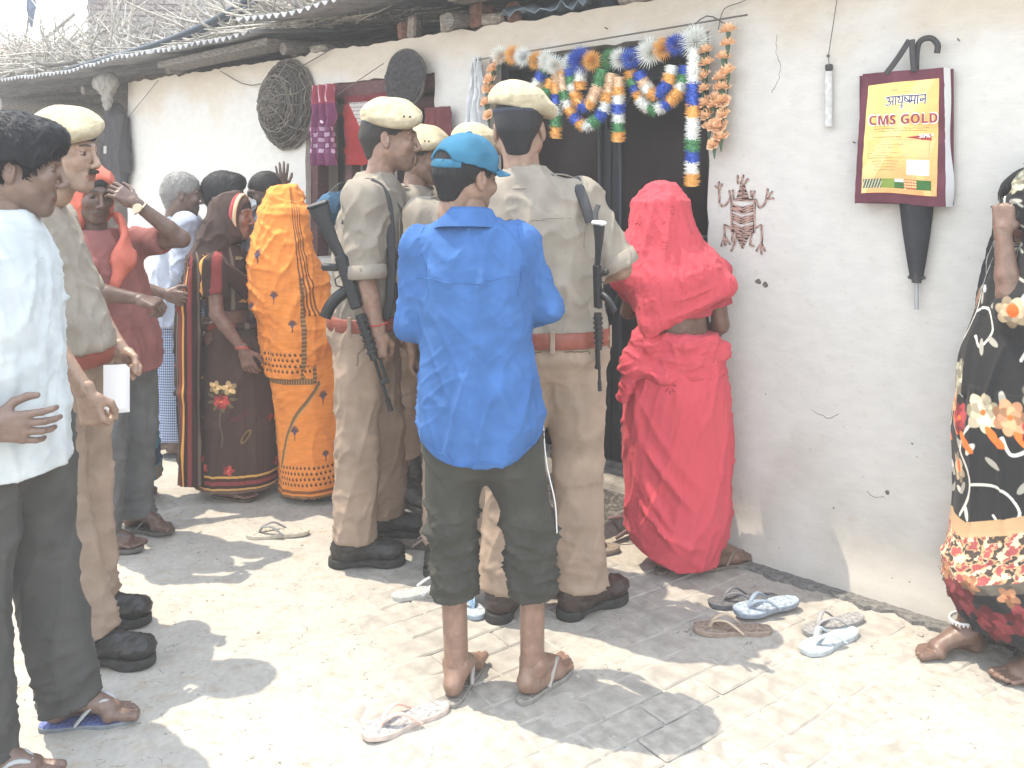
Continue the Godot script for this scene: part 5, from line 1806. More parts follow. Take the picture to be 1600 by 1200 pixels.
func make_boy() -> void:
	var j := joints(1.58, PI - 0.12, {"head": Vector3(-0.02, 1.475, 0.0), "hyaw": PI - 0.75, "hpitch": 0.12, "hroll": 0.06, "hs": 0.94, "neck": Vector3(-0.015, 1.375, 0.02), "pelvis": Vector3(0.02, 0.83, 0),
		"shL": Vector3(-0.155, 1.275, 0.0), "shR": Vector3(0.135, 1.285, -0.01), "elL": Vector3(-0.185, 1.05, -0.02), "wrL": Vector3(-0.03, 1.03, -0.20), "elR": Vector3(0.205, 1.10, -0.03), "wrR": Vector3(0.02, 1.04, -0.21),
		"hipL": Vector3(-0.05, 0.78, 0), "hipR": Vector3(0.10, 0.78, 0), "knL": Vector3(-0.065, 0.45, -0.01), "knR": Vector3(0.165, 0.47, -0.01), "anL": Vector3(-0.045, 0.08, 0.01), "anR": Vector3(0.175, 0.08, 0.005),
		"hdL": Vector3(1, 0.1, -0.2), "hpL": Vector3(0, 0, 1), "hdR": Vector3(-1, 0.1, -0.2), "hpR": Vector3(0, 0, 1), "fyL": 2.86, "fyR": 2.44})
	var p := person("boy in a blue shirt and light blue cap seen from behind, arms folded", -0.11, 2.477, j, L(0.27, 0.165, 0.118), {"slim": 0.8})
	hair_on(p, j, "short", L(0.02, 0.02, 0.022))
	var m := cloth("blue_cotton", L(0.062, 0.152, 0.375))
	var s := shirt_on(p, j, m, {"cell": 0.008, "sleeve": 1.28, "roll": true, "arm": 0.058, "cuff": 0.88, "hem": 0.69, "keys": [[0.685, 0.182, 0.15], [0.76, 0.188, 0.155], [0.86, 0.184, 0.15], [1.0, 0.172, 0.132], [1.12, 0.175, 0.122], [1.21, 0.176, 0.115], [1.285, 0.158, 0.095], [1.345, 0.09, 0.072], [1.38, 0.062, 0.062]],
		"folds": [[Vector3(4, 1.6, 4), 0.009, false], [Vector3(7, 1.5, 7), 0.009, true, 0, 0, 0.12], [Vector3(11, 3.0, 11), 0.005, true, 0, 0, -0.5], [Vector3(14, 6, 14), 0.003, true, 0, 0, 0.8]],
		"creases": [[Vector3(-0.16, 1.16, 0.12), Vector3(0.15, 1.19, 0.10), 0.006, -0.005], [Vector3(0.13, 1.22, 0.1), Vector3(0.06, 0.74, 0.16), 0.014, 0.010], [Vector3(-0.12, 1.2, 0.1), Vector3(-0.13, 0.75, 0.14), 0.014, 0.010], [Vector3(0.02, 1.15, 0.15), Vector3(0.03, 0.8, 0.18), 0.02, 0.006],
			[Vector3(0.17, 1.16, 0.05), Vector3(0.26, 1.10, 0.02), 0.010, 0.010], [Vector3(0.16, 1.11, 0.05), Vector3(0.26, 1.07, 0.0), 0.009, 0.009]],
		"seams": [[Vector3(-0.165, 1.195, 0.06), Vector3(-0.08, 1.19, 0.13), Vector3(0.0, 1.19, 0.14), Vector3(0.08, 1.2, 0.13), Vector3(0.145, 1.21, 0.07)], [Vector3(-0.14, 1.32, 0.02), Vector3(-0.155, 1.24, 0.09), Vector3(-0.15, 1.14, 0.10)], [Vector3(0.125, 1.33, 0.02), Vector3(0.14, 1.25, 0.09), Vector3(0.14, 1.15, 0.10)], [Vector3(-0.18, 0.755, 0.05), Vector3(-0.12, 0.715, 0.14), Vector3(0.0, 0.70, 0.18), Vector3(0.13, 0.715, 0.14), Vector3(0.2, 0.76, 0.05)]],
		"warp": func(v: Vector3) -> Vector3:
			if v.y < 0.86:
				var q := pow(clampf(absf(v.x - 0.01) / 0.2, 0, 1), 3.0) * (0.86 - v.y) / 0.17
				v.y += q * 0.085
			return v})
	collar_on(s, j, m, 0.068, 0.055)
	var st := st_new()
	var trk := cloth("olive_track", L(0.066, 0.064, 0.055))
	trousers_on(p, j, trk, {"top": 0.86, "hip": 0.86, "crotch": 0.66, "cuff": 0.275, "wide": 1.12, "knee": 0.066, "ankle": 0.066, "cell": 0.008,
		"folds": [[Vector3(5, 3, 5), 0.008, false], [Vector3(5, 17, 5), 0.013, true, 0.60, 0.42, 0.15], [Vector3(5, 7, 5), 0.008, true, 0, 0, 0.6], [Vector3(9, 26, 9), 0.006, true, 0.5, 0.35, -0.2]]})
	strap(p, "piping", [Vector3(0.197, 0.80, -0.01), Vector3(0.208, 0.66, 0.0), Vector3(0.232, 0.55, 0.01), Vector3(0.238, 0.46, 0.01)], 0.009, mat("white_piping", L(0.7, 0.7, 0.68)), 0.5)
	slippers_on(p, j, L(0.30, 0.28, 0.25), L(0.34, 0.31, 0.27), L(0.34, 0.31, 0.28))
	# the cap
	var hx := head_xf(j)
	var f := Field.new(Vector3(-0.115, 0.0, -0.14), Vector3(0.115, 0.17, 0.13), 0.0045)
	f.egg(Vector3(0, 0.040, -0.012), Vector3(0.092, 0.096, 0.112), 0.01)
	f.egg(Vector3(0, 0.038, -0.012), Vector3(0.085, 0.088, 0.104), 0.002, true)
	f.cut(Vector3(0, 0.026, 0), Vector3(0, -1, -0.12).normalized())
	f.egg(Vector3(0, 0.028, -0.125), Vector3(0.046, 0.040, 0.05), 0.004, true)
	var mm := f.skin()
	var creases := []
	for k in 6:
		var a := TAU * k / 6.0 + 0.52
		creases.append([Vector3(sin(a) * 0.02, 0.135, -0.012 + cos(a) * 0.02), Vector3(sin(a) * 0.07, 0.105, -0.012 + cos(a) * 0.085), 0.004, -0.003])
		creases.append([Vector3(sin(a) * 0.07, 0.105, -0.012 + cos(a) * 0.085), Vector3(sin(a) * 0.09, 0.045, -0.012 + cos(a) * 0.11), 0.004, -0.003])
	fold(mm, [[Vector3(14, 14, 14), 0.004, false]], creases)
	var capm := cloth("cap_blue", L(0.045, 0.160, 0.26))
	var cap := obj("cap", mesh_of(plain_tint(mm)), capm, p)
	cap.transform = hx
	st = st_new()
	sheet(st, 14, 6, func(u: float, v: float) -> Vector3:
		var a := lerpf(-1.15, 1.15, u)
		var r := 1.0 + v * 0.62 * cos(a * 1.1)
		return Vector3(sin(a) * 0.092 * (1.0 + v * 0.12), 0.042 - v * 0.012 - pow(sin(a), 2.0) * 0.022, -0.012 + cos(a) * 0.112 * r), 0.004)
	obj("brim", done(st), capm, cap)
	st = st_new()
	tube(st, smooth([Vector3(-0.062, 0.034, -0.088), Vector3(-0.04, 0.030, -0.108), Vector3(0, 0.028, -0.122), Vector3(0.04, 0.030, -0.108), Vector3(0.062, 0.034, -0.088)], 4), 0.0135, 8, true, 0.25, Vector3.UP.cross(Vector3.RIGHT))
	obj("back_strap", done(st), capm, cap)
	st = st_new()
	tube(st, [Vector3(0, 0.130, -0.012), Vector3(0, 0.137, -0.012), Vector3(0, 0.141, -0.012)], [0.010, 0.010, 0.005], 10)
	obj("button", done(st), capm, cap)

func make_back_officer() -> void:
	var j := joints(1.76, PI, {"head": Vector3(-0.065, 1.635, 0), "hyaw": PI - 0.12, "hroll": -0.03, "neck": Vector3(-0.045, 1.475, 0.02), "pelvis": Vector3(0.04, 0.965, 0), "hs": 1.06,
		"shL": Vector3(-0.215, 1.40, 0.0), "shR": Vector3(0.15, 1.405, 0.0), "elR": Vector3(0.275, 1.17, 0.02), "wrR": Vector3(0.12, 1.10, -0.18), "elL": Vector3(-0.27, 1.13, -0.05), "wrL": Vector3(-0.12, 1.06, -0.2),
		"hipL": Vector3(-0.045, 0.92, 0), "hipR": Vector3(0.125, 0.92, 0), "knL": Vector3(-0.095, 0.49, -0.02), "knR": Vector3(0.135, 0.50, -0.02), "anL": Vector3(-0.115, 0.085, 0.0), "anR": Vector3(0.145, 0.085, 0.0),
		"fyL": 2.75, "fyR": 2.15, "footL": false, "footR": false, "hdR": Vector3(-1, 0, -0.3), "hpR": Vector3(0, 0, 1), "hdL": Vector3(1, 0, -0.3), "hpL": Vector3(0, 0, 1), "poseL": "grip", "poseR": "grip"})
	var p := person("tall officer in khaki seen from behind with a slung rifle, beside the pink sari", 0.09, 2.93, j, L(0.33, 0.21, 0.15))
	hair_on(p, j, "crop", L(0.022, 0.022, 0.024))
	beret_on(p, j)
	var s := uniform(p, j, {"ease": 1.12, "belt": 0.945, "hem": 0.93, "sleeveR": 1.0, "sleeveL": 1.0, "arm": 0.064, "trouser_cuff": 0.09, "wide": 1.12, "boot": L(0.075, 0.05, 0.042), "cell": 0.0085, "seams": [[Vector3(-0.22, 1.345, 0.06), Vector3(-0.12, 1.34, 0.14), Vector3(-0.03, 1.34, 0.15), Vector3(0.08, 1.345, 0.14), Vector3(0.16, 1.35, 0.08)], [Vector3(0.15, 1.45, 0.02), Vector3(0.165, 1.36, 0.09), Vector3(0.16, 1.25, 0.11)]],
		"creases": [[Vector3(-0.19, 1.345, 0.10), Vector3(0.13, 1.345, 0.10), 0.006, -0.005], [Vector3(0.14, 1.3, 0.05), Vector3(0.25, 1.22, 0.05), 0.012, 0.010], [Vector3(0.15, 1.25, 0.05), Vector3(0.26, 1.17, 0.04), 0.010, 0.010]]})
	var st := st_new()
	var r := rifle(Vector3(0.09 + 0.185, 1.115, -2.93 + 0.16), Basis(Vector3.BACK, 0.03) * Basis(Vector3.RIGHT, 0.06) * Basis(Vector3.UP, -1.0) * Basis.from_scale(Vector3.ONE * 0.54), "black rifle with a pale butt plate slung behind the tall officer's right side", true)
	strap(r, "sling", [Vector3(0.02, 0.36, 0.01), Vector3(-0.03, 0.45, -0.02), Vector3(-0.05, 0.50, -0.06)], 0.032, mat("sling_black", L(0.04, 0.04, 0.043), 0.7))
	strap(p, "rifle_sling", [Vector3(0.165, 1.33, 0.125), Vector3(0.145, 1.40, 0.10), Vector3(0.125, 1.463, 0.04), Vector3(0.12, 1.468, -0.02), Vector3(0.125, 1.40, -0.10), Vector3(0.15, 1.25, -0.13)], 0.034, mat("sling_black", L(0.04, 0.04, 0.043), 0.7), 0.2, Vector3.BACK)

func make_centre_officer() -> void:
	var j := joints(1.74, 1.62, {"head": Vector3(0.025, 1.625, 0), "hyaw": 1.62, "hpitch": 0.04, "hs": 1.04, "neck": Vector3(-0.035, 1.465, 0), "pelvis": Vector3(-0.07, 0.93, 0),
		"shR": Vector3(-0.055, 1.39, 0.185), "elR": Vector3(-0.035, 1.09, 0.215), "wrR": Vector3(0.01, 0.915, 0.225), "hdR": Vector3(-0.05, -1, 0.0), "hpR": Vector3(0.1, 0, -1), "poseR": "grip",
		"shL": Vector3(-0.02, 1.39, -0.18), "elL": Vector3(0.02, 1.10, -0.21), "wrL": Vector3(0.10, 0.9, -0.15),
		"hipR": Vector3(-0.08, 0.90, 0.085), "hipL": Vector3(-0.06, 0.90, -0.085), "knR": Vector3(-0.09, 0.48, 0.085), "knL": Vector3(-0.02, 0.49, -0.13), "anR": Vector3(-0.105, 0.085, 0.08), "anL": Vector3(-0.03, 0.085, -0.19),
		"fyR": 1.62, "fyL": 1.5, "footL": false, "footR": false})
	var p := person("officer in khaki in profile with a rifle on his shoulder, left of the blue shirt", -0.5, 3.375, j, L(0.33, 0.20, 0.145))
	hair_on(p, j, "crop", L(0.035, 0.032, 0.03))
	beret_on(p, j, 0.02)
	var s := uniform(p, j, {"ease": 1.1, "belt": 0.925, "hem": 0.91, "sleeve": 0.95, "arm": 0.070, "trouser_cuff": 0.10, "wide": 1.1, "cell": 0.0085,
		"creases": [[Vector3(-0.12, 1.28, 0.2), Vector3(0.0, 1.24, 0.26), 0.012, 0.010], [Vector3(-0.1, 1.2, 0.24), Vector3(0.02, 1.16, 0.26), 0.012, 0.010], [Vector3(-0.15, 1.35, 0.12), Vector3(0.02, 1.0, 0.16), 0.014, 0.008]]})
	var st := st_new()
	box(st, Vector3(-0.055, 1.462, 0.15), Vector3(0.055, 0.012, 0.016), Basis(Vector3.RIGHT, 0.5) , 0.003)
	obj("shoulder_badge", done(st), mat("badge", L(0.18, 0.16, 0.14), 0.5), s)
	st = st_new()
	sheet(st, 4, 4, func(u: float, v: float) -> Vector3: return Vector3(0.075 + 0.03 * (1.0 - u), 1.20 + v * 0.12, 0.02 + u * 0.11), 0.003)
	obj("pocket", done(st), cloth("khaki_shirt", KHAKI), s)
	strap(p, "rifle_sling", [Vector3(-0.12, 1.30, 0.17), Vector3(-0.07, 1.44, 0.145), Vector3(-0.02, 1.455, 0.13), Vector3(0.03, 1.40, 0.14), Vector3(0.05, 1.25, 0.165), Vector3(0.05, 1.05, 0.17), Vector3(0.03, 0.95, 0.165)], 0.032, mat("sling_black", L(0.04, 0.04, 0.043), 0.7), 0.2, Vector3.BACK)
	strap(p, "lanyard", [Vector3(0.02, 1.44, 0.06), Vector3(0.09, 1.33, 0.07), Vector3(0.105, 1.28, 0.07), Vector3(0.13, 1.10, 0.0)], 0.010, mat("cord_dark", L(0.06, 0.05, 0.04), 0.8), 0.8)
	strap(p, "wrist_thread", [Vector3(0.045, 0.945, 0.215), Vector3(0.01, 0.94, 0.255), Vector3(-0.022, 0.937, 0.235)], 0.008, mat("red_thread", L(0.4, 0.06, 0.05)), 0.8)
	rifle(Vector3(-0.5 - 0.085, 1.085, -3.375 + 0.255), Basis(Vector3.BACK, 0.31) * Basis(Vector3.UP, PI) * Basis.from_scale(Vector3.ONE * 0.78), "black rifle slung muzzle down along the profile officer's arm", false)

func make_blue_bag() -> void:
	var b := thing("shoulder_bag", "blue bag with a grey stripe showing behind the profile officer's shoulder", "bag", Vector3(-0.765, 1.255, -3.62))
	var f := Field.new(Vector3(-0.1, -0.02, -0.08), Vector3(0.1, 0.2, 0.08), 0.007)
	f.egg(Vector3(0, 0.085, 0), Vector3(0.058, 0.07, 0.05), 0.02)
	f.bone(Vector3(0.03, 0.13, 0), Vector3(0.07, 0.16, 0), 0.03, 0.015, 0.03)
	var mm := f.skin()
	fold(mm, [[Vector3(14, 8, 14), 0.008, true]])
	tint(mm, func(v: Vector3, _n: Vector3) -> Color: return Color(1, 1, 1) if v.y > 0.075 else Color(0.55, 0.6, 0.6))
	obj("pouch", mesh_of(mm), cloth("bag_blue", L(0.05, 0.11, 0.18)), b)
	strap(b, "handle", [Vector3(0.0, 0.16, 0.02), Vector3(0.05, 0.20, 0.0), Vector3(0.09, 0.17, -0.02)], 0.02, mat("sling_black", L(0.04, 0.04, 0.043), 0.7))

func make_side_officers() -> void:
	var j := joints(1.68, 1.15, {"head": Vector3(0.03, 1.565, 0), "hyaw": 1.25, "hpitch": 0.10, "footL": false, "footR": false, "anR": Vector3(-0.05, 0.085, 0.08), "knR": Vector3(-0.06, 0.48, 0.08)})
	var p := person("officer half hidden behind the profile officer, only face and shoulder showing", -0.44, 3.97, j, L(0.24, 0.145, 0.10))
	hair_on(p, j, "crop", L(0.03, 0.03, 0.03))
	beret_on(p, j)
	uniform(p, j, {"ease": 1.0, "trouser_cuff": 0.22})
	j = joints(1.64, PI + 0.1, {"footL": false, "footR": false, "fyL": 2.6, "fyR": 3.0, "head": Vector3(0.03, 1.53, 0.0)})
	p = person("officer in sunlit pale khaki hidden behind the boy in the blue cap", -0.17, 3.28, j, L(0.30, 0.19, 0.135))
	hair_on(p, j, "crop", L(0.03, 0.03, 0.03))
	beret_on(p, j)
	uniform(p, j, {"ease": 1.12})

func drape(p: Node3D, called: String, f: Field, m: Material, layers: Array, creases: Array, axis: Vector2, mid: float, y0: float, y1: float, seed := 0, warp = null) -> MeshInstance3D:
	var mm := f.skin()
	fold(mm, layers, creases, seed)
	if warp:
		var vs: PackedVector3Array = mm.v
		for i in vs.size(): vs[i] = warp.call(vs[i])
		mm.v = vs
	plain_tint(mm)
	mm = wrap_uv(mm, axis.x, axis.y, mid, y0, y1)
	mm = plain_tint(mm)
	return obj(called, mesh_of(mm), m, p)

func hood_field(f: Field, j: Dictionary, grow: float, face := true) -> void:
	var x := head_xf(j)
	var s: float = j.hs
	f.egg(x * Vector3(0, 0.030, -0.016), (Vector3(0.078, 0.090, 0.100) + Vector3.ONE * grow) * s, 0.02, false, x.basis.orthonormalized())
	f.egg(x * Vector3(0, -0.06, -0.02), (Vector3(0.072, 0.09, 0.075) + Vector3.ONE * grow) * s, 0.03, false, x.basis.orthonormalized())

func face_hole(f: Field, j: Dictionary) -> void:
	var x := head_xf(j)
	f.egg(x * Vector3(0, -0.020, 0.115), Vector3(0.072, 0.105, 0.095) * float(j.hs), 0.01, true, x.basis.orthonormalized())

# ---- printed cloths
func orange_print() -> StandardMaterial3D:
	var W := 640
	var H := 640
	var im := Image.create(W, H, false, Image.FORMAT_RGB8)
	var o := Color(0.88, 0.54, 0.26)
	im.fill(o)
	noise.seed = 2
	for y in H:
		for x in W:
			var v := 1.0 + 0.05 * noise.get_noise_2d(x * 0.02, y * 0.12) + 0.04 * noise.get_noise_2d(x * 0.2, y * 0.6)
			im.set_pixel(x, y, Color(o.r * v, o.g * v, o.b * v))
	var dk := Color(0.33, 0.22, 0.17)
	var gold := Color(0.62, 0.47, 0.30)
	var rows := func(y0: int, n: int, x0: int, x1: int) -> void:
		for r in n:
			for k in range(x0, x1, 13):
				var xx := k + (6 if r & 1 else 0)
				petal(im, xx, y0 + r * 11, 3.8, 3.0, 0.6, dk)
				petal(im, xx + 1.5, y0 + r * 11 - 3, 1.6, 2.4, 0.2, gold)
	# skirt hem
	rows.call(563, 4, 0, W)
	for y in range(608, 614): for x in W: im.set_pixel(x, y, dk.lerp(o, 0.35))
	for y in range(618, 636):
		for x in W: im.set_pixel(x, y, gold if (x / 4 + (y / 9)) % 2 else Color(0.45, 0.33, 0.22))
	# pallu end across the back, its right edge and the slanting edge of the skirt's upper layer
	rows.call(338, 4, 190, 378)
	for y in range(386, 398):
		for x in range(180, 386): im.set_pixel(x, y, gold if (x / 4) % 2 else Color(0.42, 0.32, 0.24))
	for y in range(190, 398):
		for x in range(374, 386): im.set_pixel(x, y, gold if (y / 4) % 2 else Color(0.42, 0.32, 0.24))
	vine(im, [[392, 398], [360, 430], [320, 462], [285, 510], [262, 560]], 5.5, Color(0.48, 0.37, 0.26))
	vine(im, [[392, 404], [362, 434], [322, 466], [287, 514], [264, 566]], 1.6, Color(0.72, 0.58, 0.38))
	for q in [[318, 492, 14], [405, 425, 13], [455, 500, 12], [230, 480, 12], [250, 145, 13], [300, 225, 12], [352, 280, 11], [215, 250, 11], [410, 560 - 20, 10], [180, 330, 11], [480, 380, 12], [130, 450, 12], [530, 460, 12]]:
		for k in 7:
			var a: float = -1.57 + (k - 3) * 0.42
			petal(im, q[0] + cos(a) * q[2] * 0.6, q[1] + sin(a) * q[2] * 0.6, q[2] * 0.5, q[2] * 0.16, a, Color(0.42, 0.30, 0.28))
		petal(im, q[0], q[1], q[2] * 0.38, q[2] * 0.42, 0, Color(0.34, 0.33, 0.44))
		petal(im, q[0], q[1] + q[2] * 0.7, 1.8, q[2] * 0.6, 0.1, Color(0.40, 0.29, 0.24))
	# border running along the veil's face edge
	for r in 60:
		for k in 4: petal(im, 355 + k * 11 + r * 0.5, 14 + r * 4.2, 3.2, 2.4, 0.5, dk.lerp(o, 0.2))
	return print_mat("orange_print", im)

func brown_print() -> StandardMaterial3D:
	var W := 640
	var H := 560
	var im := Image.create(W, H, false, Image.FORMAT_RGB8)
	im.fill(Color(0.29, 0.22, 0.20))
	for k in 26: petal(im, rng.randf() * W, rng.randf() * H, rng.randf_range(20, 70), rng.randf_range(8, 30), rng.randf() * 3.0, Color(0.31, 0.24, 0.215))
	var cream := Color(0.86, 0.72, 0.52)
	var red := Color(0.72, 0.30, 0.28)
	var leaf := Color(0.40, 0.37, 0.27)
	for bx in [0.0, -210.0, 210.0]:
		var x: float = 308.0 + bx
		for k in 9: petal(im, x + cos(k * 0.7) * 34, 232 + sin(k * 0.7) * 30, 13, 5, k * 0.7, leaf)
		flower(im, x - 19, 196, 21, cream, Color(0.62, 0.40, 0.2), 5)
		flower(im, x + 22, 198, 22, cream, Color(0.62, 0.40, 0.2), 5)
		flower(im, x, 240, 24, red, Color(0.85, 0.5, 0.3), 7)
		vine(im, [[x, 262], [x - 3, 300], [x + 4, 345], [x, 380]], 2.2, Color(0.38, 0.34, 0.28))
		petal(im, x + 66, 350, 9, 26, 0.5, Color(0.50, 0.40, 0.26))
		petal(im, x + 66, 350, 5, 18, 0.5, Color(0.28, 0.21, 0.18))
		petal(im, x - 60, 370, 8, 30, -0.1, Color(0.45, 0.36, 0.24))
		petal(im, x + 48, 290, 30, 8, -0.35, Color(0.36, 0.22, 0.22))
		flower(im, x + 20, 452, 17, red, Color(0.85, 0.5, 0.4), 5)
		flower(im, x - 55, 448, 16, red, Color(0.8, 0.4, 0.3), 5)
		flower(im, x - 80, 300, 13, Color(0.5, 0.22, 0.22), red, 5)
	for q in [[470, 7, Color(0.80, 0.62, 0.34)], [478, 8, Color(0.30, 0.18, 0.16)], [487, 12, Color(0.52, 0.24, 0.24)], [500, 7, Color(0.24, 0.17, 0.15)], [508, 6, Color(0.78, 0.60, 0.36)], [516, 14, Color(0.45, 0.36, 0.30)]]:
		im.fill_rect(Rect2i(0, q[0], W, q[1]), q[2])
	im.fill_rect(Rect2i(0, 0, W, 7), Color(0.78, 0.58, 0.32))
	im.fill_rect(Rect2i(0, 8, W, 4), Color(0.50, 0.20, 0.18))
	return print_mat("brown_print", im)

func stripe_print() -> StandardMaterial3D:      # the brown sari's pallu: lengthwise stripes and flowers
	var im := Image.create(256, 640, false, Image.FORMAT_RGB8)
	im.fill(Color(0.22, 0.16, 0.145))
	var bands := [[0, 26, Color(0.24, 0.17, 0.15)], [26, 6, Color(0.80, 0.58, 0.30)], [34, 12, Color(0.45, 0.22, 0.21)], [48, 5, Color(0.75, 0.66, 0.55)], [92, 6, Color(0.42, 0.38, 0.33)], [104, 10, Color(0.50, 0.24, 0.22)], [116, 6, Color(0.84, 0.60, 0.32)], [130, 9, Color(0.5, 0.23, 0.22)], [150, 5, Color(0.40, 0.36, 0.31)], [190, 7, Color(0.82, 0.60, 0.34)], [205, 12, Color(0.46, 0.2, 0.2)], [230, 6, Color(0.78, 0.7, 0.6)]]
	for b in bands: im.fill_rect(Rect2i(b[0], 0, b[1], 640), b[2])
	rng.seed = 15
	for k in 26:
		flower(im, [70, 172, 245, 12][k % 4] + rng.randf_range(-8, 8), 20 + k * 24, rng.randf_range(9, 15), [Color(0.66, 0.24, 0.24), Color(0.78, 0.55, 0.3), Color(0.56, 0.52, 0.38)][k % 3], Color(0.3, 0.2, 0.15), 5)
	return print_mat("stripe_print", im)

func black_print() -> StandardMaterial3D:
	var W := 720
	var H := 760
	var im := Image.create(W, H, false, Image.FORMAT_RGB8)
	im.fill(Color(0.165, 0.165, 0.17))
	var white := Color(0.78, 0.77, 0.74)
	var grey := Color(0.60, 0.59, 0.55)
	rng.seed = 8
	for bx in [-170.0, 0.0, 170.0, 340.0, -340.0]:
		for by in [0.0, 270.0]:
			var x: float = 330.0 + bx + (60.0 if by > 0 else 0.0)
			var y: float = 60.0 + by
			vine(im, [[x - 50, y + 250], [x - 20, y + 190], [x - 40, y + 130], [x + 10, y + 70], [x + 60, y + 60], [x + 80, y + 100], [x + 50, y + 125], [x + 35, y + 100]], 3.2, white)
			vine(im, [[x - 20, y + 190], [x + 30, y + 180], [x + 60, y + 210], [x + 40, y + 240], [x + 20, y + 225]], 2.6, white)
			vine(im, [[x - 40, y + 130], [x - 75, y + 110], [x - 70, y + 75], [x - 50, y + 85]], 2.6, grey)
			for k in 11: petal(im, x + rng.randf_range(-75, 75), y + rng.randf_range(40, 245), 15, 5.5, rng.randf() * 3.1, white if k % 2 else grey)
			flower(im, x + 92, y + 30, 30, Color(0.66, 0.64, 0.56), Color(0.5, 0.46, 0.36), 9)
			flower(im, x - 60, y + 175, 25, Color(0.74, 0.66, 0.54), Color(0.92, 0.42, 0.2), 7)
			petal(im, x - 58, y + 172, 9, 11, 0, Color(0.90, 0.40, 0.20))
	for k in 17:
		var x := k * 44.0 + rng.randf_range(-10, 10)
		var y := 430.0 + rng.randf_range(-35, 45)
		flower(im, x, y, rng.randf_range(20, 32), [Color(0.78, 0.58, 0.44), Color(0.62, 0.26, 0.27), Color(0.80, 0.75, 0.64)][k % 3], Color(0.9, 0.42, 0.22), 7)
		petal(im, x + 22, y + 34, 22, 8, 0.7, Color(0.90, 0.44, 0.22))
	for x in W:
		var e := 585.0 - (x - 190.0) * 0.42 if x > 190 and x < 420 else (585.0 if x <= 190 else 488.4)
		for y in range(int(e), H):
			var v: float = y - e
			var c := Color(0.70, 0.58, 0.44)
			var nz := noise.get_noise_2d(x * 0.045, v * 0.06)
			var n2 := noise.get_noise_2d(x * 0.05 + 90, v * 0.05)
			if v > 18: c = Color(0.74, 0.60, 0.46)
			if v > 24 and nz > 0.08: c = Color(0.60, 0.32, 0.31)
			if v > 24 and n2 > 0.16: c = Color(0.80, 0.74, 0.62)
			if v > 24 and nz < -0.22: c = Color(0.30, 0.26, 0.24)
			if v > 96: c = Color(0.36, 0.33, 0.30)
			if v > 112: c = Color(0.17, 0.165, 0.17)
			im.set_pixel(x, y, c)
	for k in 15: flower(im, k * 49.0, 700.0 + (k % 2) * 22, 30, Color(0.48, 0.23, 0.24), Color(0.34, 0.14, 0.15), 7)
	for k in 15: flower(im, k * 49.0 + 24, 668.0, 15, Color(0.66, 0.48, 0.36), Color(0.55, 0.3, 0.25), 5)
	return print_mat("black_print", im)

func check_print() -> StandardMaterial3D:
	var im := Image.create(512, 384, false, Image.FORMAT_RGB8)
	for y in 384:
		for x in 512:
			var a := 1.0 if x % 7 < 3 else 0.0
			var b := 1.0 if y % 7 < 3 else 0.0
			im.set_pixel(x, y, Color(0.72, 0.75, 0.80).lerp(Color(0.22, 0.29, 0.46), (a + b) * 0.5))
	return print_mat("check_print", im)

func pink_print() -> StandardMaterial3D:
	var im := Image.create(512, 512, false, Image.FORMAT_RGB8)
	im.fill(Color(0.75, 0.295, 0.335))
	noise.seed = 6
	for y in 512:
		for x in 512:
			var v := 1.0 + 0.03 * noise.get_noise_2d(x * 0.3, y * 0.3)
			im.set_pixel(x, y, Color(0.75 * v, 0.295 * v, 0.335 * v))
	rng.seed = 4
	for q in [[250, 120], [322, 70], [196, 60], [225, 215], [315, 170], [360, 120], [150, 150], [400, 200], [280, 30], [120, 80]]:
		for k in 8:
			var a := k * TAU / 8
			petal(im, q[0] + cos(a) * 8, q[1] + sin(a) * 11, 4.0, 1.5, a, Color(0.55, 0.20, 0.24))
	return print_mat("pink_print", im)

# ---- the women
func make_women() -> void:
	make_pink()
	make_orange()
	make_brown()
	make_black()

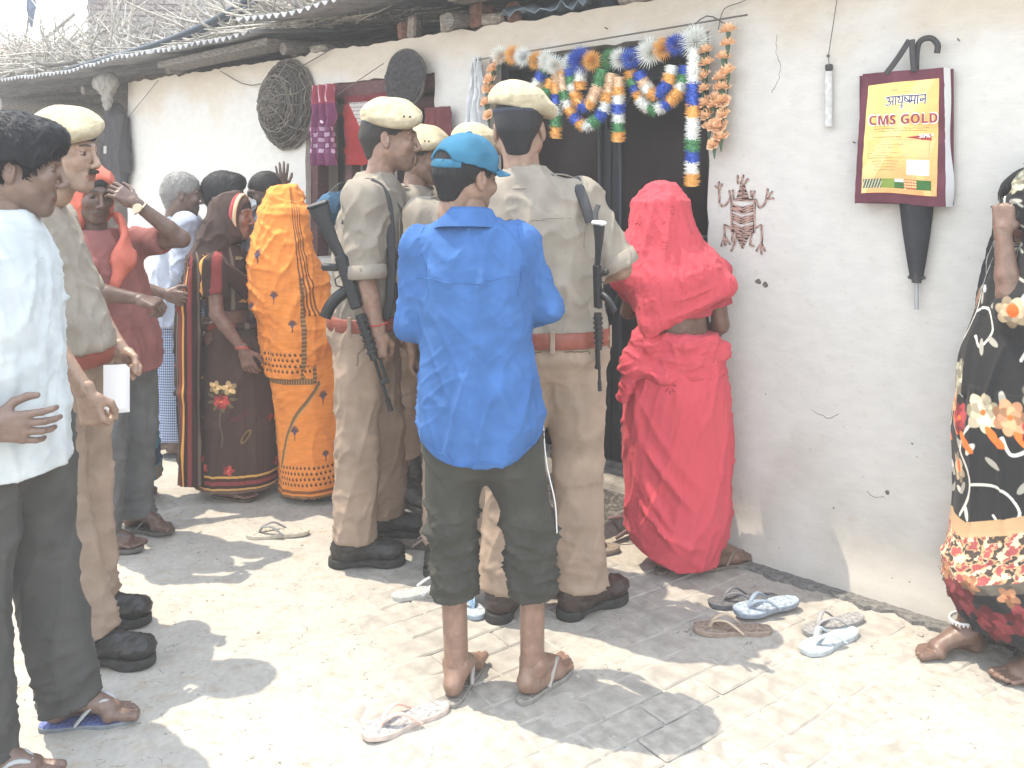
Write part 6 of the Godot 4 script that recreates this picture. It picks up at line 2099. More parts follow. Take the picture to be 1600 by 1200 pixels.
func make_pink() -> void:
	var j := joints(1.46, PI + 0.1, {"head": Vector3(-0.055, 1.325, -0.05), "hyaw": PI + 0.25, "hpitch": 0.35, "hs": 0.97, "neck": Vector3(-0.02, 1.20, 0.0), "pelvis": Vector3(0.0, 0.78, 0.02),
		"shL": Vector3(-0.15, 1.115, -0.02), "shR": Vector3(0.135, 1.115, 0.0), "elR": Vector3(0.165, 0.915, -0.01), "wrR": Vector3(0.115, 0.82, -0.16), "elL": Vector3(-0.17, 0.95, -0.12), "wrL": Vector3(-0.05, 0.98, -0.25),
		"knL": Vector3(-0.07, 0.4, 0), "knR": Vector3(0.1, 0.4, 0), "anL": Vector3(-0.055, 0.07, 0.02), "anR": Vector3(0.145, 0.07, 0.015), "fyL": 2.6, "fyR": 1.95, "hipL": Vector3(-0.07, 0.74, 0), "hipR": Vector3(0.08, 0.74, 0)})
	var p := person("woman wrapped in a pink sari leaning into the dark doorway", 0.63, 3.28, j, L(0.18, 0.10, 0.07), {"female": true, "slim": 0.95})
	slippers_on(p, j, L(0.20, 0.16, 0.13), L(0.24, 0.19, 0.15), L(0.16, 0.12, 0.10))
	var m := pink_print()
	# skirt
	var f := Field.new(Vector3(-0.27, -0.02, -0.22), Vector3(0.27, 0.92, 0.24), 0.009)
	f.column([[0.03, 0.0, 0.0, 0.165, 0.135], [0.12, 0.003, 0.0, 0.190, 0.15], [0.30, 0.006, 0.0, 0.198, 0.158], [0.50, 0.0, 0.01, 0.196, 0.16], [0.68, -0.006, 0.02, 0.188, 0.155], [0.80, 0.0, 0.02, 0.160, 0.135], [0.885, 0.0, 0.02, 0.142, 0.118]], 0.0, 0.02)
	drape(p, "sari_skirt", f, m, [[Vector3(3, 1.2, 3), 0.012, false], [Vector3(7, 0.9, 7), 0.010, true, 0, 0, 0.35], [Vector3(6, 1.5, 6), 0.007, true, 0, 0, -0.5], [Vector3(20, 0.8, 20), 0.004, true, 0, 0, 0.2]],
		[[Vector3(-0.19, 0.55, 0.12), Vector3(0.06, 0.22, 0.18), 0.020, 0.022], [Vector3(-0.20, 0.45, 0.10), Vector3(-0.02, 0.13, 0.17), 0.020, 0.022], [Vector3(-0.20, 0.33, 0.08), Vector3(0.0, 0.08, 0.17), 0.016, 0.018], [Vector3(-0.18, 0.75, 0.10), Vector3(-0.14, 0.15, 0.14), 0.018, 0.022], [Vector3(-0.16, 0.20, 0.12), Vector3(0.13, 0.10, 0.17), 0.016, 0.014], [Vector3(0.17, 0.75, 0.08), Vector3(-0.02, 0.60, 0.18), 0.014, 0.010]],
		Vector2(0, 0.01), 0.0, -1.2, 0.02, 3, func(v: Vector3) -> Vector3:
			if v.y < 0.25: v.y += (0.25 - v.y) / 0.25 * (clampf((-v.x - 0.02) / 0.2, 0, 1) * 0.085 + clampf((v.x - 0.13) / 0.1, 0, 1) * 0.06)
			return v)
	# rolled wrap round the waist, the bunch at the left hip
	f = Field.new(Vector3(-0.28, 0.62, -0.18), Vector3(0.24, 0.97, 0.22), 0.007)
	f.column([[0.74, 0.0, 0.02, 0.176, 0.148], [0.82, 0.0, 0.02, 0.162, 0.138], [0.892, 0.0, 0.02, 0.148, 0.124]], 0.0, 0.02)
	f.bone(Vector3(-0.15, 0.875, 0.08), Vector3(0.0, 0.865, 0.138), 0.022, 0.026, 0.03)
	f.bone(Vector3(0.0, 0.865, 0.138), Vector3(0.150, 0.845, 0.06), 0.026, 0.022, 0.03)
	f.bone(Vector3(-0.16, 0.845, 0.09), Vector3(0.02, 0.80, 0.145), 0.020, 0.020, 0.02)
	f.bone(Vector3(0.02, 0.80, 0.145), Vector3(0.162, 0.835, 0.06), 0.020, 0.018, 0.02)
	f.bone(Vector3(-0.08, 0.750, 0.145), Vector3(0.16, 0.815, 0.075), 0.013, 0.013, 0.03)
	f.bone(Vector3(-0.155, 0.885, 0.10), Vector3(-0.19, 0.79, 0.10), 0.034, 0.040, 0.02)
	f.bone(Vector3(-0.185, 0.80, 0.10), Vector3(-0.085, 0.75, 0.145), 0.034, 0.020, 0.035)
	f.bone(Vector3(-0.19, 0.77, 0.10), Vector3(-0.215, 0.665, 0.07), 0.034, 0.026, 0.02)
	f.bone(Vector3(-0.15, 0.91, 0.09), Vector3(-0.125, 0.86, 0.12), 0.022, 0.030, 0.012)
	drape(p, "sari_waist_wrap", f, m, [[Vector3(9, 16, 9), 0.008, true, 0, 0, 0.25], [Vector3(10, 22, 10), 0.006, true, 0, 0, -0.3]], [], Vector2(0, 0.01), 0.0, -1.2, 0.2, 5)
	# blouse: short right sleeve
	var bl := cloth("pink_blouse", L(0.50, 0.075, 0.10))
	shirt_on(p, j, bl, {"name": "blouse", "hem": 0.955, "sleeve": 0.62, "arm": 0.062, "cell": 0.008, "ease": 1.05, "keys": [[0.955, 0.140, 0.115], [1.06, 0.150, 0.118], [1.15, 0.135, 0.095], [1.2, 0.08, 0.07]]})
	# veil over head, back and shoulders
	f = Field.new(Vector3(-0.32, 0.86, -0.26), Vector3(0.27, 1.49, 0.24), 0.0075)
	hood_field(f, j, 0.020)
	f.column([[0.97, -0.085, 0.03, 0.085, 0.10], [1.03, -0.065, 0.025, 0.130, 0.125], [1.10, -0.035, 0.015, 0.195, 0.138], [1.16, -0.025, 0.0, 0.190, 0.132], [1.23, -0.04, -0.02, 0.150, 0.125], [1.31, -0.052, -0.035, 0.120, 0.122], [1.38, -0.055, -0.04, 0.100, 0.112]], 0.0, 0.05)
	f.bone(Vector3(0.06, 1.13, 0.06), Vector3(0.168, 1.075, 0.045), 0.066, 0.046, 0.03)
	f.bone(Vector3(-0.16, 1.20, -0.02), Vector3(-0.20, 1.08, -0.06), 0.06, 0.05, 0.05)
	f.bone(Vector3(0.14, 1.065, 0.07), Vector3(-0.12, 0.93, 0.11), 0.040, 0.034, 0.035)
	f.bone(Vector3(-0.12, 1.0, 0.10), Vector3(-0.135, 0.905, 0.10), 0.04, 0.026, 0.04)
	drape(p, "sari_veil", f, m, [[Vector3(3, 2, 3), 0.007, false], [Vector3(8, 1.0, 8), 0.006, true, 0, 0, -0.15], [Vector3(12, 1.6, 12), 0.004, true, 0, 0, -0.45], [Vector3(24, 1.0, 24), 0.0045, true, 0, 0, -0.12]],
		[[Vector3(-0.03, 1.44, 0.06), Vector3(-0.10, 1.0, 0.14), 0.016, 0.018], [Vector3(0.0, 1.40, 0.07), Vector3(-0.03, 1.05, 0.16), 0.013, -0.012], [Vector3(-0.11, 1.36, 0.06), Vector3(-0.17, 1.03, 0.10), 0.014, 0.016], [Vector3(0.18, 1.10, 0.08), Vector3(-0.06, 1.02, 0.16), 0.012, 0.016], [Vector3(0.17, 1.05, 0.09), Vector3(-0.09, 0.95, 0.15), 0.010, 0.014], [Vector3(0.16, 1.15, 0.08), Vector3(0.0, 1.12, 0.15), 0.010, 0.012], [Vector3(0.15, 1.02, 0.09), Vector3(-0.05, 0.96, 0.15), 0.008, -0.012]],
		Vector2(-0.03, 0.0), 0.0, 0.82, 1.52, 9)

func make_orange() -> void:
	var j := joints(1.44, 2.35, {"head": Vector3(-0.01, 1.32, -0.03), "hyaw": 2.3, "hpitch": 0.2, "hs": 0.9, "neck": Vector3(-0.02, 1.19, 0), "pelvis": Vector3(0.07, 0.78, 0), "anL": Vector3(0.05, 0.07, -0.05), "anR": Vector3(0.17, 0.07, 0.04), "knL": Vector3(0.06, 0.4, -0.05), "knR": Vector3(0.15, 0.4, 0.03), "fyR": 1.9, "fyL": 2.4,
		"elR": Vector3(0.09, 0.92, 0.02), "wrR": Vector3(0.10, 0.85, -0.05), "shR": Vector3(0.05, 1.07, 0.04), "hipL": Vector3(0.02, 0.74, -0.05), "hipR": Vector3(0.12, 0.74, 0.05)})
	var p := person("woman in a bright orange printed sari seen from behind, head covered", -1.05, 4.0, j, L(0.17, 0.10, 0.07), {"female": true})
	slippers_on(p, j, L(0.05, 0.05, 0.05), L(0.06, 0.055, 0.05), L(0.05, 0.05, 0.05))
	var m := orange_print()
	var f := Field.new(Vector3(-0.24, 0.0, -0.24), Vector3(0.32, 0.86, 0.24), 0.009)
	f.column([[0.035, 0.115, 0.0, 0.140, 0.130], [0.2, 0.112, 0.0, 0.146, 0.135], [0.42, 0.10, 0.0, 0.155, 0.14], [0.62, 0.085, 0.0, 0.165, 0.145], [0.84, 0.06, 0.0, 0.155, 0.13]], 0.0, 0.02)
	drape(p, "sari_skirt", f, m, [[Vector3(3, 1.2, 3), 0.009, false], [Vector3(7, 1.0, 7), 0.007, true, 0, 0, -0.3], [Vector3(4, 12, 4), 0.004, true, 0, 0, 0.1]],
		[[Vector3(-0.06, 0.45, 0.12), Vector3(0.20, 0.60, 0.12), 0.018, 0.016], [Vector3(-0.05, 0.40, 0.12), Vector3(0.16, 0.55, 0.13), 0.014, 0.012], [Vector3(-0.06, 0.50, 0.1), Vector3(0.12, 0.585, 0.14), 0.012, 0.012]], Vector2(0.08, 0.0), 0.0, 0.0, 1.46, 2)
	f = Field.new(Vector3(-0.26, 0.54, -0.26), Vector3(0.32, 1.48, 0.26), 0.0085)
	hood_field(f, j, 0.016)
	f.column([[0.575, 0.055, 0.0, 0.150, 0.158], [0.68, 0.06, 0.0, 0.168, 0.162], [0.80, 0.06, 0.0, 0.178, 0.162], [0.95, 0.02, 0.0, 0.185, 0.160], [1.06, -0.005, 0.0, 0.172, 0.150], [1.16, -0.018, -0.005, 0.145, 0.138], [1.26, -0.015, -0.02, 0.125, 0.125], [1.34, -0.012, -0.03, 0.112, 0.118]], 0.0, 0.04)
	face_hole(f, j)
	f.egg(Vector3(0.24, 0.70, -0.12), Vector3(0.13, 0.22, 0.14), 0.02, true)
	drape(p, "sari_veil", f, m, [[Vector3(3, 2, 3), 0.010, false], [Vector3(3, 8, 3), 0.010, true, 0, 0, 0.55], [Vector3(7, 1.6, 7), 0.010, true, 0, 0, 0.25], [Vector3(4, 18, 4), 0.005, true, 0, 0, 0.4], [Vector3(18, 1.2, 18), 0.005, true, 0, 0, 0.15]],
		[[Vector3(-0.12, 1.12, 0.1), Vector3(0.15, 0.95, 0.12), 0.016, 0.012], [Vector3(-0.12, 0.95, 0.12), Vector3(0.18, 1.02, 0.1), 0.016, 0.012], [Vector3(0.10, 1.30, 0.08), Vector3(0.14, 1.0, 0.12), 0.012, 0.018], [Vector3(0.05, 1.36, 0.08), Vector3(0.09, 0.98, 0.16), 0.010, 0.016], [Vector3(-0.02, 1.30, 0.1), Vector3(-0.14, 1.0, 0.12), 0.012, 0.016], [Vector3(-0.1, 0.86, 0.1), Vector3(0.12, 0.72, 0.16), 0.012, 0.014], [Vector3(-0.08, 0.78, 0.1), Vector3(0.1, 0.64, 0.16), 0.012, 0.014]], Vector2(0.02, 0.0), 0.0, 0.0, 1.46, 4)

func make_brown() -> void:
	var j := joints(1.41, 1.45, {"head": Vector3(0.045, 1.295, 0.0), "hyaw": 1.42, "hpitch": 0.02, "hs": 0.90, "neck": Vector3(0.0, 1.165, 0.0), "pelvis": Vector3(0.05, 0.76, 0.0),
		"shR": Vector3(0.0, 1.075, 0.145), "elR": Vector3(0.03, 0.865, 0.19), "wrR": Vector3(0.150, 0.705, 0.19), "hdR": Vector3(0.35, -1, 0), "hpR": Vector3(0.1, 0, -1), "shL": Vector3(0.0, 1.08, -0.14), "elL": Vector3(0.04, 0.86, -0.18), "wrL": Vector3(0.12, 0.7, -0.15),
		"anR": Vector3(0.03, 0.07, 0.07), "anL": Vector3(-0.03, 0.07, -0.08), "knR": Vector3(0.05, 0.4, 0.07), "knL": Vector3(0.04, 0.4, -0.07)})
	var p := person("woman in a dark brown flowered sari in profile, hood over her head", -1.35, 4.05, j, L(0.24, 0.13, 0.095), {"female": true, "slim": 1.05})
	slippers_on(p, j, L(0.12, 0.09, 0.07), L(0.12, 0.09, 0.07), L(0.10, 0.07, 0.06))
	hair_on(p, j, "short", L(0.02, 0.02, 0.02))
	var bm := brown_print()
	var sm := stripe_print()
	var f := Field.new(Vector3(-0.2, 0.0, -0.24), Vector3(0.32, 0.84, 0.26), 0.009)
	f.column([[0.05, 0.055, 0.0, 0.195, 0.165], [0.2, 0.06, 0.0, 0.195, 0.165], [0.45, 0.065, 0.0, 0.19, 0.165], [0.65, 0.06, 0.0, 0.175, 0.155], [0.80, 0.05, 0.0, 0.145, 0.13]], 0.0, 0.02)
	drape(p, "sari_skirt", f, bm, [[Vector3(3, 0.8, 3), 0.010, false], [Vector3(8, 0.7, 8), 0.009, true, 0, 0, 0.08], [Vector3(13, 1.2, 13), 0.004, true]], [], Vector2(0.06, 0.0), 0.0, 0.0, 0.82, 2)
	f = Field.new(Vector3(-0.2, 0.74, -0.2), Vector3(0.28, 0.86, 0.24), 0.008)
	f.bone(Vector3(-0.06, 0.795, 0.12), Vector3(0.17, 0.800, 0.11), 0.018, 0.018, 0.02)
	drape(p, "waist_fold", f, sm, [], [], Vector2(0.06, 0.0), 0.0, 0.74, 0.86, 2)
	shirt_on(p, j, sm, {"name": "blouse", "hem": 0.87, "sleeve": 0.6, "uv": [0.0, 0.0, 0.6, 1.25], "arm": 0.064, "cell": 0.008, "keys": [[0.87, 0.155, 0.13], [1.0, 0.165, 0.142], [1.1, 0.15, 0.12], [1.16, 0.09, 0.08]]})
	# hood
	f = Field.new(Vector3(-0.24, 0.92, -0.24), Vector3(0.22, 1.45, 0.24), 0.008)
	hood_field(f, j, 0.016)
	f.bone(Vector3(0.0, 1.24, 0.0), Vector3(-0.055, 1.08, 0.0), 0.095, 0.11, 0.04, Vector3.BACK, 1.2)
	f.bone(Vector3(-0.05, 1.10, 0.05), Vector3(-0.10, 0.97, 0.06), 0.085, 0.06, 0.04)
	face_hole(f, j)
	f.egg(Vector3(0.14, 1.07, 0.05), Vector3(0.13, 0.13, 0.22), 0.02, true)
	drape(p, "sari_hood", f, cloth("brown_cloth", L(0.075, 0.050, 0.043)), [[Vector3(3, 3, 3), 0.008, false], [Vector3(9, 3, 9), 0.010, true, 0, 0, -0.5]], [[Vector3(0.02, 1.38, 0.1), Vector3(-0.11, 1.1, 0.12), 0.014, 0.016], [Vector3(0.06, 1.2, 0.1), Vector3(-0.1, 1.05, 0.12), 0.014, 0.016]], Vector2(0, 0), 0.0, 0.9, 1.45, 3)
	# bright edge of the hood round the face
	var pts := []
	var hx := head_xf(j)
	for i in 13:
		var a := lerpf(-0.7, PI + 0.7, i / 12.0)
		pts.append(hx * Vector3(cos(a) * 0.088, 0.008 + sin(a) * 0.108, 0.045 + sin(a) * 0.005))
	strap(p, "hood_edge_cream", pts, 0.020, mat("edge_cream", L(0.55, 0.42, 0.27), 0.9), 0.5)
	for i in 13: pts[i] -= hx.basis.z * 0.018 - (pts[i] - j.head).normalized() * 0.004
	strap(p, "hood_edge_red", pts, 0.020, mat("edge_red", L(0.42, 0.07, 0.07), 0.9), 0.5)
	# pallu hanging down behind her near side, and the band across the chest
	f = Field.new(Vector3(-0.24, 0.05, -0.06), Vector3(0.1, 1.16, 0.26), 0.008)
	f.bone(Vector3(-0.07, 1.09, 0.10), Vector3(-0.12, 0.90, 0.13), 0.055, 0.040, 0.03, Vector3(1, 0, 0.4), 1.3)
	f.bone(Vector3(-0.12, 0.90, 0.13), Vector3(-0.115, 0.50, 0.14), 0.034, 0.032, 0.03, Vector3(1, 0, 0.4), 1.9)
	f.bone(Vector3(-0.115, 0.50, 0.14), Vector3(-0.10, 0.085, 0.14), 0.032, 0.034, 0.03, Vector3(1, 0, 0.4), 1.8, 2)
	drape(p, "pallu", f, sm, [[Vector3(16, 0.8, 16), 0.012, true], [Vector3(5, 1.5, 5), 0.008, false]], [], Vector2(-0.11, 0.09), 0.0, 0.0, 1.2, 6)
	strap(p, "chest_band", [Vector3(-0.05, 1.10, 0.13), Vector3(0.05, 1.06, 0.16), Vector3(0.14, 0.97, 0.10), Vector3(0.19, 0.88, 0.02)], 0.085, sm, 0.25, Vector3.BACK)
	var st := st_new()
	for i in 14: tube(st, [], 0.0) if false else null
	for k in 2:
		var ring := []
		for i in 17: ring.append(j.wrR.lerp(j.elR, 0.02 + k * 0.04) + Vector3(cos(i * TAU / 16) * 0.029, sin(i * TAU / 16) * 0.012, sin(i * TAU / 16) * 0.026))
		tube(st, ring, 0.0028, 5)
		obj("bangle", done(st), mat("bangle", L(0.5, 0.12, 0.08), 0.3), p)
		st = st_new()

func make_black() -> void:
	var j := joints(1.53, -1.35, {"head": Vector3(0.05, 1.385, 0.0), "hyaw": -1.3, "hpitch": 0.25, "hs": 0.94, "neck": Vector3(0.08, 1.27, 0.0), "pelvis": Vector3(0.06, 0.84, 0.0),
		"shL": Vector3(0.05, 1.19, 0.13), "elL": Vector3(-0.105, 1.13, 0.13), "elR": Vector3(0.06, 0.98, -0.12), "wrR": Vector3(0.02, 0.86, -0.10), "shR": Vector3(0.08, 1.18, -0.12), "wrL": Vector3(-0.105, 1.315, 0.10), "hdL": Vector3(0.12, 1, -0.1), "hpL": Vector3(0.8, 0, -0.6), "poseL": "grip",
		"anL": Vector3(0.02, 0.075, 0.12), "anR": Vector3(-0.155, 0.075, -0.02), "knL": Vector3(0.03, 0.43, 0.1), "knR": Vector3(-0.02, 0.43, -0.05), "fyR": -1.45, "fyL": -1.5})
	var p := person("woman in a black flowered sari at the right edge, hand at her face", 1.56, 2.66, j, L(0.19, 0.115, 0.085), {"female": true, "shod": false})
	var m := black_print()
	var f := Field.new(Vector3(-0.32, 0.06, -0.3), Vector3(0.36, 0.86, 0.32), 0.009)
	f.column([[0.115, 0.04, 0.02, 0.215, 0.19], [0.2, 0.03, 0.02, 0.245, 0.21], [0.28, 0.025, 0.02, 0.255, 0.215], [0.36, 0.03, 0.02, 0.235, 0.205], [0.48, 0.035, 0.02, 0.222, 0.2], [0.7, 0.035, 0.02, 0.225, 0.2], [0.85, 0.04, 0.02, 0.215, 0.19]], 0.0, 0.02)
	drape(p, "sari_skirt", f, m, [[Vector3(3, 1, 3), 0.010, false], [Vector3(8, 0.8, 8), 0.010, true], [Vector3(6, 14, 6), 0.009, true, 0.42, 0.25, 0.3]],
		[[Vector3(-0.24, 0.34, 0.1), Vector3(0.05, 0.42, 0.22), 0.014, 0.014], [Vector3(-0.26, 0.26, 0.1), Vector3(0.1, 0.36, 0.24), 0.016, 0.016], [Vector3(-0.25, 0.19, 0.1), Vector3(0.1, 0.27, 0.24), 0.014, 0.014]], Vector2(0.03, 0.02), 0.0, 0.10, 1.53, 12, func(v: Vector3) -> Vector3:
			if v.y < 0.2: v.y -= clampf((v.x + 0.02) / 0.25, 0, 1) * 0.09 * (0.2 - v.y) / 0.08
			return v)
	f = Field.new(Vector3(-0.3, 0.78, -0.3), Vector3(0.36, 1.58, 0.32), 0.009)
	hood_field(f, j, 0.018)
	f.column([[0.80, 0.035, 0.02, 0.215, 0.195], [0.95, 0.04, 0.02, 0.205, 0.19], [1.1, 0.06, 0.02, 0.175, 0.175], [1.22, 0.075, 0.01, 0.145, 0.16], [1.32, 0.07, 0.0, 0.115, 0.125]], 0.0, 0.05)
	f.bone(Vector3(0.05, 1.14, 0.14), Vector3(-0.085, 1.09, 0.13), 0.080, 0.068, 0.04)
	f.bone(Vector3(0.03, 1.38, 0.10), Vector3(-0.05, 1.12, 0.16), 0.045, 0.06, 0.04)
	face_hole(f, j)
	drape(p, "sari_veil", f, m, [[Vector3(3, 1.5, 3), 0.012, false], [Vector3(7, 1.2, 7), 0.012, true, 0, 0, 0.15]], [[Vector3(-0.1, 1.1, 0.17), Vector3(-0.06, 0.8, 0.2), 0.018, 0.018], [Vector3(-0.02, 1.2, 0.18), Vector3(0.02, 0.8, 0.22), 0.016, -0.014]], Vector2(0.03, 0.02), 0.0, 0.10, 1.53, 13)
	# cloth bunched in the hand, edge running up over the head
	f = Field.new(Vector3(-0.2, 1.2, -0.06), Vector3(0.16, 1.56, 0.24), 0.007)
	f.egg(Vector3(-0.045, 1.385, 0.10), Vector3(0.045, 0.055, 0.045), 0.02)
	f.bone(Vector3(-0.05, 1.40, 0.09), Vector3(0.04, 1.50, 0.06), 0.035, 0.05, 0.03)
	f.bone(Vector3(-0.03, 1.36, 0.11), Vector3(0.03, 1.24, 0.14), 0.034, 0.05, 0.03)
	drape(p, "bunched_veil", f, m, [[Vector3(14, 14, 14), 0.012, true, 0, 0, 0.5]], [], Vector2(0.03, 0.02), 0.0, 0.5, 1.6, 14)
	for k in ["L", "R"]:
		var st := st_new()
		var a: Vector3 = j["an" + k]
		var ring := []
		for i in 25: ring.append(a + Vector3(cos(i * TAU / 24) * 0.044 - 0.0, 0.035 + 0.006 * cos(i * TAU / 24), sin(i * TAU / 24) * 0.040))
		tube(st, ring, 0.004, 6)
		for i in 24: box(st, ring[i] - Vector3(0, 0.006, 0), Vector3(0.006, 0.009, 0.006), Basis(Vector3.UP, i), 0.002)
		obj("anklet", done(st), mat("silver", L(0.6, 0.6, 0.6), 0.3), p)

# ---- the men at the back and the man with the scarf
func make_men() -> void:
	var j := joints(1.56, 1.05, {"head": Vector3(-0.03, 1.405, 0.02), "hyaw": 0.80, "hpitch": 0.12, "hs": 0.95, "neck": Vector3(-0.03, 1.275, 0.0), "pelvis": Vector3(0.06, 0.84, 0.0),
		"shR": Vector3(-0.085, 1.195, 0.115), "elR": Vector3(0.055, 1.045, 0.20), "wrR": Vector3(0.225, 1.015, 0.19), "hdR": Vector3(1, -0.25, 0.0), "hpR": Vector3(0, -1, -0.3), "poseR": "pinch",
		"shL": Vector3(0.09, 1.205, -0.09), "elL": Vector3(0.305, 1.225, -0.04), "wrL": Vector3(0.155, 1.375, 0.05), "hdL": Vector3(-0.75, 0.55, 0.2), "hpL": Vector3(-0.5, -0.5, -0.6), "poseL": "hip",
		"knR": Vector3(0.05, 0.44, 0.07), "knL": Vector3(0.10, 0.44, -0.10), "anR": Vector3(0.025, 0.08, 0.05), "anL": Vector3(0.085, 0.08, -0.13), "fyR": 1.45, "fyL": 1.35, "hipR": Vector3(0.02, 0.80, 0.07), "hipL": Vector3(0.09, 0.80, -0.08)})
	var p := person("man in a maroon tee shading his eyes, coral scarf over his head", -1.65, 3.48, j, L(0.135, 0.08, 0.06))
	hair_on(p, j, "short", L(0.02, 0.02, 0.02))
	shirt_on(p, j, cloth("maroon_tee", L(0.29, 0.115, 0.105)), {"hem": 0.70, "sleeve": 0.62, "arm": 0.062, "keys": [[0.70, 0.185, 0.145], [0.85, 0.175, 0.135], [1.02, 0.172, 0.122], [1.14, 0.172, 0.115], [1.21, 0.15, 0.1], [1.265, 0.085, 0.072]], "ease": 1.06})
	trousers_on(p, j, cloth("grey_jeans", L(0.15, 0.155, 0.155)), {"top": 0.85, "hip": 0.9, "crotch": 0.72, "cuff": 0.075, "wide": 1.1})
	slippers_on(p, j, L(0.14, 0.13, 0.12), L(0.14, 0.13, 0.12), L(0.10, 0.10, 0.10))
	var f := Field.new(Vector3(-0.24, 0.93, -0.2), Vector3(0.24, 1.56, 0.26), 0.008)
	hood_field(f, j, 0.012)
	f.bone(Vector3(-0.10, 1.30, 0.04), Vector3(-0.06, 1.16, 0.16), 0.05, 0.04, 0.03)
	f.bone(Vector3(-0.06, 1.16, 0.16), Vector3(0.05, 1.03, 0.17), 0.035, 0.03, 0.03)
	f.bone(Vector3(0.06, 1.30, 0.03), Vector3(0.115, 1.15, 0.06), 0.042, 0.042, 0.03)
	f.bone(Vector3(0.115, 1.15, 0.06), Vector3(0.10, 1.06, 0.10), 0.04, 0.02, 0.03)
	face_hole(f, j)
	f.egg(head_xf(j) * Vector3(0, -0.14, 0.10), Vector3(0.075, 0.09, 0.09), 0.02, true)
	drape(p, "scarf", f, cloth("coral_scarf", L(0.62, 0.17, 0.12)), [[Vector3(9, 4, 9), 0.007, true, 0, 0, 0.3]], [], Vector2(0, 0), 0.0, 0.9, 1.56, 2)
	strap(p, "scarf_end", [Vector3(0.05, 1.04, 0.17), Vector3(0.075, 1.0, 0.175), Vector3(0.085, 0.95, 0.17)], 0.06, cloth("coral_scarf", L(0.62, 0.17, 0.12)), 0.4)
	var st := st_new()
	var c: Vector3 = j.wrL.lerp(j.elL, 0.12)
	var ax: Vector3 = (j.elL - j.wrL).normalized()
	var u := ax.cross(Vector3.UP).normalized()
	var w := ax.cross(u)
	var ring := []
	for i in 21: ring.append(c + u * cos(i * TAU / 20) * 0.031 + w * sin(i * TAU / 20) * 0.031)
	tube(st, ring, 0.009, 6, true, 0.4)
	obj("watch_strap", done(st), mat("watch_gold", L(0.6, 0.5, 0.36), 0.35), p)
	st = st_new()
	tube(st, [c + Vector3(0.0, 0.0, 0.028), c + Vector3(0, 0, 0.040)], 0.017, 14)
	obj("watch_case", done(st), mat("watch_gold", L(0.6, 0.5, 0.36), 0.35), p)

	# elder in lavender shirt and checked wrap
	j = joints(1.52, 1.85, {"head": Vector3(-0.03, 1.385, 0.0), "hyaw": 1.95, "hs": 0.97, "pelvis": Vector3(-0.05, 0.82, 0.0), "neck": Vector3(-0.05, 1.245, 0.0), "hpitch": 0.1, "anR": Vector3(-0.04, 0.075, 0.04), "anL": Vector3(0.0, 0.075, -0.1)})
	p = person("grey-haired elder in a pale lavender shirt and blue checked wrap", -1.73, 4.62, j, L(0.16, 0.10, 0.075))
	hair_on(p, j, "thin", L(0.22, 0.21, 0.20))
	var sh := shirt_on(p, j, cloth("lavender", L(0.46, 0.49, 0.58)), {"hem": 0.70, "sleeve": 1.15, "keys": [[0.70, 0.175, 0.14], [0.85, 0.17, 0.135], [1.0, 0.175, 0.13], [1.12, 0.178, 0.12], [1.2, 0.155, 0.1], [1.27, 0.085, 0.075]], "ease": 1.08})
	collar_on(sh, j, cloth("lavender", L(0.46, 0.49, 0.58)))
	f = Field.new(Vector3(-0.26, 0.05, -0.2), Vector3(0.18, 0.8, 0.2), 0.0095)
	f.column([[0.09, -0.04, 0.0, 0.125, 0.11], [0.3, -0.045, 0.0, 0.14, 0.12], [0.6, -0.05, 0.0, 0.155, 0.13], [0.78, -0.05, 0.0, 0.15, 0.125]], 0.0, 0.02)
	drape(p, "checked_wrap", f, check_print(), [[Vector3(8, 0.8, 8), 0.009, true], [Vector3(3, 1, 3), 0.008, false]], [], Vector2(-0.045, 0), 0.0, 0.05, 0.8, 8)
	slippers_on(p, j, L(0.12, 0.12, 0.13), L(0.12, 0.12, 0.13), L(0.1, 0.1, 0.1))

	# two more men by the wall
	j = joints(1.50, 1.75, {"head": Vector3(0.0, 1.375, 0.0), "hs": 0.98})
	p = person("dark-haired man by the wall, mostly hidden behind the hooded woman", -1.565, 4.72, j, L(0.12, 0.075, 0.055))
	hair_on(p, j, "thick", L(0.02, 0.02, 0.022))
	shirt_on(p, j, cloth("slate_shirt", L(0.16, 0.17, 0.19)), {"hem": 0.75, "sleeve": 0.7})
	trousers_on(p, j, cloth("charcoal_trousers", L(0.085, 0.083, 0.080)), {"hip": 0.9})
	slippers_on(p, j, L(0.12, 0.12, 0.13), L(0.12, 0.12, 0.13), L(0.1, 0.1, 0.1))
	j = joints(1.51, -1.2, {"head": Vector3(0.02, 1.395, 0.0), "hyaw": -1.1, "hpitch": 0.3, "hs": 0.95, "elL": Vector3(0.17, 1.20, 0.10), "wrL": Vector3(0.11, 1.42, -0.02), "hdL": Vector3(0.05, 1, 0), "hpL": Vector3(-0.6, 0, -0.8), "poseL": "open", "elR": Vector3(-0.12, 1.15, -0.1), "wrR": Vector3(-0.07, 1.27, 0.10), "hdR": Vector3(0.3, 0.9, -0.1), "hpR": Vector3(0.4, 0, -1), "poseR": "grip"})
	p = person("man with one open hand raised behind his head, cloth held to his mouth", -1.41, 4.85, j, L(0.12, 0.072, 0.052))
	hair_on(p, j, "crop", L(0.022, 0.02, 0.02))
	shirt_on(p, j, cloth("slate_shirt", L(0.16, 0.17, 0.19)), {"hem": 0.75, "sleeve": 0.7})
	trousers_on(p, j, cloth("charcoal_trousers", L(0.085, 0.083, 0.080)), {"hip": 0.9})
	slippers_on(p, j, L(0.12, 0.12, 0.13), L(0.12, 0.12, 0.13), L(0.1, 0.1, 0.1))
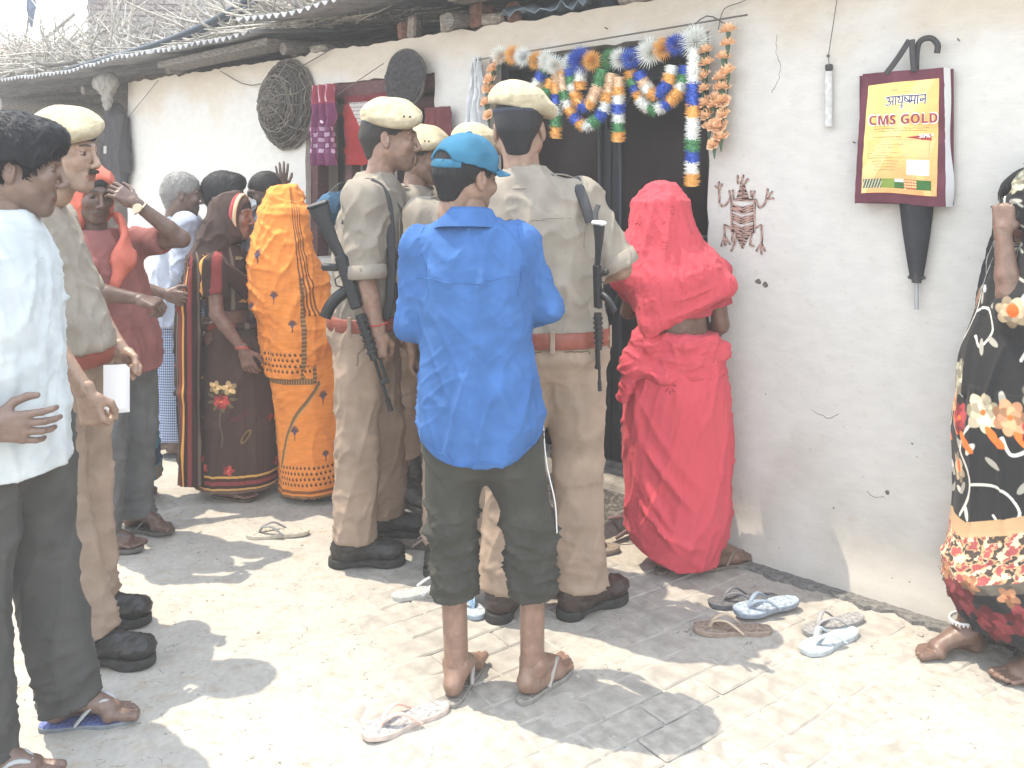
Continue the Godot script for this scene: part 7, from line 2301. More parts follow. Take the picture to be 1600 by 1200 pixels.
	var hk := thing("handkerchief", "white handkerchief pressed to the mouth of the man by the wall", "handkerchief", Vector3(-1.41 - 0.045, 1.33, -4.85 + 0.12))
	f = Field.new(Vector3(-0.07, -0.07, -0.05), Vector3(0.07, 0.07, 0.05), 0.006)
	f.egg(Vector3.ZERO, Vector3(0.05, 0.04, 0.03), 0.01)
	f.bone(Vector3(0.01, 0, 0), Vector3(0.0, -0.06, 0.01), 0.025, 0.012, 0.02)
	var mm := f.skin()
	fold(mm, [[Vector3(22, 12, 22), 0.012, true]])
	obj("cloth", mesh_of(plain_tint(mm)), cloth("white_cotton", L(0.56, 0.60, 0.61), false), hk)

	# woman hidden behind the man with the scarf: only her teal hem and a forearm show
	j = joints(1.46, 1.6, {"head": Vector3(-0.22, 1.275, 0), "neck": Vector3(-0.16, 1.15, 0), "shL": Vector3(-0.14, 1.09, -0.12), "shR": Vector3(-0.10, 1.09, 0.12), "hs": 0.92, "elR": Vector3(0.06, 1.02, 0.10), "wrR": Vector3(0.24, 0.955, 0.05), "hdR": Vector3(1, -0.3, 0)})
	p = person("woman in a teal skirt almost hidden behind the man in grey jeans", -1.79, 3.92, j, L(0.19, 0.12, 0.09), {"female": true})
	hair_on(p, j, "short", L(0.02, 0.02, 0.02))
	shirt_on(p, j, cloth("teal_blouse", L(0.06, 0.17, 0.20)), {"name": "blouse", "hem": 0.75, "sleeve": 0.8})
	f = Field.new(Vector3(-0.22, 0.05, -0.2), Vector3(0.22, 0.86, 0.2), 0.0095)
	f.column([[0.115, 0.02, 0.0, 0.175, 0.15], [0.4, 0.01, 0.0, 0.15, 0.13], [0.84, 0.0, 0.0, 0.14, 0.12]], 0.0, 0.02)
	var im := Image.create(256, 256, false, Image.FORMAT_RGB8)
	im.fill(Color(0.24, 0.46, 0.53))
	im.fill_rect(Rect2i(0, 206, 256, 22), Color(0.20, 0.25, 0.36))
	for k in 32:
		im.fill_rect(Rect2i(k * 8, 230, 6, 22), Color(0.52, 0.44, 0.36))
		petal(im, k * 8 + 3, 190 - (k % 2) * 20, 2.5, 8, 0.3, Color(0.14, 0.22, 0.3))
	drape(p, "skirt", f, print_mat("teal_print", im), [[Vector3(12, 0.8, 12), 0.012, true]], [], Vector2(0.01, 0), 0.0, 0.1, 0.86, 3)
	slippers_on(p, j, L(0.12, 0.12, 0.13), L(0.12, 0.12, 0.13), L(0.1, 0.1, 0.1))

# ------------------------------------------------------------------ things hung on the house, things on the ground
func spiky(r: float, n: int, inner: float, seed: int) -> ArrayMesh:       # one tinsel rosette facing +z
	var st := st_new()
	rng.seed = seed
	st.set_smooth_group(-1)
	for i in n:
		var a := i * 2.39996
		var t := sqrt((i + 0.5) / n)
		var d := Vector3(cos(a) * t, sin(a) * t, 1.15 - t).normalized()
		var l := r * rng.randf_range(0.85, 1.1)
		var s := d.cross(Vector3(0.3, 0.9, 0.2)).normalized() * r * 0.06
		var u := d.cross(s).normalized() * r * 0.06
		var b := d * inner
		for k in [[s, u], [u, -s], [-s, -u], [-u, s]]:
			for p in [b + k[0], b + k[1], d * l]: st.add_vertex(p)
	return done(st)

func tuft(r: float, h: float, seed: int) -> ArrayMesh:                    # one coloured length of a tinsel garland, along y
	var st := st_new()
	rng.seed = seed
	st.set_smooth_group(-1)
	for i in 150:
		var a := rng.randf() * TAU
		var y := (float(i) / 150.0 - 0.5) * h
		var d := Vector3(cos(a), rng.randf_range(-0.5, 0.1), sin(a)).normalized()
		var s := d.cross(Vector3.UP).normalized() * 0.0032
		var u := d.cross(s).normalized() * 0.0032
		var b := Vector3(0, y, 0) + d * r * 0.2
		var tip := Vector3(0, y, 0) + d * r * rng.randf_range(0.85, 1.12)
		for k in [[s, u], [u, -s], [-s, -u], [-u, s]]:
			for p in [b + k[0], b + k[1], tip]: st.add_vertex(p)
	tube(st, [Vector3(0, -h * 0.5, 0), Vector3(0, h * 0.5, 0)], r * 0.55, 7)
	return done(st)

func carnation(r: float, seed: int) -> ArrayMesh:                         # ruffled cloth flower opening along +z
	var st := st_new()
	rng.seed = seed
	for layer in 3:
		var rr := r * (1.0 - layer * 0.25)
		sheet(st, 20, 3, func(u: float, v: float) -> Vector3:
			var a := u * TAU
			var q := v * rr * (1.0 + 0.1 * sin(a * 5.0 + layer))
			return Vector3(cos(a) * q, sin(a) * q, v * v * r * (0.25 + layer * 0.3) + sin(a * 7.0 + layer * 2.0 + seed) * v * r * 0.16))
	return done(st)

func make_garlands() -> void:
	var col := {"o": mat("tinsel_orange", L(0.80, 0.44, 0.13), 0.6), "w": mat("tinsel_white", L(0.78, 0.80, 0.76), 0.45), "b": mat("tinsel_blue", L(0.05, 0.12, 0.50), 0.45), "g": mat("tinsel_green", L(0.09, 0.28, 0.12), 0.5), "p": mat("tinsel_peach", L(0.76, 0.56, 0.38), 0.6)}
	var big := spiky(0.078, 170, 0.01, 1)
	var small := spiky(0.060, 130, 0.008, 2)
	var core := spiky(0.030, 40, 0.0, 3)
	var tufts := [tuft(0.035, 0.058, 4), tuft(0.037, 0.058, 5), tuft(0.034, 0.058, 6)]
	var g := thing("door_garland", "blue white green and orange tinsel garland hung across the top of the doorway", "garland", FOOT, TURN)
	var cols := "popowpwbogpbwobwo"
	var tops := [[-1.186, 2.059], [-1.091, 2.051], [-1.023, 2.035], [-0.957, 2.015], [-0.893, 2.005], [-0.841, 1.982], [-0.767, 1.984], [-0.701, 1.987], [-0.631, 1.981], [-0.552, 1.983], [-0.495, 1.978], [-0.43, 1.972], [-0.352, 1.994], [-0.285, 2.0], [-0.215, 2.009], [-0.147, 2.018]]
	for i in tops.size():
		var c := cols[i]
		var isbig := i in [7, 12, 15]
		var o := obj("rosette", big if isbig else small, col[c if c != "p" else "w"], g)
		o.position = Vector3(tops[i][0], tops[i][1], 0.055 + (i % 3) * 0.012)
		o.rotation = Vector3(-0.1, 0.2, i * 1.1)
		if not isbig:
			var q := obj("rosette_heart", core, col[["o", "w", "b", "g", "o"][i % 5]], o)
			q.position = Vector3(0, 0, 0.012)
	var swags := [[[[-0.904, 1.987], [-0.939, 1.954], [-0.975, 1.892], [-0.928, 1.852], [-0.881, 1.922]], "gbwopgo"],
		[[[-0.818, 1.98], [-0.801, 1.88], [-0.767, 1.779], [-0.69, 1.704], [-0.604, 1.744], [-0.562, 1.829], [-0.541, 1.922]], "oppgwobowgbwopp"],
		[[[-0.756, 1.957], [-0.739, 1.875], [-0.701, 1.802], [-0.657, 1.791], [-0.615, 1.849], [-0.583, 1.942]], "bgwooboppgg"],
		[[[-0.46, 1.924], [-0.43, 1.845], [-0.391, 1.784], [-0.333, 1.76], [-0.257, 1.793], [-0.211, 1.855], [-0.193, 1.926]], "ogbowwgwboowgb"],
		[[[-0.41, 1.911], [-0.361, 1.841], [-0.313, 1.821], [-0.266, 1.867], [-0.248, 1.931]], "bpwobbow"],
		[[[-0.701, 1.961], [-0.701, 1.864]], "wwo"],
		[[[-0.852, 1.956], [-0.858, 1.657]], "pobwgo"], [[[-0.509, 1.902], [-0.511, 1.629]], "powbwgo"], [[[-0.140, 1.985], [-0.152, 1.443]], "wwwbbowwgbwo"]]
	for si in swags.size():
		var s: Array = swags[si]
		var pts := []
		for p in s[0]: pts.append(Vector3(p[0], p[1], 0.05 + 0.014 * (si % 3)))
		pts = smooth(pts, 8)
		var total := 0.0
		for i in pts.size() - 1: total += pts[i].distance_to(pts[i + 1])
		var n: int = maxi(s[1].length(), int(total / 0.047))
		for k in n:
			var want := total * (k + 0.5) / n
			var i := 0
			while i < pts.size() - 2 and want > pts[i].distance_to(pts[i + 1]):
				want -= pts[i].distance_to(pts[i + 1])
				i += 1
			var d: Vector3 = (pts[i + 1] - pts[i]).normalized()
			var c: String = s[1][k * s[1].length() / n]
			var o := obj("tinsel_tuft", tufts[(k + si) % 3], col[c], g)
			var z := Vector3(0, 0, 1)
			o.transform = Transform3D(Basis(d.cross(z).normalized(), d, z) * Basis(Vector3.UP, k * 1.3) * Basis.from_scale(Vector3(1, total / n / 0.052, 1)), pts[i] + d * want)
	var peach := mat("cloth_flower", L(0.86, 0.60, 0.38), 0.85)
	peach.backlight_enabled = true
	peach.backlight = Color(0.45, 0.28, 0.14)
	var stem := mat("flower_stem", L(0.07, 0.13, 0.08), 0.6)
	var fl := [carnation(0.036, 1), carnation(0.032, 2)]
	var strings := [[[[-0.100, 1.974], [-0.100, 1.879], [-0.102, 1.768], [-0.096, 1.673]], "peach cloth flowers strung down the right door jamb, inner string"], [[[-0.012, 2.043], [-0.017, 1.942], [-0.012, 1.825], [-0.021, 1.72], [-0.034, 1.631]], "longest string of peach cloth flowers on the white wall right of the door"], [[[-0.042, 1.862], [-0.047, 1.788], [-0.051, 1.757], [-0.06, 1.604]], "short string of peach cloth flowers ending in a small bud beside the door"], [[[-1.192, 2.05], [-1.225, 1.996], [-1.264, 1.902], [-1.277, 1.777]], "peach cloth flowers strung at the left end of the door lintel"]]
	for s in strings:
		var t := thing("flower_string", s[1], "flower string", FOOT, TURN, "strings of cloth flowers at the door")
		var pts := []
		for p in s[0]: pts.append(Vector3(p[0], p[1], 0.045))
		var st := st_new()
		tube(st, smooth(pts, 4), 0.003, 5)
		obj("string", done(st), stem, t)
		rng.seed = s[1].length()
		for i in pts.size():
			for k in (2 if i < pts.size() - 1 else 1):
				var q: Vector3 = pts[i] if k == 0 else (pts[i] + pts[mini(i + 1, pts.size() - 1)]) * 0.5
				var o := obj("flower", fl[(i + k) % 2], peach, t)
				o.position = q + Vector3(rng.randf_range(-0.016, 0.016), 0, 0.012)
				o.rotation = Vector3(rng.randf_range(-1.3, -0.4), rng.randf_range(-0.5, 0.5), 0)
				st = st_new()
				tube(st, [Vector3(0, 0, 0), Vector3(0, -0.025, 0.002), Vector3(0, -0.05, 0)], [0.010, 0.006, 0.002], 6)
				var l := obj("calyx", done(st), stem, t)
				l.position = o.position - Vector3(0, 0.004, 0)

func make_baskets() -> void:
	var cane := [mat("cane_0", L(0.17, 0.145, 0.12), 0.9, "blotch", 8.0), mat("cane_1", L(0.23, 0.20, 0.165), 0.9, "blotch", 8.0), mat("cane_2", L(0.12, 0.105, 0.09), 0.9, "blotch", 8.0)]
	var b := thing("wicker_basket", "large round wicker basket hung bottom outwards on the white wall left of the window", "basket", hp(-2.99, 1.655, 0.0), TURN)
	rng.seed = 12
	var bowl := func(r: float) -> float: return 0.025 + 0.135 * (1.0 - pow(r / 0.275, 2.2))
	for k in 30:
		var r := 0.018 + k * 0.0089
		var st := st_new()
		var pts := []
		var n := 44
		var ph := rng.randf() * TAU
		for i in n + 1:
			var a := TAU * i / n
			var rr := r + 0.005 * sin(a * 2.0 + ph) + (0.006 * noise.get_noise_2d(a * 1.5, k * 3.0))
			var wob := 0.010 * noise.get_noise_2d(cos(a) * 2.0 + k, sin(a) * 2.0)
			pts.append(Vector3(cos(a) * rr * 1.02, 0.275 + sin(a) * rr, bowl.call(minf(rr, 0.274)) + 0.006 * (1.0 if (i / 2 + k) % 2 else -1.0) + wob))
		tube(st, pts, rng.randf_range(0.0042, 0.0062), 5, true, 0.75)
		obj("wicker_strand", done(st), cane[rng.randi() % 3], b)
	for k in 18:
		var a := TAU * k / 18
		var st := st_new()
		var pts := []
		for i in 8:
			var r := 0.02 + i * 0.0362
			pts.append(Vector3(cos(a + 0.1 * sin(i * 1.0)) * r, 0.275 + sin(a + 0.1 * sin(i * 1.0)) * r, bowl.call(minf(r, 0.274)) + 0.004))
		tube(st, pts, 0.0065, 5, true, 0.7)
		obj("rib", done(st), cane[k % 3], b)
	var st := st_new()
	var rim := []
	for i in 41: rim.append(Vector3(cos(TAU * i / 40) * 0.278, 0.275 + sin(TAU * i / 40) * 0.272 + 0.006 * sin(i * 1.7), 0.022))
	tube(st, rim, 0.010, 6)
	obj("rim", done(st), cane[0], b)
	st = st_new()
	sheet(st, 28, 6, func(u: float, v: float) -> Vector3:
		return Vector3(cos(u * TAU) * v * 0.27, 0.275 + sin(u * TAU) * v * 0.265, bowl.call(v * 0.27) - 0.012), 0.003)
	obj("lining", done(st), mat("cane_dark", L(0.06, 0.05, 0.045), 0.95), b)
	var d := thing("flat_basket", "dark mud-coated round tray hung above the maroon cloth at the window's right", "basket", hp(-1.85, 1.845, 0.06), TURN)
	st = st_new()
	sheet(st, 40, 12, func(u: float, v: float) -> Vector3:
		var a := u * TAU
		var r := v * (0.148 + 0.008 * sin(a * 2.0 + 0.6) + 0.003 * sin(a * 7.0))
		return Vector3(cos(a) * r, 0.153 + sin(a) * r, 0.05 - 0.035 * v * v + (0.018 * noise.get_noise_2d(cos(a) * r * 22.0, sin(a) * r * 22.0))), 0.008)
	obj("tray", done(st), mat("tray_mud", L(0.075, 0.072, 0.075), 0.9, "blotch", 7.0, "grain", 1.0), d)
	st = st_new()
	rim = []
	for i in 41: rim.append(Vector3(cos(TAU * i / 40) * (0.150 + 0.006 * sin(i * 0.6)), 0.153 + sin(TAU * i / 40) * 0.152, 0.012))
	tube(st, rim, 0.010, 6)
	obj("rim", done(st), cane[2], d)

func hanging(called: String, label: String, cat: String, x: float, y0: float, y1: float, w0: float, w1: float, z: float, m: Material, waves: float, amp: float, gather := 1.0) -> Node3D:
	var t := thing(called, label, cat, hp(x, y0, z), TURN)
	var st := st_new()
	sheet(st, 40, 30, func(u: float, v: float) -> Vector3:
		var w := lerpf(w0, w1, 1.0 - v)
		var k := u * waves * TAU + 1.4 * noise.get_noise_2d(v * 2.0, waves)
		return Vector3((u - 0.5) * w + 0.012 * noise.get_noise_2d(u * 3, v * 3), v * (y1 - y0) + 0.010 * noise.get_noise_2d(u * 6.0, 2.0) * (1.0 - v), sin(k) * amp * lerpf(1.0, gather, v) + 0.012 * noise.get_noise_2d(u * 4.0, v * 5.0)), 0.003)
	obj("cloth", done(st), m, t)
	return t

func make_hung_cloths() -> void:
	var im := Image.create(256, 384, false, Image.FORMAT_RGB8)
	im.fill(Color(0.42, 0.20, 0.33))
	im.fill_rect(Rect2i(0, 0, 256, 90), Color(0.55, 0.25, 0.30))
	for k in 6: im.fill_rect(Rect2i(k * 44 + 6, 0, 16, 84), Color(0.72, 0.58, 0.62))
	for y in range(200, 330, 26):
		for x in range(0, 256, 26): im.fill_rect(Rect2i(x + 3, y + 3, 19, 19), Color(0.70, 0.60, 0.68) if (x / 26 + y / 26) % 2 else Color(0.48, 0.30, 0.42))
	petal(im, 120, 178, 8, 8, 0, Color(0.88, 0.8, 0.86))
	var m := print_mat("plaid_print", im)
	m.texture_repeat = false
	hanging("plaid_shawl", "purple and pink plaid shawl hung folded at the window's left post", "shawl", -2.56, 1.55, 2.02, 0.20, 0.22, 0.07, m, 3.0, 0.022)
	im = Image.create(256, 256, false, Image.FORMAT_RGB8)
	im.fill(Color(0.56, 0.18, 0.18))
	im.fill_rect(Rect2i(0, 0, 256, 30), Color(0.40, 0.16, 0.18))
	for c in 2:
		for y in range(26, 172):
			var half := int(62.0 * (1.0 - (y - 26) / 146.0))
			for x in range(94 + c * 124 - half, 94 + c * 124 + half):
				if x >= 0 and x < 256: im.set_pixel(x, y, Color(0.74, 0.72, 0.70) if (x + y * 2) % 13 > 2 and y % 14 > 2 else Color(0.5, 0.46, 0.46))
	for k in 64: im.fill_rect(Rect2i(k * 4, 120, 1, 136), Color(0.5, 0.12, 0.12))
	m = print_mat("red_fringe_print", im)
	hanging("red_fringed_cloth", "red fringed cloth with white crochet triangles hanging in the window", "cloth", -2.22, 1.55, 1.95, 0.50, 0.46, -0.005, m, 2.0, 0.008)
	hanging("maroon_garment", "plain maroon garment hanging on the wall right of the window", "garment", -1.63, 1.25, 1.84, 0.19, 0.30, 0.05, cloth("maroon_cloth", L(0.15, 0.045, 0.05)), 2.0, 0.016, 0.5)
	hanging("white_cloth", "thin white cloth hanging from a nail left of the door garland", "cloth", -1.355, 1.66, 2.07, 0.045, 0.17, 0.05, cloth("thin_white", L(0.66, 0.67, 0.68)), 3.0, 0.020, 0.5)
	# jacket and the bundle above it at the far corner of the wall
	var j := thing("dark_jacket", "dark hooded jacket hanging at the left corner of the whitewashed wall", "jacket", hp(-5.25, 1.42, 0.06), TURN)
	var f := Field.new(Vector3(-0.25, -0.05, -0.12), Vector3(0.25, 0.68, 0.12), 0.011)
	f.column([[0.0, 0, 0, 0.17, 0.055], [0.3, 0, 0, 0.15, 0.06], [0.5, 0, 0, 0.13, 0.055], [0.62, 0, 0, 0.06, 0.04]], 0.0, 0.03)
	f.bone(Vector3(-0.11, 0.50, 0), Vector3(-0.17, 0.12, 0.01), 0.055, 0.042, 0.03, Vector3.RIGHT, 1.0, 2)
	f.bone(Vector3(0.11, 0.50, 0), Vector3(0.17, 0.10, 0.01), 0.055, 0.042, 0.03, Vector3.RIGHT, 1.0, 2)
	f.egg(Vector3(0, 0.58, 0.02), Vector3(0.08, 0.07, 0.06), 0.03)
	var mm := f.skin()
	fold(mm, [[Vector3(9, 3, 9), 0.014, true], [Vector3(5, 5, 5), 0.01, false]])
	obj("shell", mesh_of(plain_tint(mm)), cloth("jacket_dark", L(0.06, 0.055, 0.06)), j)
	var st := st_new()
	box(st, Vector3(-0.03, 0.28, 0.068), Vector3(0.05, 0.06, 0.006))
	obj("patch", done(st), mat("patch", L(0.35, 0.33, 0.3), 0.9), j)
	var b := thing("cloth_bundle", "grey cloth bundle knotted under the eave above the dark jacket", "bundle", hp(-5.23, 2.08, 0.14), TURN)
	f = Field.new(Vector3(-0.22, -0.1, -0.1), Vector3(0.2, 0.24, 0.12), 0.010)
	f.egg(Vector3(0, 0.14, 0), Vector3(0.15, 0.08, 0.07), 0.02)
	f.bone(Vector3(0.02, 0.1, 0), Vector3(0.06, -0.06, 0.02), 0.06, 0.02, 0.04)
	f.bone(Vector3(-0.1, 0.14, 0), Vector3(-0.18, 0.12, 0.02), 0.05, 0.012, 0.03)
	mm = f.skin()
	fold(mm, [[Vector3(12, 8, 12), 0.014, true]])
	obj("cloth", mesh_of(plain_tint(mm)), cloth("bundle_grey", L(0.33, 0.31, 0.28)), b)
	for k in 2:
		var lg := thing("log", ["pale sawn log end under the left eave, nearer the corner", "pale sawn log end at the far left under the eave"][k], "log", hp(-7.2 - k * 0.42, 2.15, 0.0), TURN)
		st = st_new()
		tube(st, [Vector3(0, 0, 0.25), Vector3(0, 0, -0.7)], 0.075, 14)
		obj("bark", done(st), mat("bark_pale", L(0.42, 0.38, 0.34), 0.95, "wood", 3.0), lg)

func make_bag() -> void:
	# printed feed bag on a hook: front panel with its print
	var W := 420
	var H := 704
	var im := Image.create(W, H, false, Image.FORMAT_RGB8)
	for y in H:
		for x in W:
			var u := float(x) / W
			var v := float(y) / H
			var c := Color(0.93, 0.84, 0.42).lerp(Color(0.94, 0.66, 0.32), clampf(u * 1.2 - 0.1 + (0.3 - v) * 0.4, 0, 1))
			c = c.lerp(Color(0.90, 0.52, 0.28), smoothstep(0.45, 1.0, v) * 0.85)
			if u > 0.40 + (v - 0.45) * 0.9 and u < 1.1 - (v - 0.2) * 0.4 and v > 0.5 and v < 0.78: c = c.lerp(Color(0.96, 0.72, 0.50), 0.6)
			if u - v * 0.6 > 0.25 and u - v * 0.6 < 0.34: c = c.lerp(Color(0.97, 0.76, 0.42), 0.6)
			if u + v * 0.9 < 0.95 and u + v * 0.9 > 0.7: c = c.lerp(Color(0.92, 0.90, 0.62), 0.45)
			im.set_pixel(x, y, c.lerp(Color(0.88, 0.78, 0.64), 0.40))
	var ink := Color(0.22, 0.20, 0.24)
	# the Hindi word, stroke by stroke
	var word := [[[122, 92], [352, 92]], [[126, 104], [140, 100], [146, 110], [136, 120], [148, 124], [150, 138], [134, 144], [122, 136]], [[148, 122], [164, 120]], [[166, 92], [166, 146]], [[182, 92], [182, 146]],
		[[194, 100], [206, 100], [208, 112], [198, 122], [206, 132], [222, 128]], [[224, 92], [224, 146]], [[214, 152], [224, 150], [226, 162], [216, 168]], [[236, 100], [238, 122], [254, 128], [262, 122]], [[240, 104], [258, 124]], [[264, 92], [264, 134]], [[274, 94], [274, 128], [266, 134], [262, 128], [272, 124], [290, 124]], [[292, 92], [292, 146]], [[306, 92], [306, 146]], [[318, 116], [330, 116], [334, 124], [322, 128], [320, 118]], [[330, 116], [346, 116]], [[346, 92], [346, 146]]]
	for s in word: vine(im, s, 6.6, Color(0.93, 0.92, 0.90))
	for s in word: vine(im, s, 3.6, Color(0.22, 0.22, 0.34))
	for x in range(190, 345, 3): petal(im, x, 66, 1.6, 1.2, 0, Color(0.65, 0.4, 0.25))
	for k in 3: flower(im, 160 + k * 12, 52, 8, Color(0.93, 0.7, 0.5), Color(0.8, 0.5, 0.3), 5)
	rng.seed = 3
	var lines_of := func(x0: int, x1: int, y: int, h: int, c: Color) -> void:
		var x := x0
		while x < x1:
			var l := rng.randi_range(3, 9)
			im.fill_rect(Rect2i(x, y + rng.randi_range(-1, 1), l, h), c)
			x += l + rng.randi_range(1, 4)
	lines_of.call(56, 374, 292, 4, Color(0.40, 0.30, 0.22))
	lines_of.call(60, 366, 308, 4, Color(0.40, 0.30, 0.22))
	lines_of.call(52, 224, 344, 7, Color(0.66, 0.44, 0.26))
	for k in 7: lines_of.call(34, [110, 236, 180, 140, 210, 150, 175][k], 378 + k * 17, 3, Color(0.42, 0.36, 0.22))
	for k in 4: lines_of.call(60 + k * 4, 210 - k * 8, 498 + k * 19, 4, Color(0.52, 0.36, 0.2))
	for y in range(330, 372):
		var e := absf(y - 351.0) / 21.0
		for x in range(250, 392):
			if float(x - 250) / 142.0 > e * 0.98 and x < 388: im.set_pixel(x, y, Color(0.62, 0.24, 0.24))
	for e in [[30, 366, 350, 2], [30, 476, 350, 2], [30, 366, 2, 112], [378, 366, 2, 112]]: im.fill_rect(Rect2i(e[0], e[1], e[2], e[3]), Color(0.80, 0.50, 0.30))
	im.fill_rect(Rect2i(262, 490, 118, 92), Color(0.90, 0.90, 0.92))
	for k in 6: lines_of.call(268, 268 + [50, 30, 34, 28, 40, 56][k], 498 + k * 14, 2, Color(0.4, 0.4, 0.5))
	lines_of.call(340, 370, 514, 3, Color(0.4, 0.4, 0.5))
	# strip of crop pictures along the foot
	for x in range(8, 392):
		for y in range(612, 672):
			var c := Color(0.34, 0.42, 0.26)
			if x < 116: c = Color(0.36, 0.38, 0.30).lerp(Color(0.80, 0.80, 0.70), 1.0 if int(x + (y - 612) * 0.3) % 17 < 5 else 0.0)
			elif x < 190: c = Color(0.56, 0.62, 0.30).lerp(Color(0.40, 0.50, 0.24), rng.randf())
			elif x < 244: c = Color(0.80, 0.84, 0.80) if y < 632 else Color(0.26, 0.42, 0.24)
			elif x < 314: c = Color(0.62, 0.36, 0.26)
			else: c = Color(0.18, 0.36, 0.20).lerp(Color(0.36, 0.54, 0.30), 1.0 if int(x * 0.8 + y * 0.9) % 12 < 4 else 0.0)
			im.set_pixel(x, y, c)
	for k in 16: petal(im, 252 + (k % 5) * 14, 622 + (k / 5) * 17, 8, 7, 0, Color(0.92, 0.72, 0.52))
	var bag := thing("feed_bag", "maroon feed bag with a yellow printed front hung over a black umbrella", "bag", hp(0.64, 1.385, 0.02), TURN)
	var front := func(u: float, v: float) -> Vector3:
		var w := lerpf(0.295, 0.262, v)
		return Vector3((u - 0.5) * w - 0.010 + 0.010 * v, v * 0.452 + 0.006 * sin(u * 5.0) * (1.0 - v), 0.045 + 0.028 * sin(u * PI) * sin(clampf(v * 0.9 + 0.1, 0, 1) * PI) + 0.005 * noise.get_noise_2d(u * 5.0, v * 6.0) + 0.005 * sin(u * 9.0 + v * 4.0))
	var maroon := cloth("bag_maroon", L(0.16, 0.055, 0.075))
	var st := st_new()
	sheet(st, 30, 40, front, 0.004)
	obj("front_panel", done(st), maroon, bag)
	st = st_new()
	sheet(st, 30, 40, func(u: float, v: float) -> Vector3:
		var p: Vector3 = front.call(lerpf(0.085, 0.945 - 0.03 * (1.0 - v), u), lerpf(0.075, 0.905 + 0.02 * u, v))
		return p + Vector3(0, 0, 0.0022))
	var pm := print_mat("bag_print", im, 0.45)
	obj("print", done(st), pm, bag)
	st = st_new()
	sheet(st, 8, 30, func(u: float, v: float) -> Vector3:
		var p: Vector3 = front.call(1.0, v)
		return p.lerp(Vector3(p.x + 0.010 + 0.008 * sin(v * 9.0) * (1.0 - v), p.y, 0.006), u), 0.003)
	obj("side_panel", done(st), mat("bag_white", L(0.62, 0.62, 0.62), 0.7), bag)
	st = st_new()
	sheet(st, 8, 20, func(u: float, v: float) -> Vector3:
		return Vector3(lerpf(-0.155, 0.150, u), v * 0.45, 0.004), 0.003)
	obj("back_panel", done(st), maroon, bag)
	for s in [-1.0, 1.0]:
		st = st_new()
		tube(st, smooth([Vector3(-0.005 + 0.045 * s, 0.445, 0.05), Vector3(0.012 + 0.022 * s, 0.50, 0.045), Vector3(0.025 + 0.004 * s, 0.555, 0.035)]), 0.010, 7, true, 0.35, Vector3.BACK)
		obj("handle", done(st), mat("handle_black", L(0.05, 0.048, 0.05), 0.7), bag)
	var words := [["CMS GOLD", 0.033, Color(0.56, 0.22, 0.25), Vector3(0.012, 0.285, 0), true], ["50%*", 0.014, Color(0.92, 0.9, 0.9), Vector3(0.085, 0.228, 0), false]]
	for w in words:
		for back in ([true, false] if w[4] else [false]):
			var tm := TextMesh.new()
			var sf := SystemFont.new()
			sf.font_names = PackedStringArray(["Droid Sans"])
			sf.font_weight = 700
			sf.font_italic = true
			tm.font = sf
			tm.text = w[0]
			tm.font_size = 64
			tm.pixel_size = w[1] / 48.0
			tm.depth = 0.0008
			var o := obj("lettering", tm, mat("letter_white", L(0.85, 0.83, 0.80), 0.5) if back or not w[4] else mat("letter_maroon", L(0.28, 0.04, 0.06), 0.5), bag)
			o.position = w[3] + Vector3(-0.001 if back else 0.0, 0.0, 0.0775 + (0.0 if back else 0.0012) - (0.006 if not w[4] else 0.0))
			if back: o.scale = Vector3(1.03, 1.22, 1)
	# umbrella behind the bag
	var um := thing("black_umbrella", "folded black umbrella hanging by its hook behind the feed bag", "umbrella", hp(0.678, 1.03, 0.035), TURN)
	st = st_new()
	var n := 16
	var rings := [[0.10, 0.018], [0.16, 0.027], [0.26, 0.040], [0.36, 0.050], [0.50, 0.056], [0.70, 0.050], [0.80, 0.016]]
	st.set_smooth_group(0)
	for i in rings.size() - 1:
		for k in n:
			var q := []
			for e in [[i, k], [i, k + 1], [i + 1, k + 1], [i + 1, k]]:
				var a: float = TAU * e[1] / n
				var r: float = rings[e[0]][1] * (1.0 + 0.12 * (1 if int(e[1]) % 2 else -1))
				q.append(Vector3(cos(a) * r, rings[e[0]][0], sin(a) * r * 0.7))
			quad(st, q[0], q[3], q[2], q[1])
	obj("canopy", done(st), cloth("umbrella_black", L(0.045, 0.046, 0.052)), um)
	st = st_new()
	tube(st, [Vector3(0, 0.0, 0), Vector3(0, 0.11, 0)], 0.0075, 8)
	obj("tip", done(st), mat("steel_tip", L(0.35, 0.35, 0.36), 0.4), um)
	st = st_new()
	tube(st, [Vector3(-0.026, 0.108, 0), Vector3(0, 0.102, 0.004), Vector3(0.028, 0.110, 0)], 0.006, 6)
	tube(st, [Vector3(0, 0.09, 0), Vector3(0, 0.125, 0)], 0.016, 8)
	obj("ferrule", done(st), mat("handle_black", L(0.05, 0.048, 0.05), 0.7), um)
	st = st_new()
	tube(st, smooth([Vector3(0, 0.75, 0), Vector3(0.0, 0.86, 0), Vector3(0.012, 0.905, 0), Vector3(0.045, 0.912, 0), Vector3(0.066, 0.888, 0), Vector3(0.064, 0.86, 0)]), 0.010, 8)
	obj("hook_handle", done(st), mat("handle_black", L(0.05, 0.048, 0.05), 0.4), um)
	# the pale strip hung on a wire
	var ch := thing("hanging_strip", "narrow pale perforated strip hanging from a wire on the wall", "strip", hp(0.375, 1.655, 0.02), TURN)
	st = st_new()
	box(st, Vector3(-0.002, 0.105, 0), Vector3(0.028, 0.205, 0.008))
	obj("strip", done(st), mat("strip_pale", L(0.60, 0.59, 0.57), 0.6, "mottle", 9.0), ch)
	st = st_new()
	box(st, Vector3(0.0, 0.220, 0), Vector3(0.027, 0.024, 0.012))
	obj("clip", done(st), mat("handle_black", L(0.05, 0.048, 0.05), 0.7), ch)
	st = st_new()
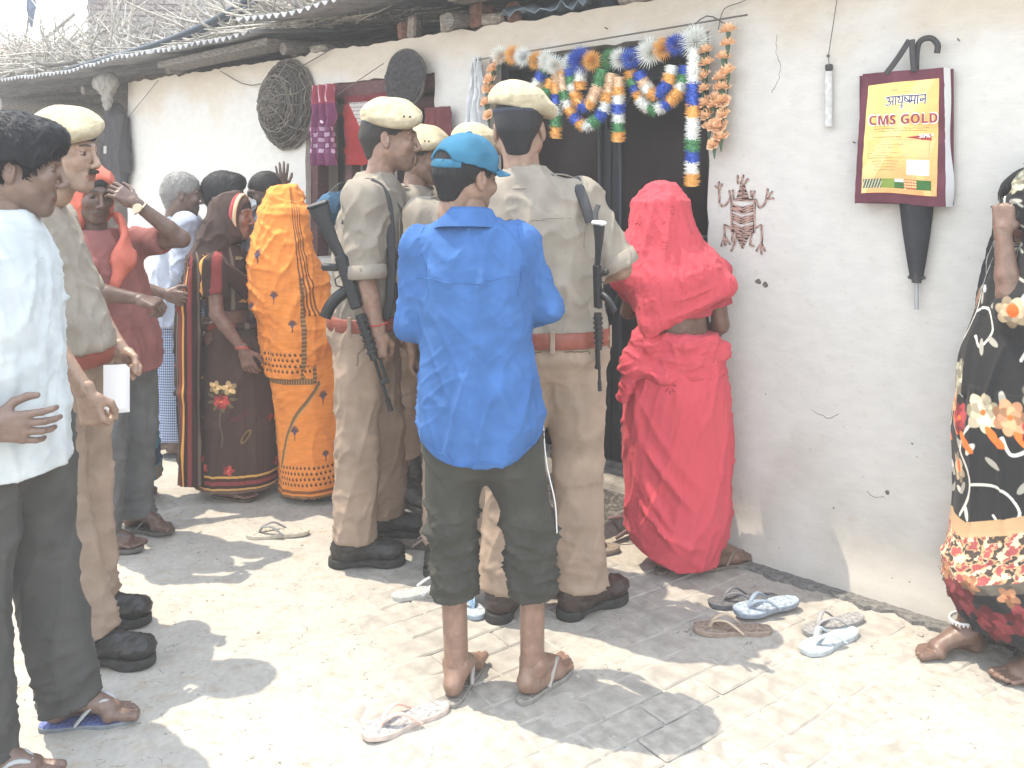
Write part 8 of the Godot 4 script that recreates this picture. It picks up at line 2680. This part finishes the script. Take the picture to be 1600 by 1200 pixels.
	tube(st, [Vector3(0.0, 0.23, 0), Vector3(-0.002, 0.265, 0), Vector3(0.030, 0.47, 0), Vector3(0.035, 0.60, -0.01)], 0.0018, 5)
	box(st, Vector3(-0.003, 0.262, 0), Vector3(0.012, 0.012, 0.012))
	obj("wire", done(st), mat("wire", L(0.12, 0.11, 0.10), 0.6), ch)

func make_footwear() -> void:
	loose_slipper(-0.965, 3.56, -1.45, L(0.62, 0.56, 0.46), L(0.60, 0.54, 0.45), L(0.22, 0.22, 0.23), "single beige flip-flop with a grey strap alone left of the profile officer")
	loose_slipper(-0.285, 2.33, -1.05, L(0.62, 0.52, 0.46), L(0.50, 0.48, 0.47), L(0.70, 0.40, 0.34), "grey flip-flop with a coral strap alone in the foreground")
	loose_slipper(0.80, 2.99, -1.4, L(0.13, 0.13, 0.14), L(0.16, 0.16, 0.17), L(0.14, 0.14, 0.15), "dark grey flip-flop lying under the blue one by the wall", 0.04)
	loose_slipper(0.86, 2.92, -1.25, L(0.30, 0.34, 0.40), L(0.45, 0.52, 0.60), L(0.20, 0.25, 0.31), "slate blue flip-flop resting on the dark grey one", -0.10, 0.018)
	loose_slipper(0.715, 2.80, 1.5 + PI, L(0.33, 0.25, 0.20), L(0.38, 0.29, 0.23), L(0.45, 0.36, 0.26), "tan sandal with a broad gilded strap in front of the slate blue pair")
	loose_slipper(1.055, 2.83, -1.15, L(0.34, 0.33, 0.33), L(0.40, 0.39, 0.38), L(0.30, 0.29, 0.29), "grey flip-flop, the farther of the pair nearest the black sari")
	loose_slipper(1.005, 2.73, -1.05, L(0.50, 0.55, 0.57), L(0.62, 0.68, 0.70), L(0.52, 0.64, 0.70), "pale blue flip-flop, the nearer of the pair by the black sari")
	loose_slipper(-0.135, 3.14, 1.3, L(0.42, 0.25, 0.27), L(0.45, 0.28, 0.30), L(0.40, 0.24, 0.26), "dusty pink flip-flop between the boy's knees, farther in")
	loose_slipper(-0.17, 2.98, 0.5, L(0.40, 0.47, 0.55), L(0.58, 0.64, 0.68), L(0.28, 0.42, 0.58), "light blue flip-flop beside the boy's left calf")
	loose_slipper(-0.30, 3.06, 1.9, L(0.55, 0.55, 0.52), L(0.62, 0.62, 0.58), L(0.5, 0.5, 0.5), "pale grey flip-flop left of the boy's left knee")
	loose_slipper(-0.36, 3.45, 1.4, L(0.14, 0.13, 0.12), L(0.30, 0.24, 0.2), L(0.35, 0.25, 0.2), "brown flip-flop beside the profile officer's far boot")
	loose_slipper(0.22, 3.52, 1.35, L(0.13, 0.12, 0.12), L(0.16, 0.15, 0.15), L(0.18, 0.15, 0.14), "black flip-flop behind the tall officer's right boot")
	loose_slipper(0.30, 3.40, 1.7, L(0.30, 0.24, 0.19), L(0.34, 0.27, 0.22), L(0.2, 0.15, 0.12), "flat brown flip-flop between the tall officer and the pink sari")
	loose_slipper(0.42, 3.52, 2.2, L(0.10, 0.09, 0.10), L(0.13, 0.12, 0.12), L(0.16, 0.10, 0.10), "black flip-flop leaning on its side near the doorstep", 1.0, 0.05)
	loose_slipper(0.17, 3.22, 1.25, L(0.30, 0.30, 0.30), L(0.33, 0.32, 0.31), L(0.25, 0.24, 0.24), "grey flip-flop just behind the tall officer's trouser cuff")
	# cut branches lying by the elder's feet
	rng.seed = 6
	for k in 7:
		var st := st_new()
		var a := Vector3(-1.95 + rng.randf_range(-0.3, 0.3), 0.02 + k * 0.012, -4.75 + rng.randf_range(-0.25, 0.3))
		tube(st, [a, a + Vector3(0.35, 0.012, rng.randf_range(-0.12, 0.12)), a + Vector3(0.75, 0.02, rng.randf_range(-0.15, 0.15))], [0.022, 0.019, 0.013], 7)
		tag(obj("cut_branch", done(st), mat("cut_branch", L(0.42, 0.33, 0.24), 0.9, "wood", 3.0)), "peeled branch lying on the ground by the elder's feet", "branch", "peeled branches on the ground")

func _ready() -> void:
	noise.noise_type = FastNoiseLite.TYPE_SIMPLEX_SMOOTH
	noise.frequency = 1.0
	noise.fractal_type = FastNoiseLite.FRACTAL_FBM
	noise.fractal_octaves = 3
	crease_noise.noise_type = FastNoiseLite.TYPE_SIMPLEX_SMOOTH
	crease_noise.frequency = 1.0
	crease_noise.fractal_type = FastNoiseLite.FRACTAL_NONE
	flat_noise.frequency = 1.0
	flat_noise.noise_type = FastNoiseLite.TYPE_SIMPLEX_SMOOTH
	flat_noise.seed = 17
	make_camera_and_light()
	make_textures()
	make_ground()
	make_house()
	make_behind()
	make_roof_load()
	make_people()
	make_garlands()
	make_baskets()
	make_hung_cloths()
	make_bag()
	make_footwear()
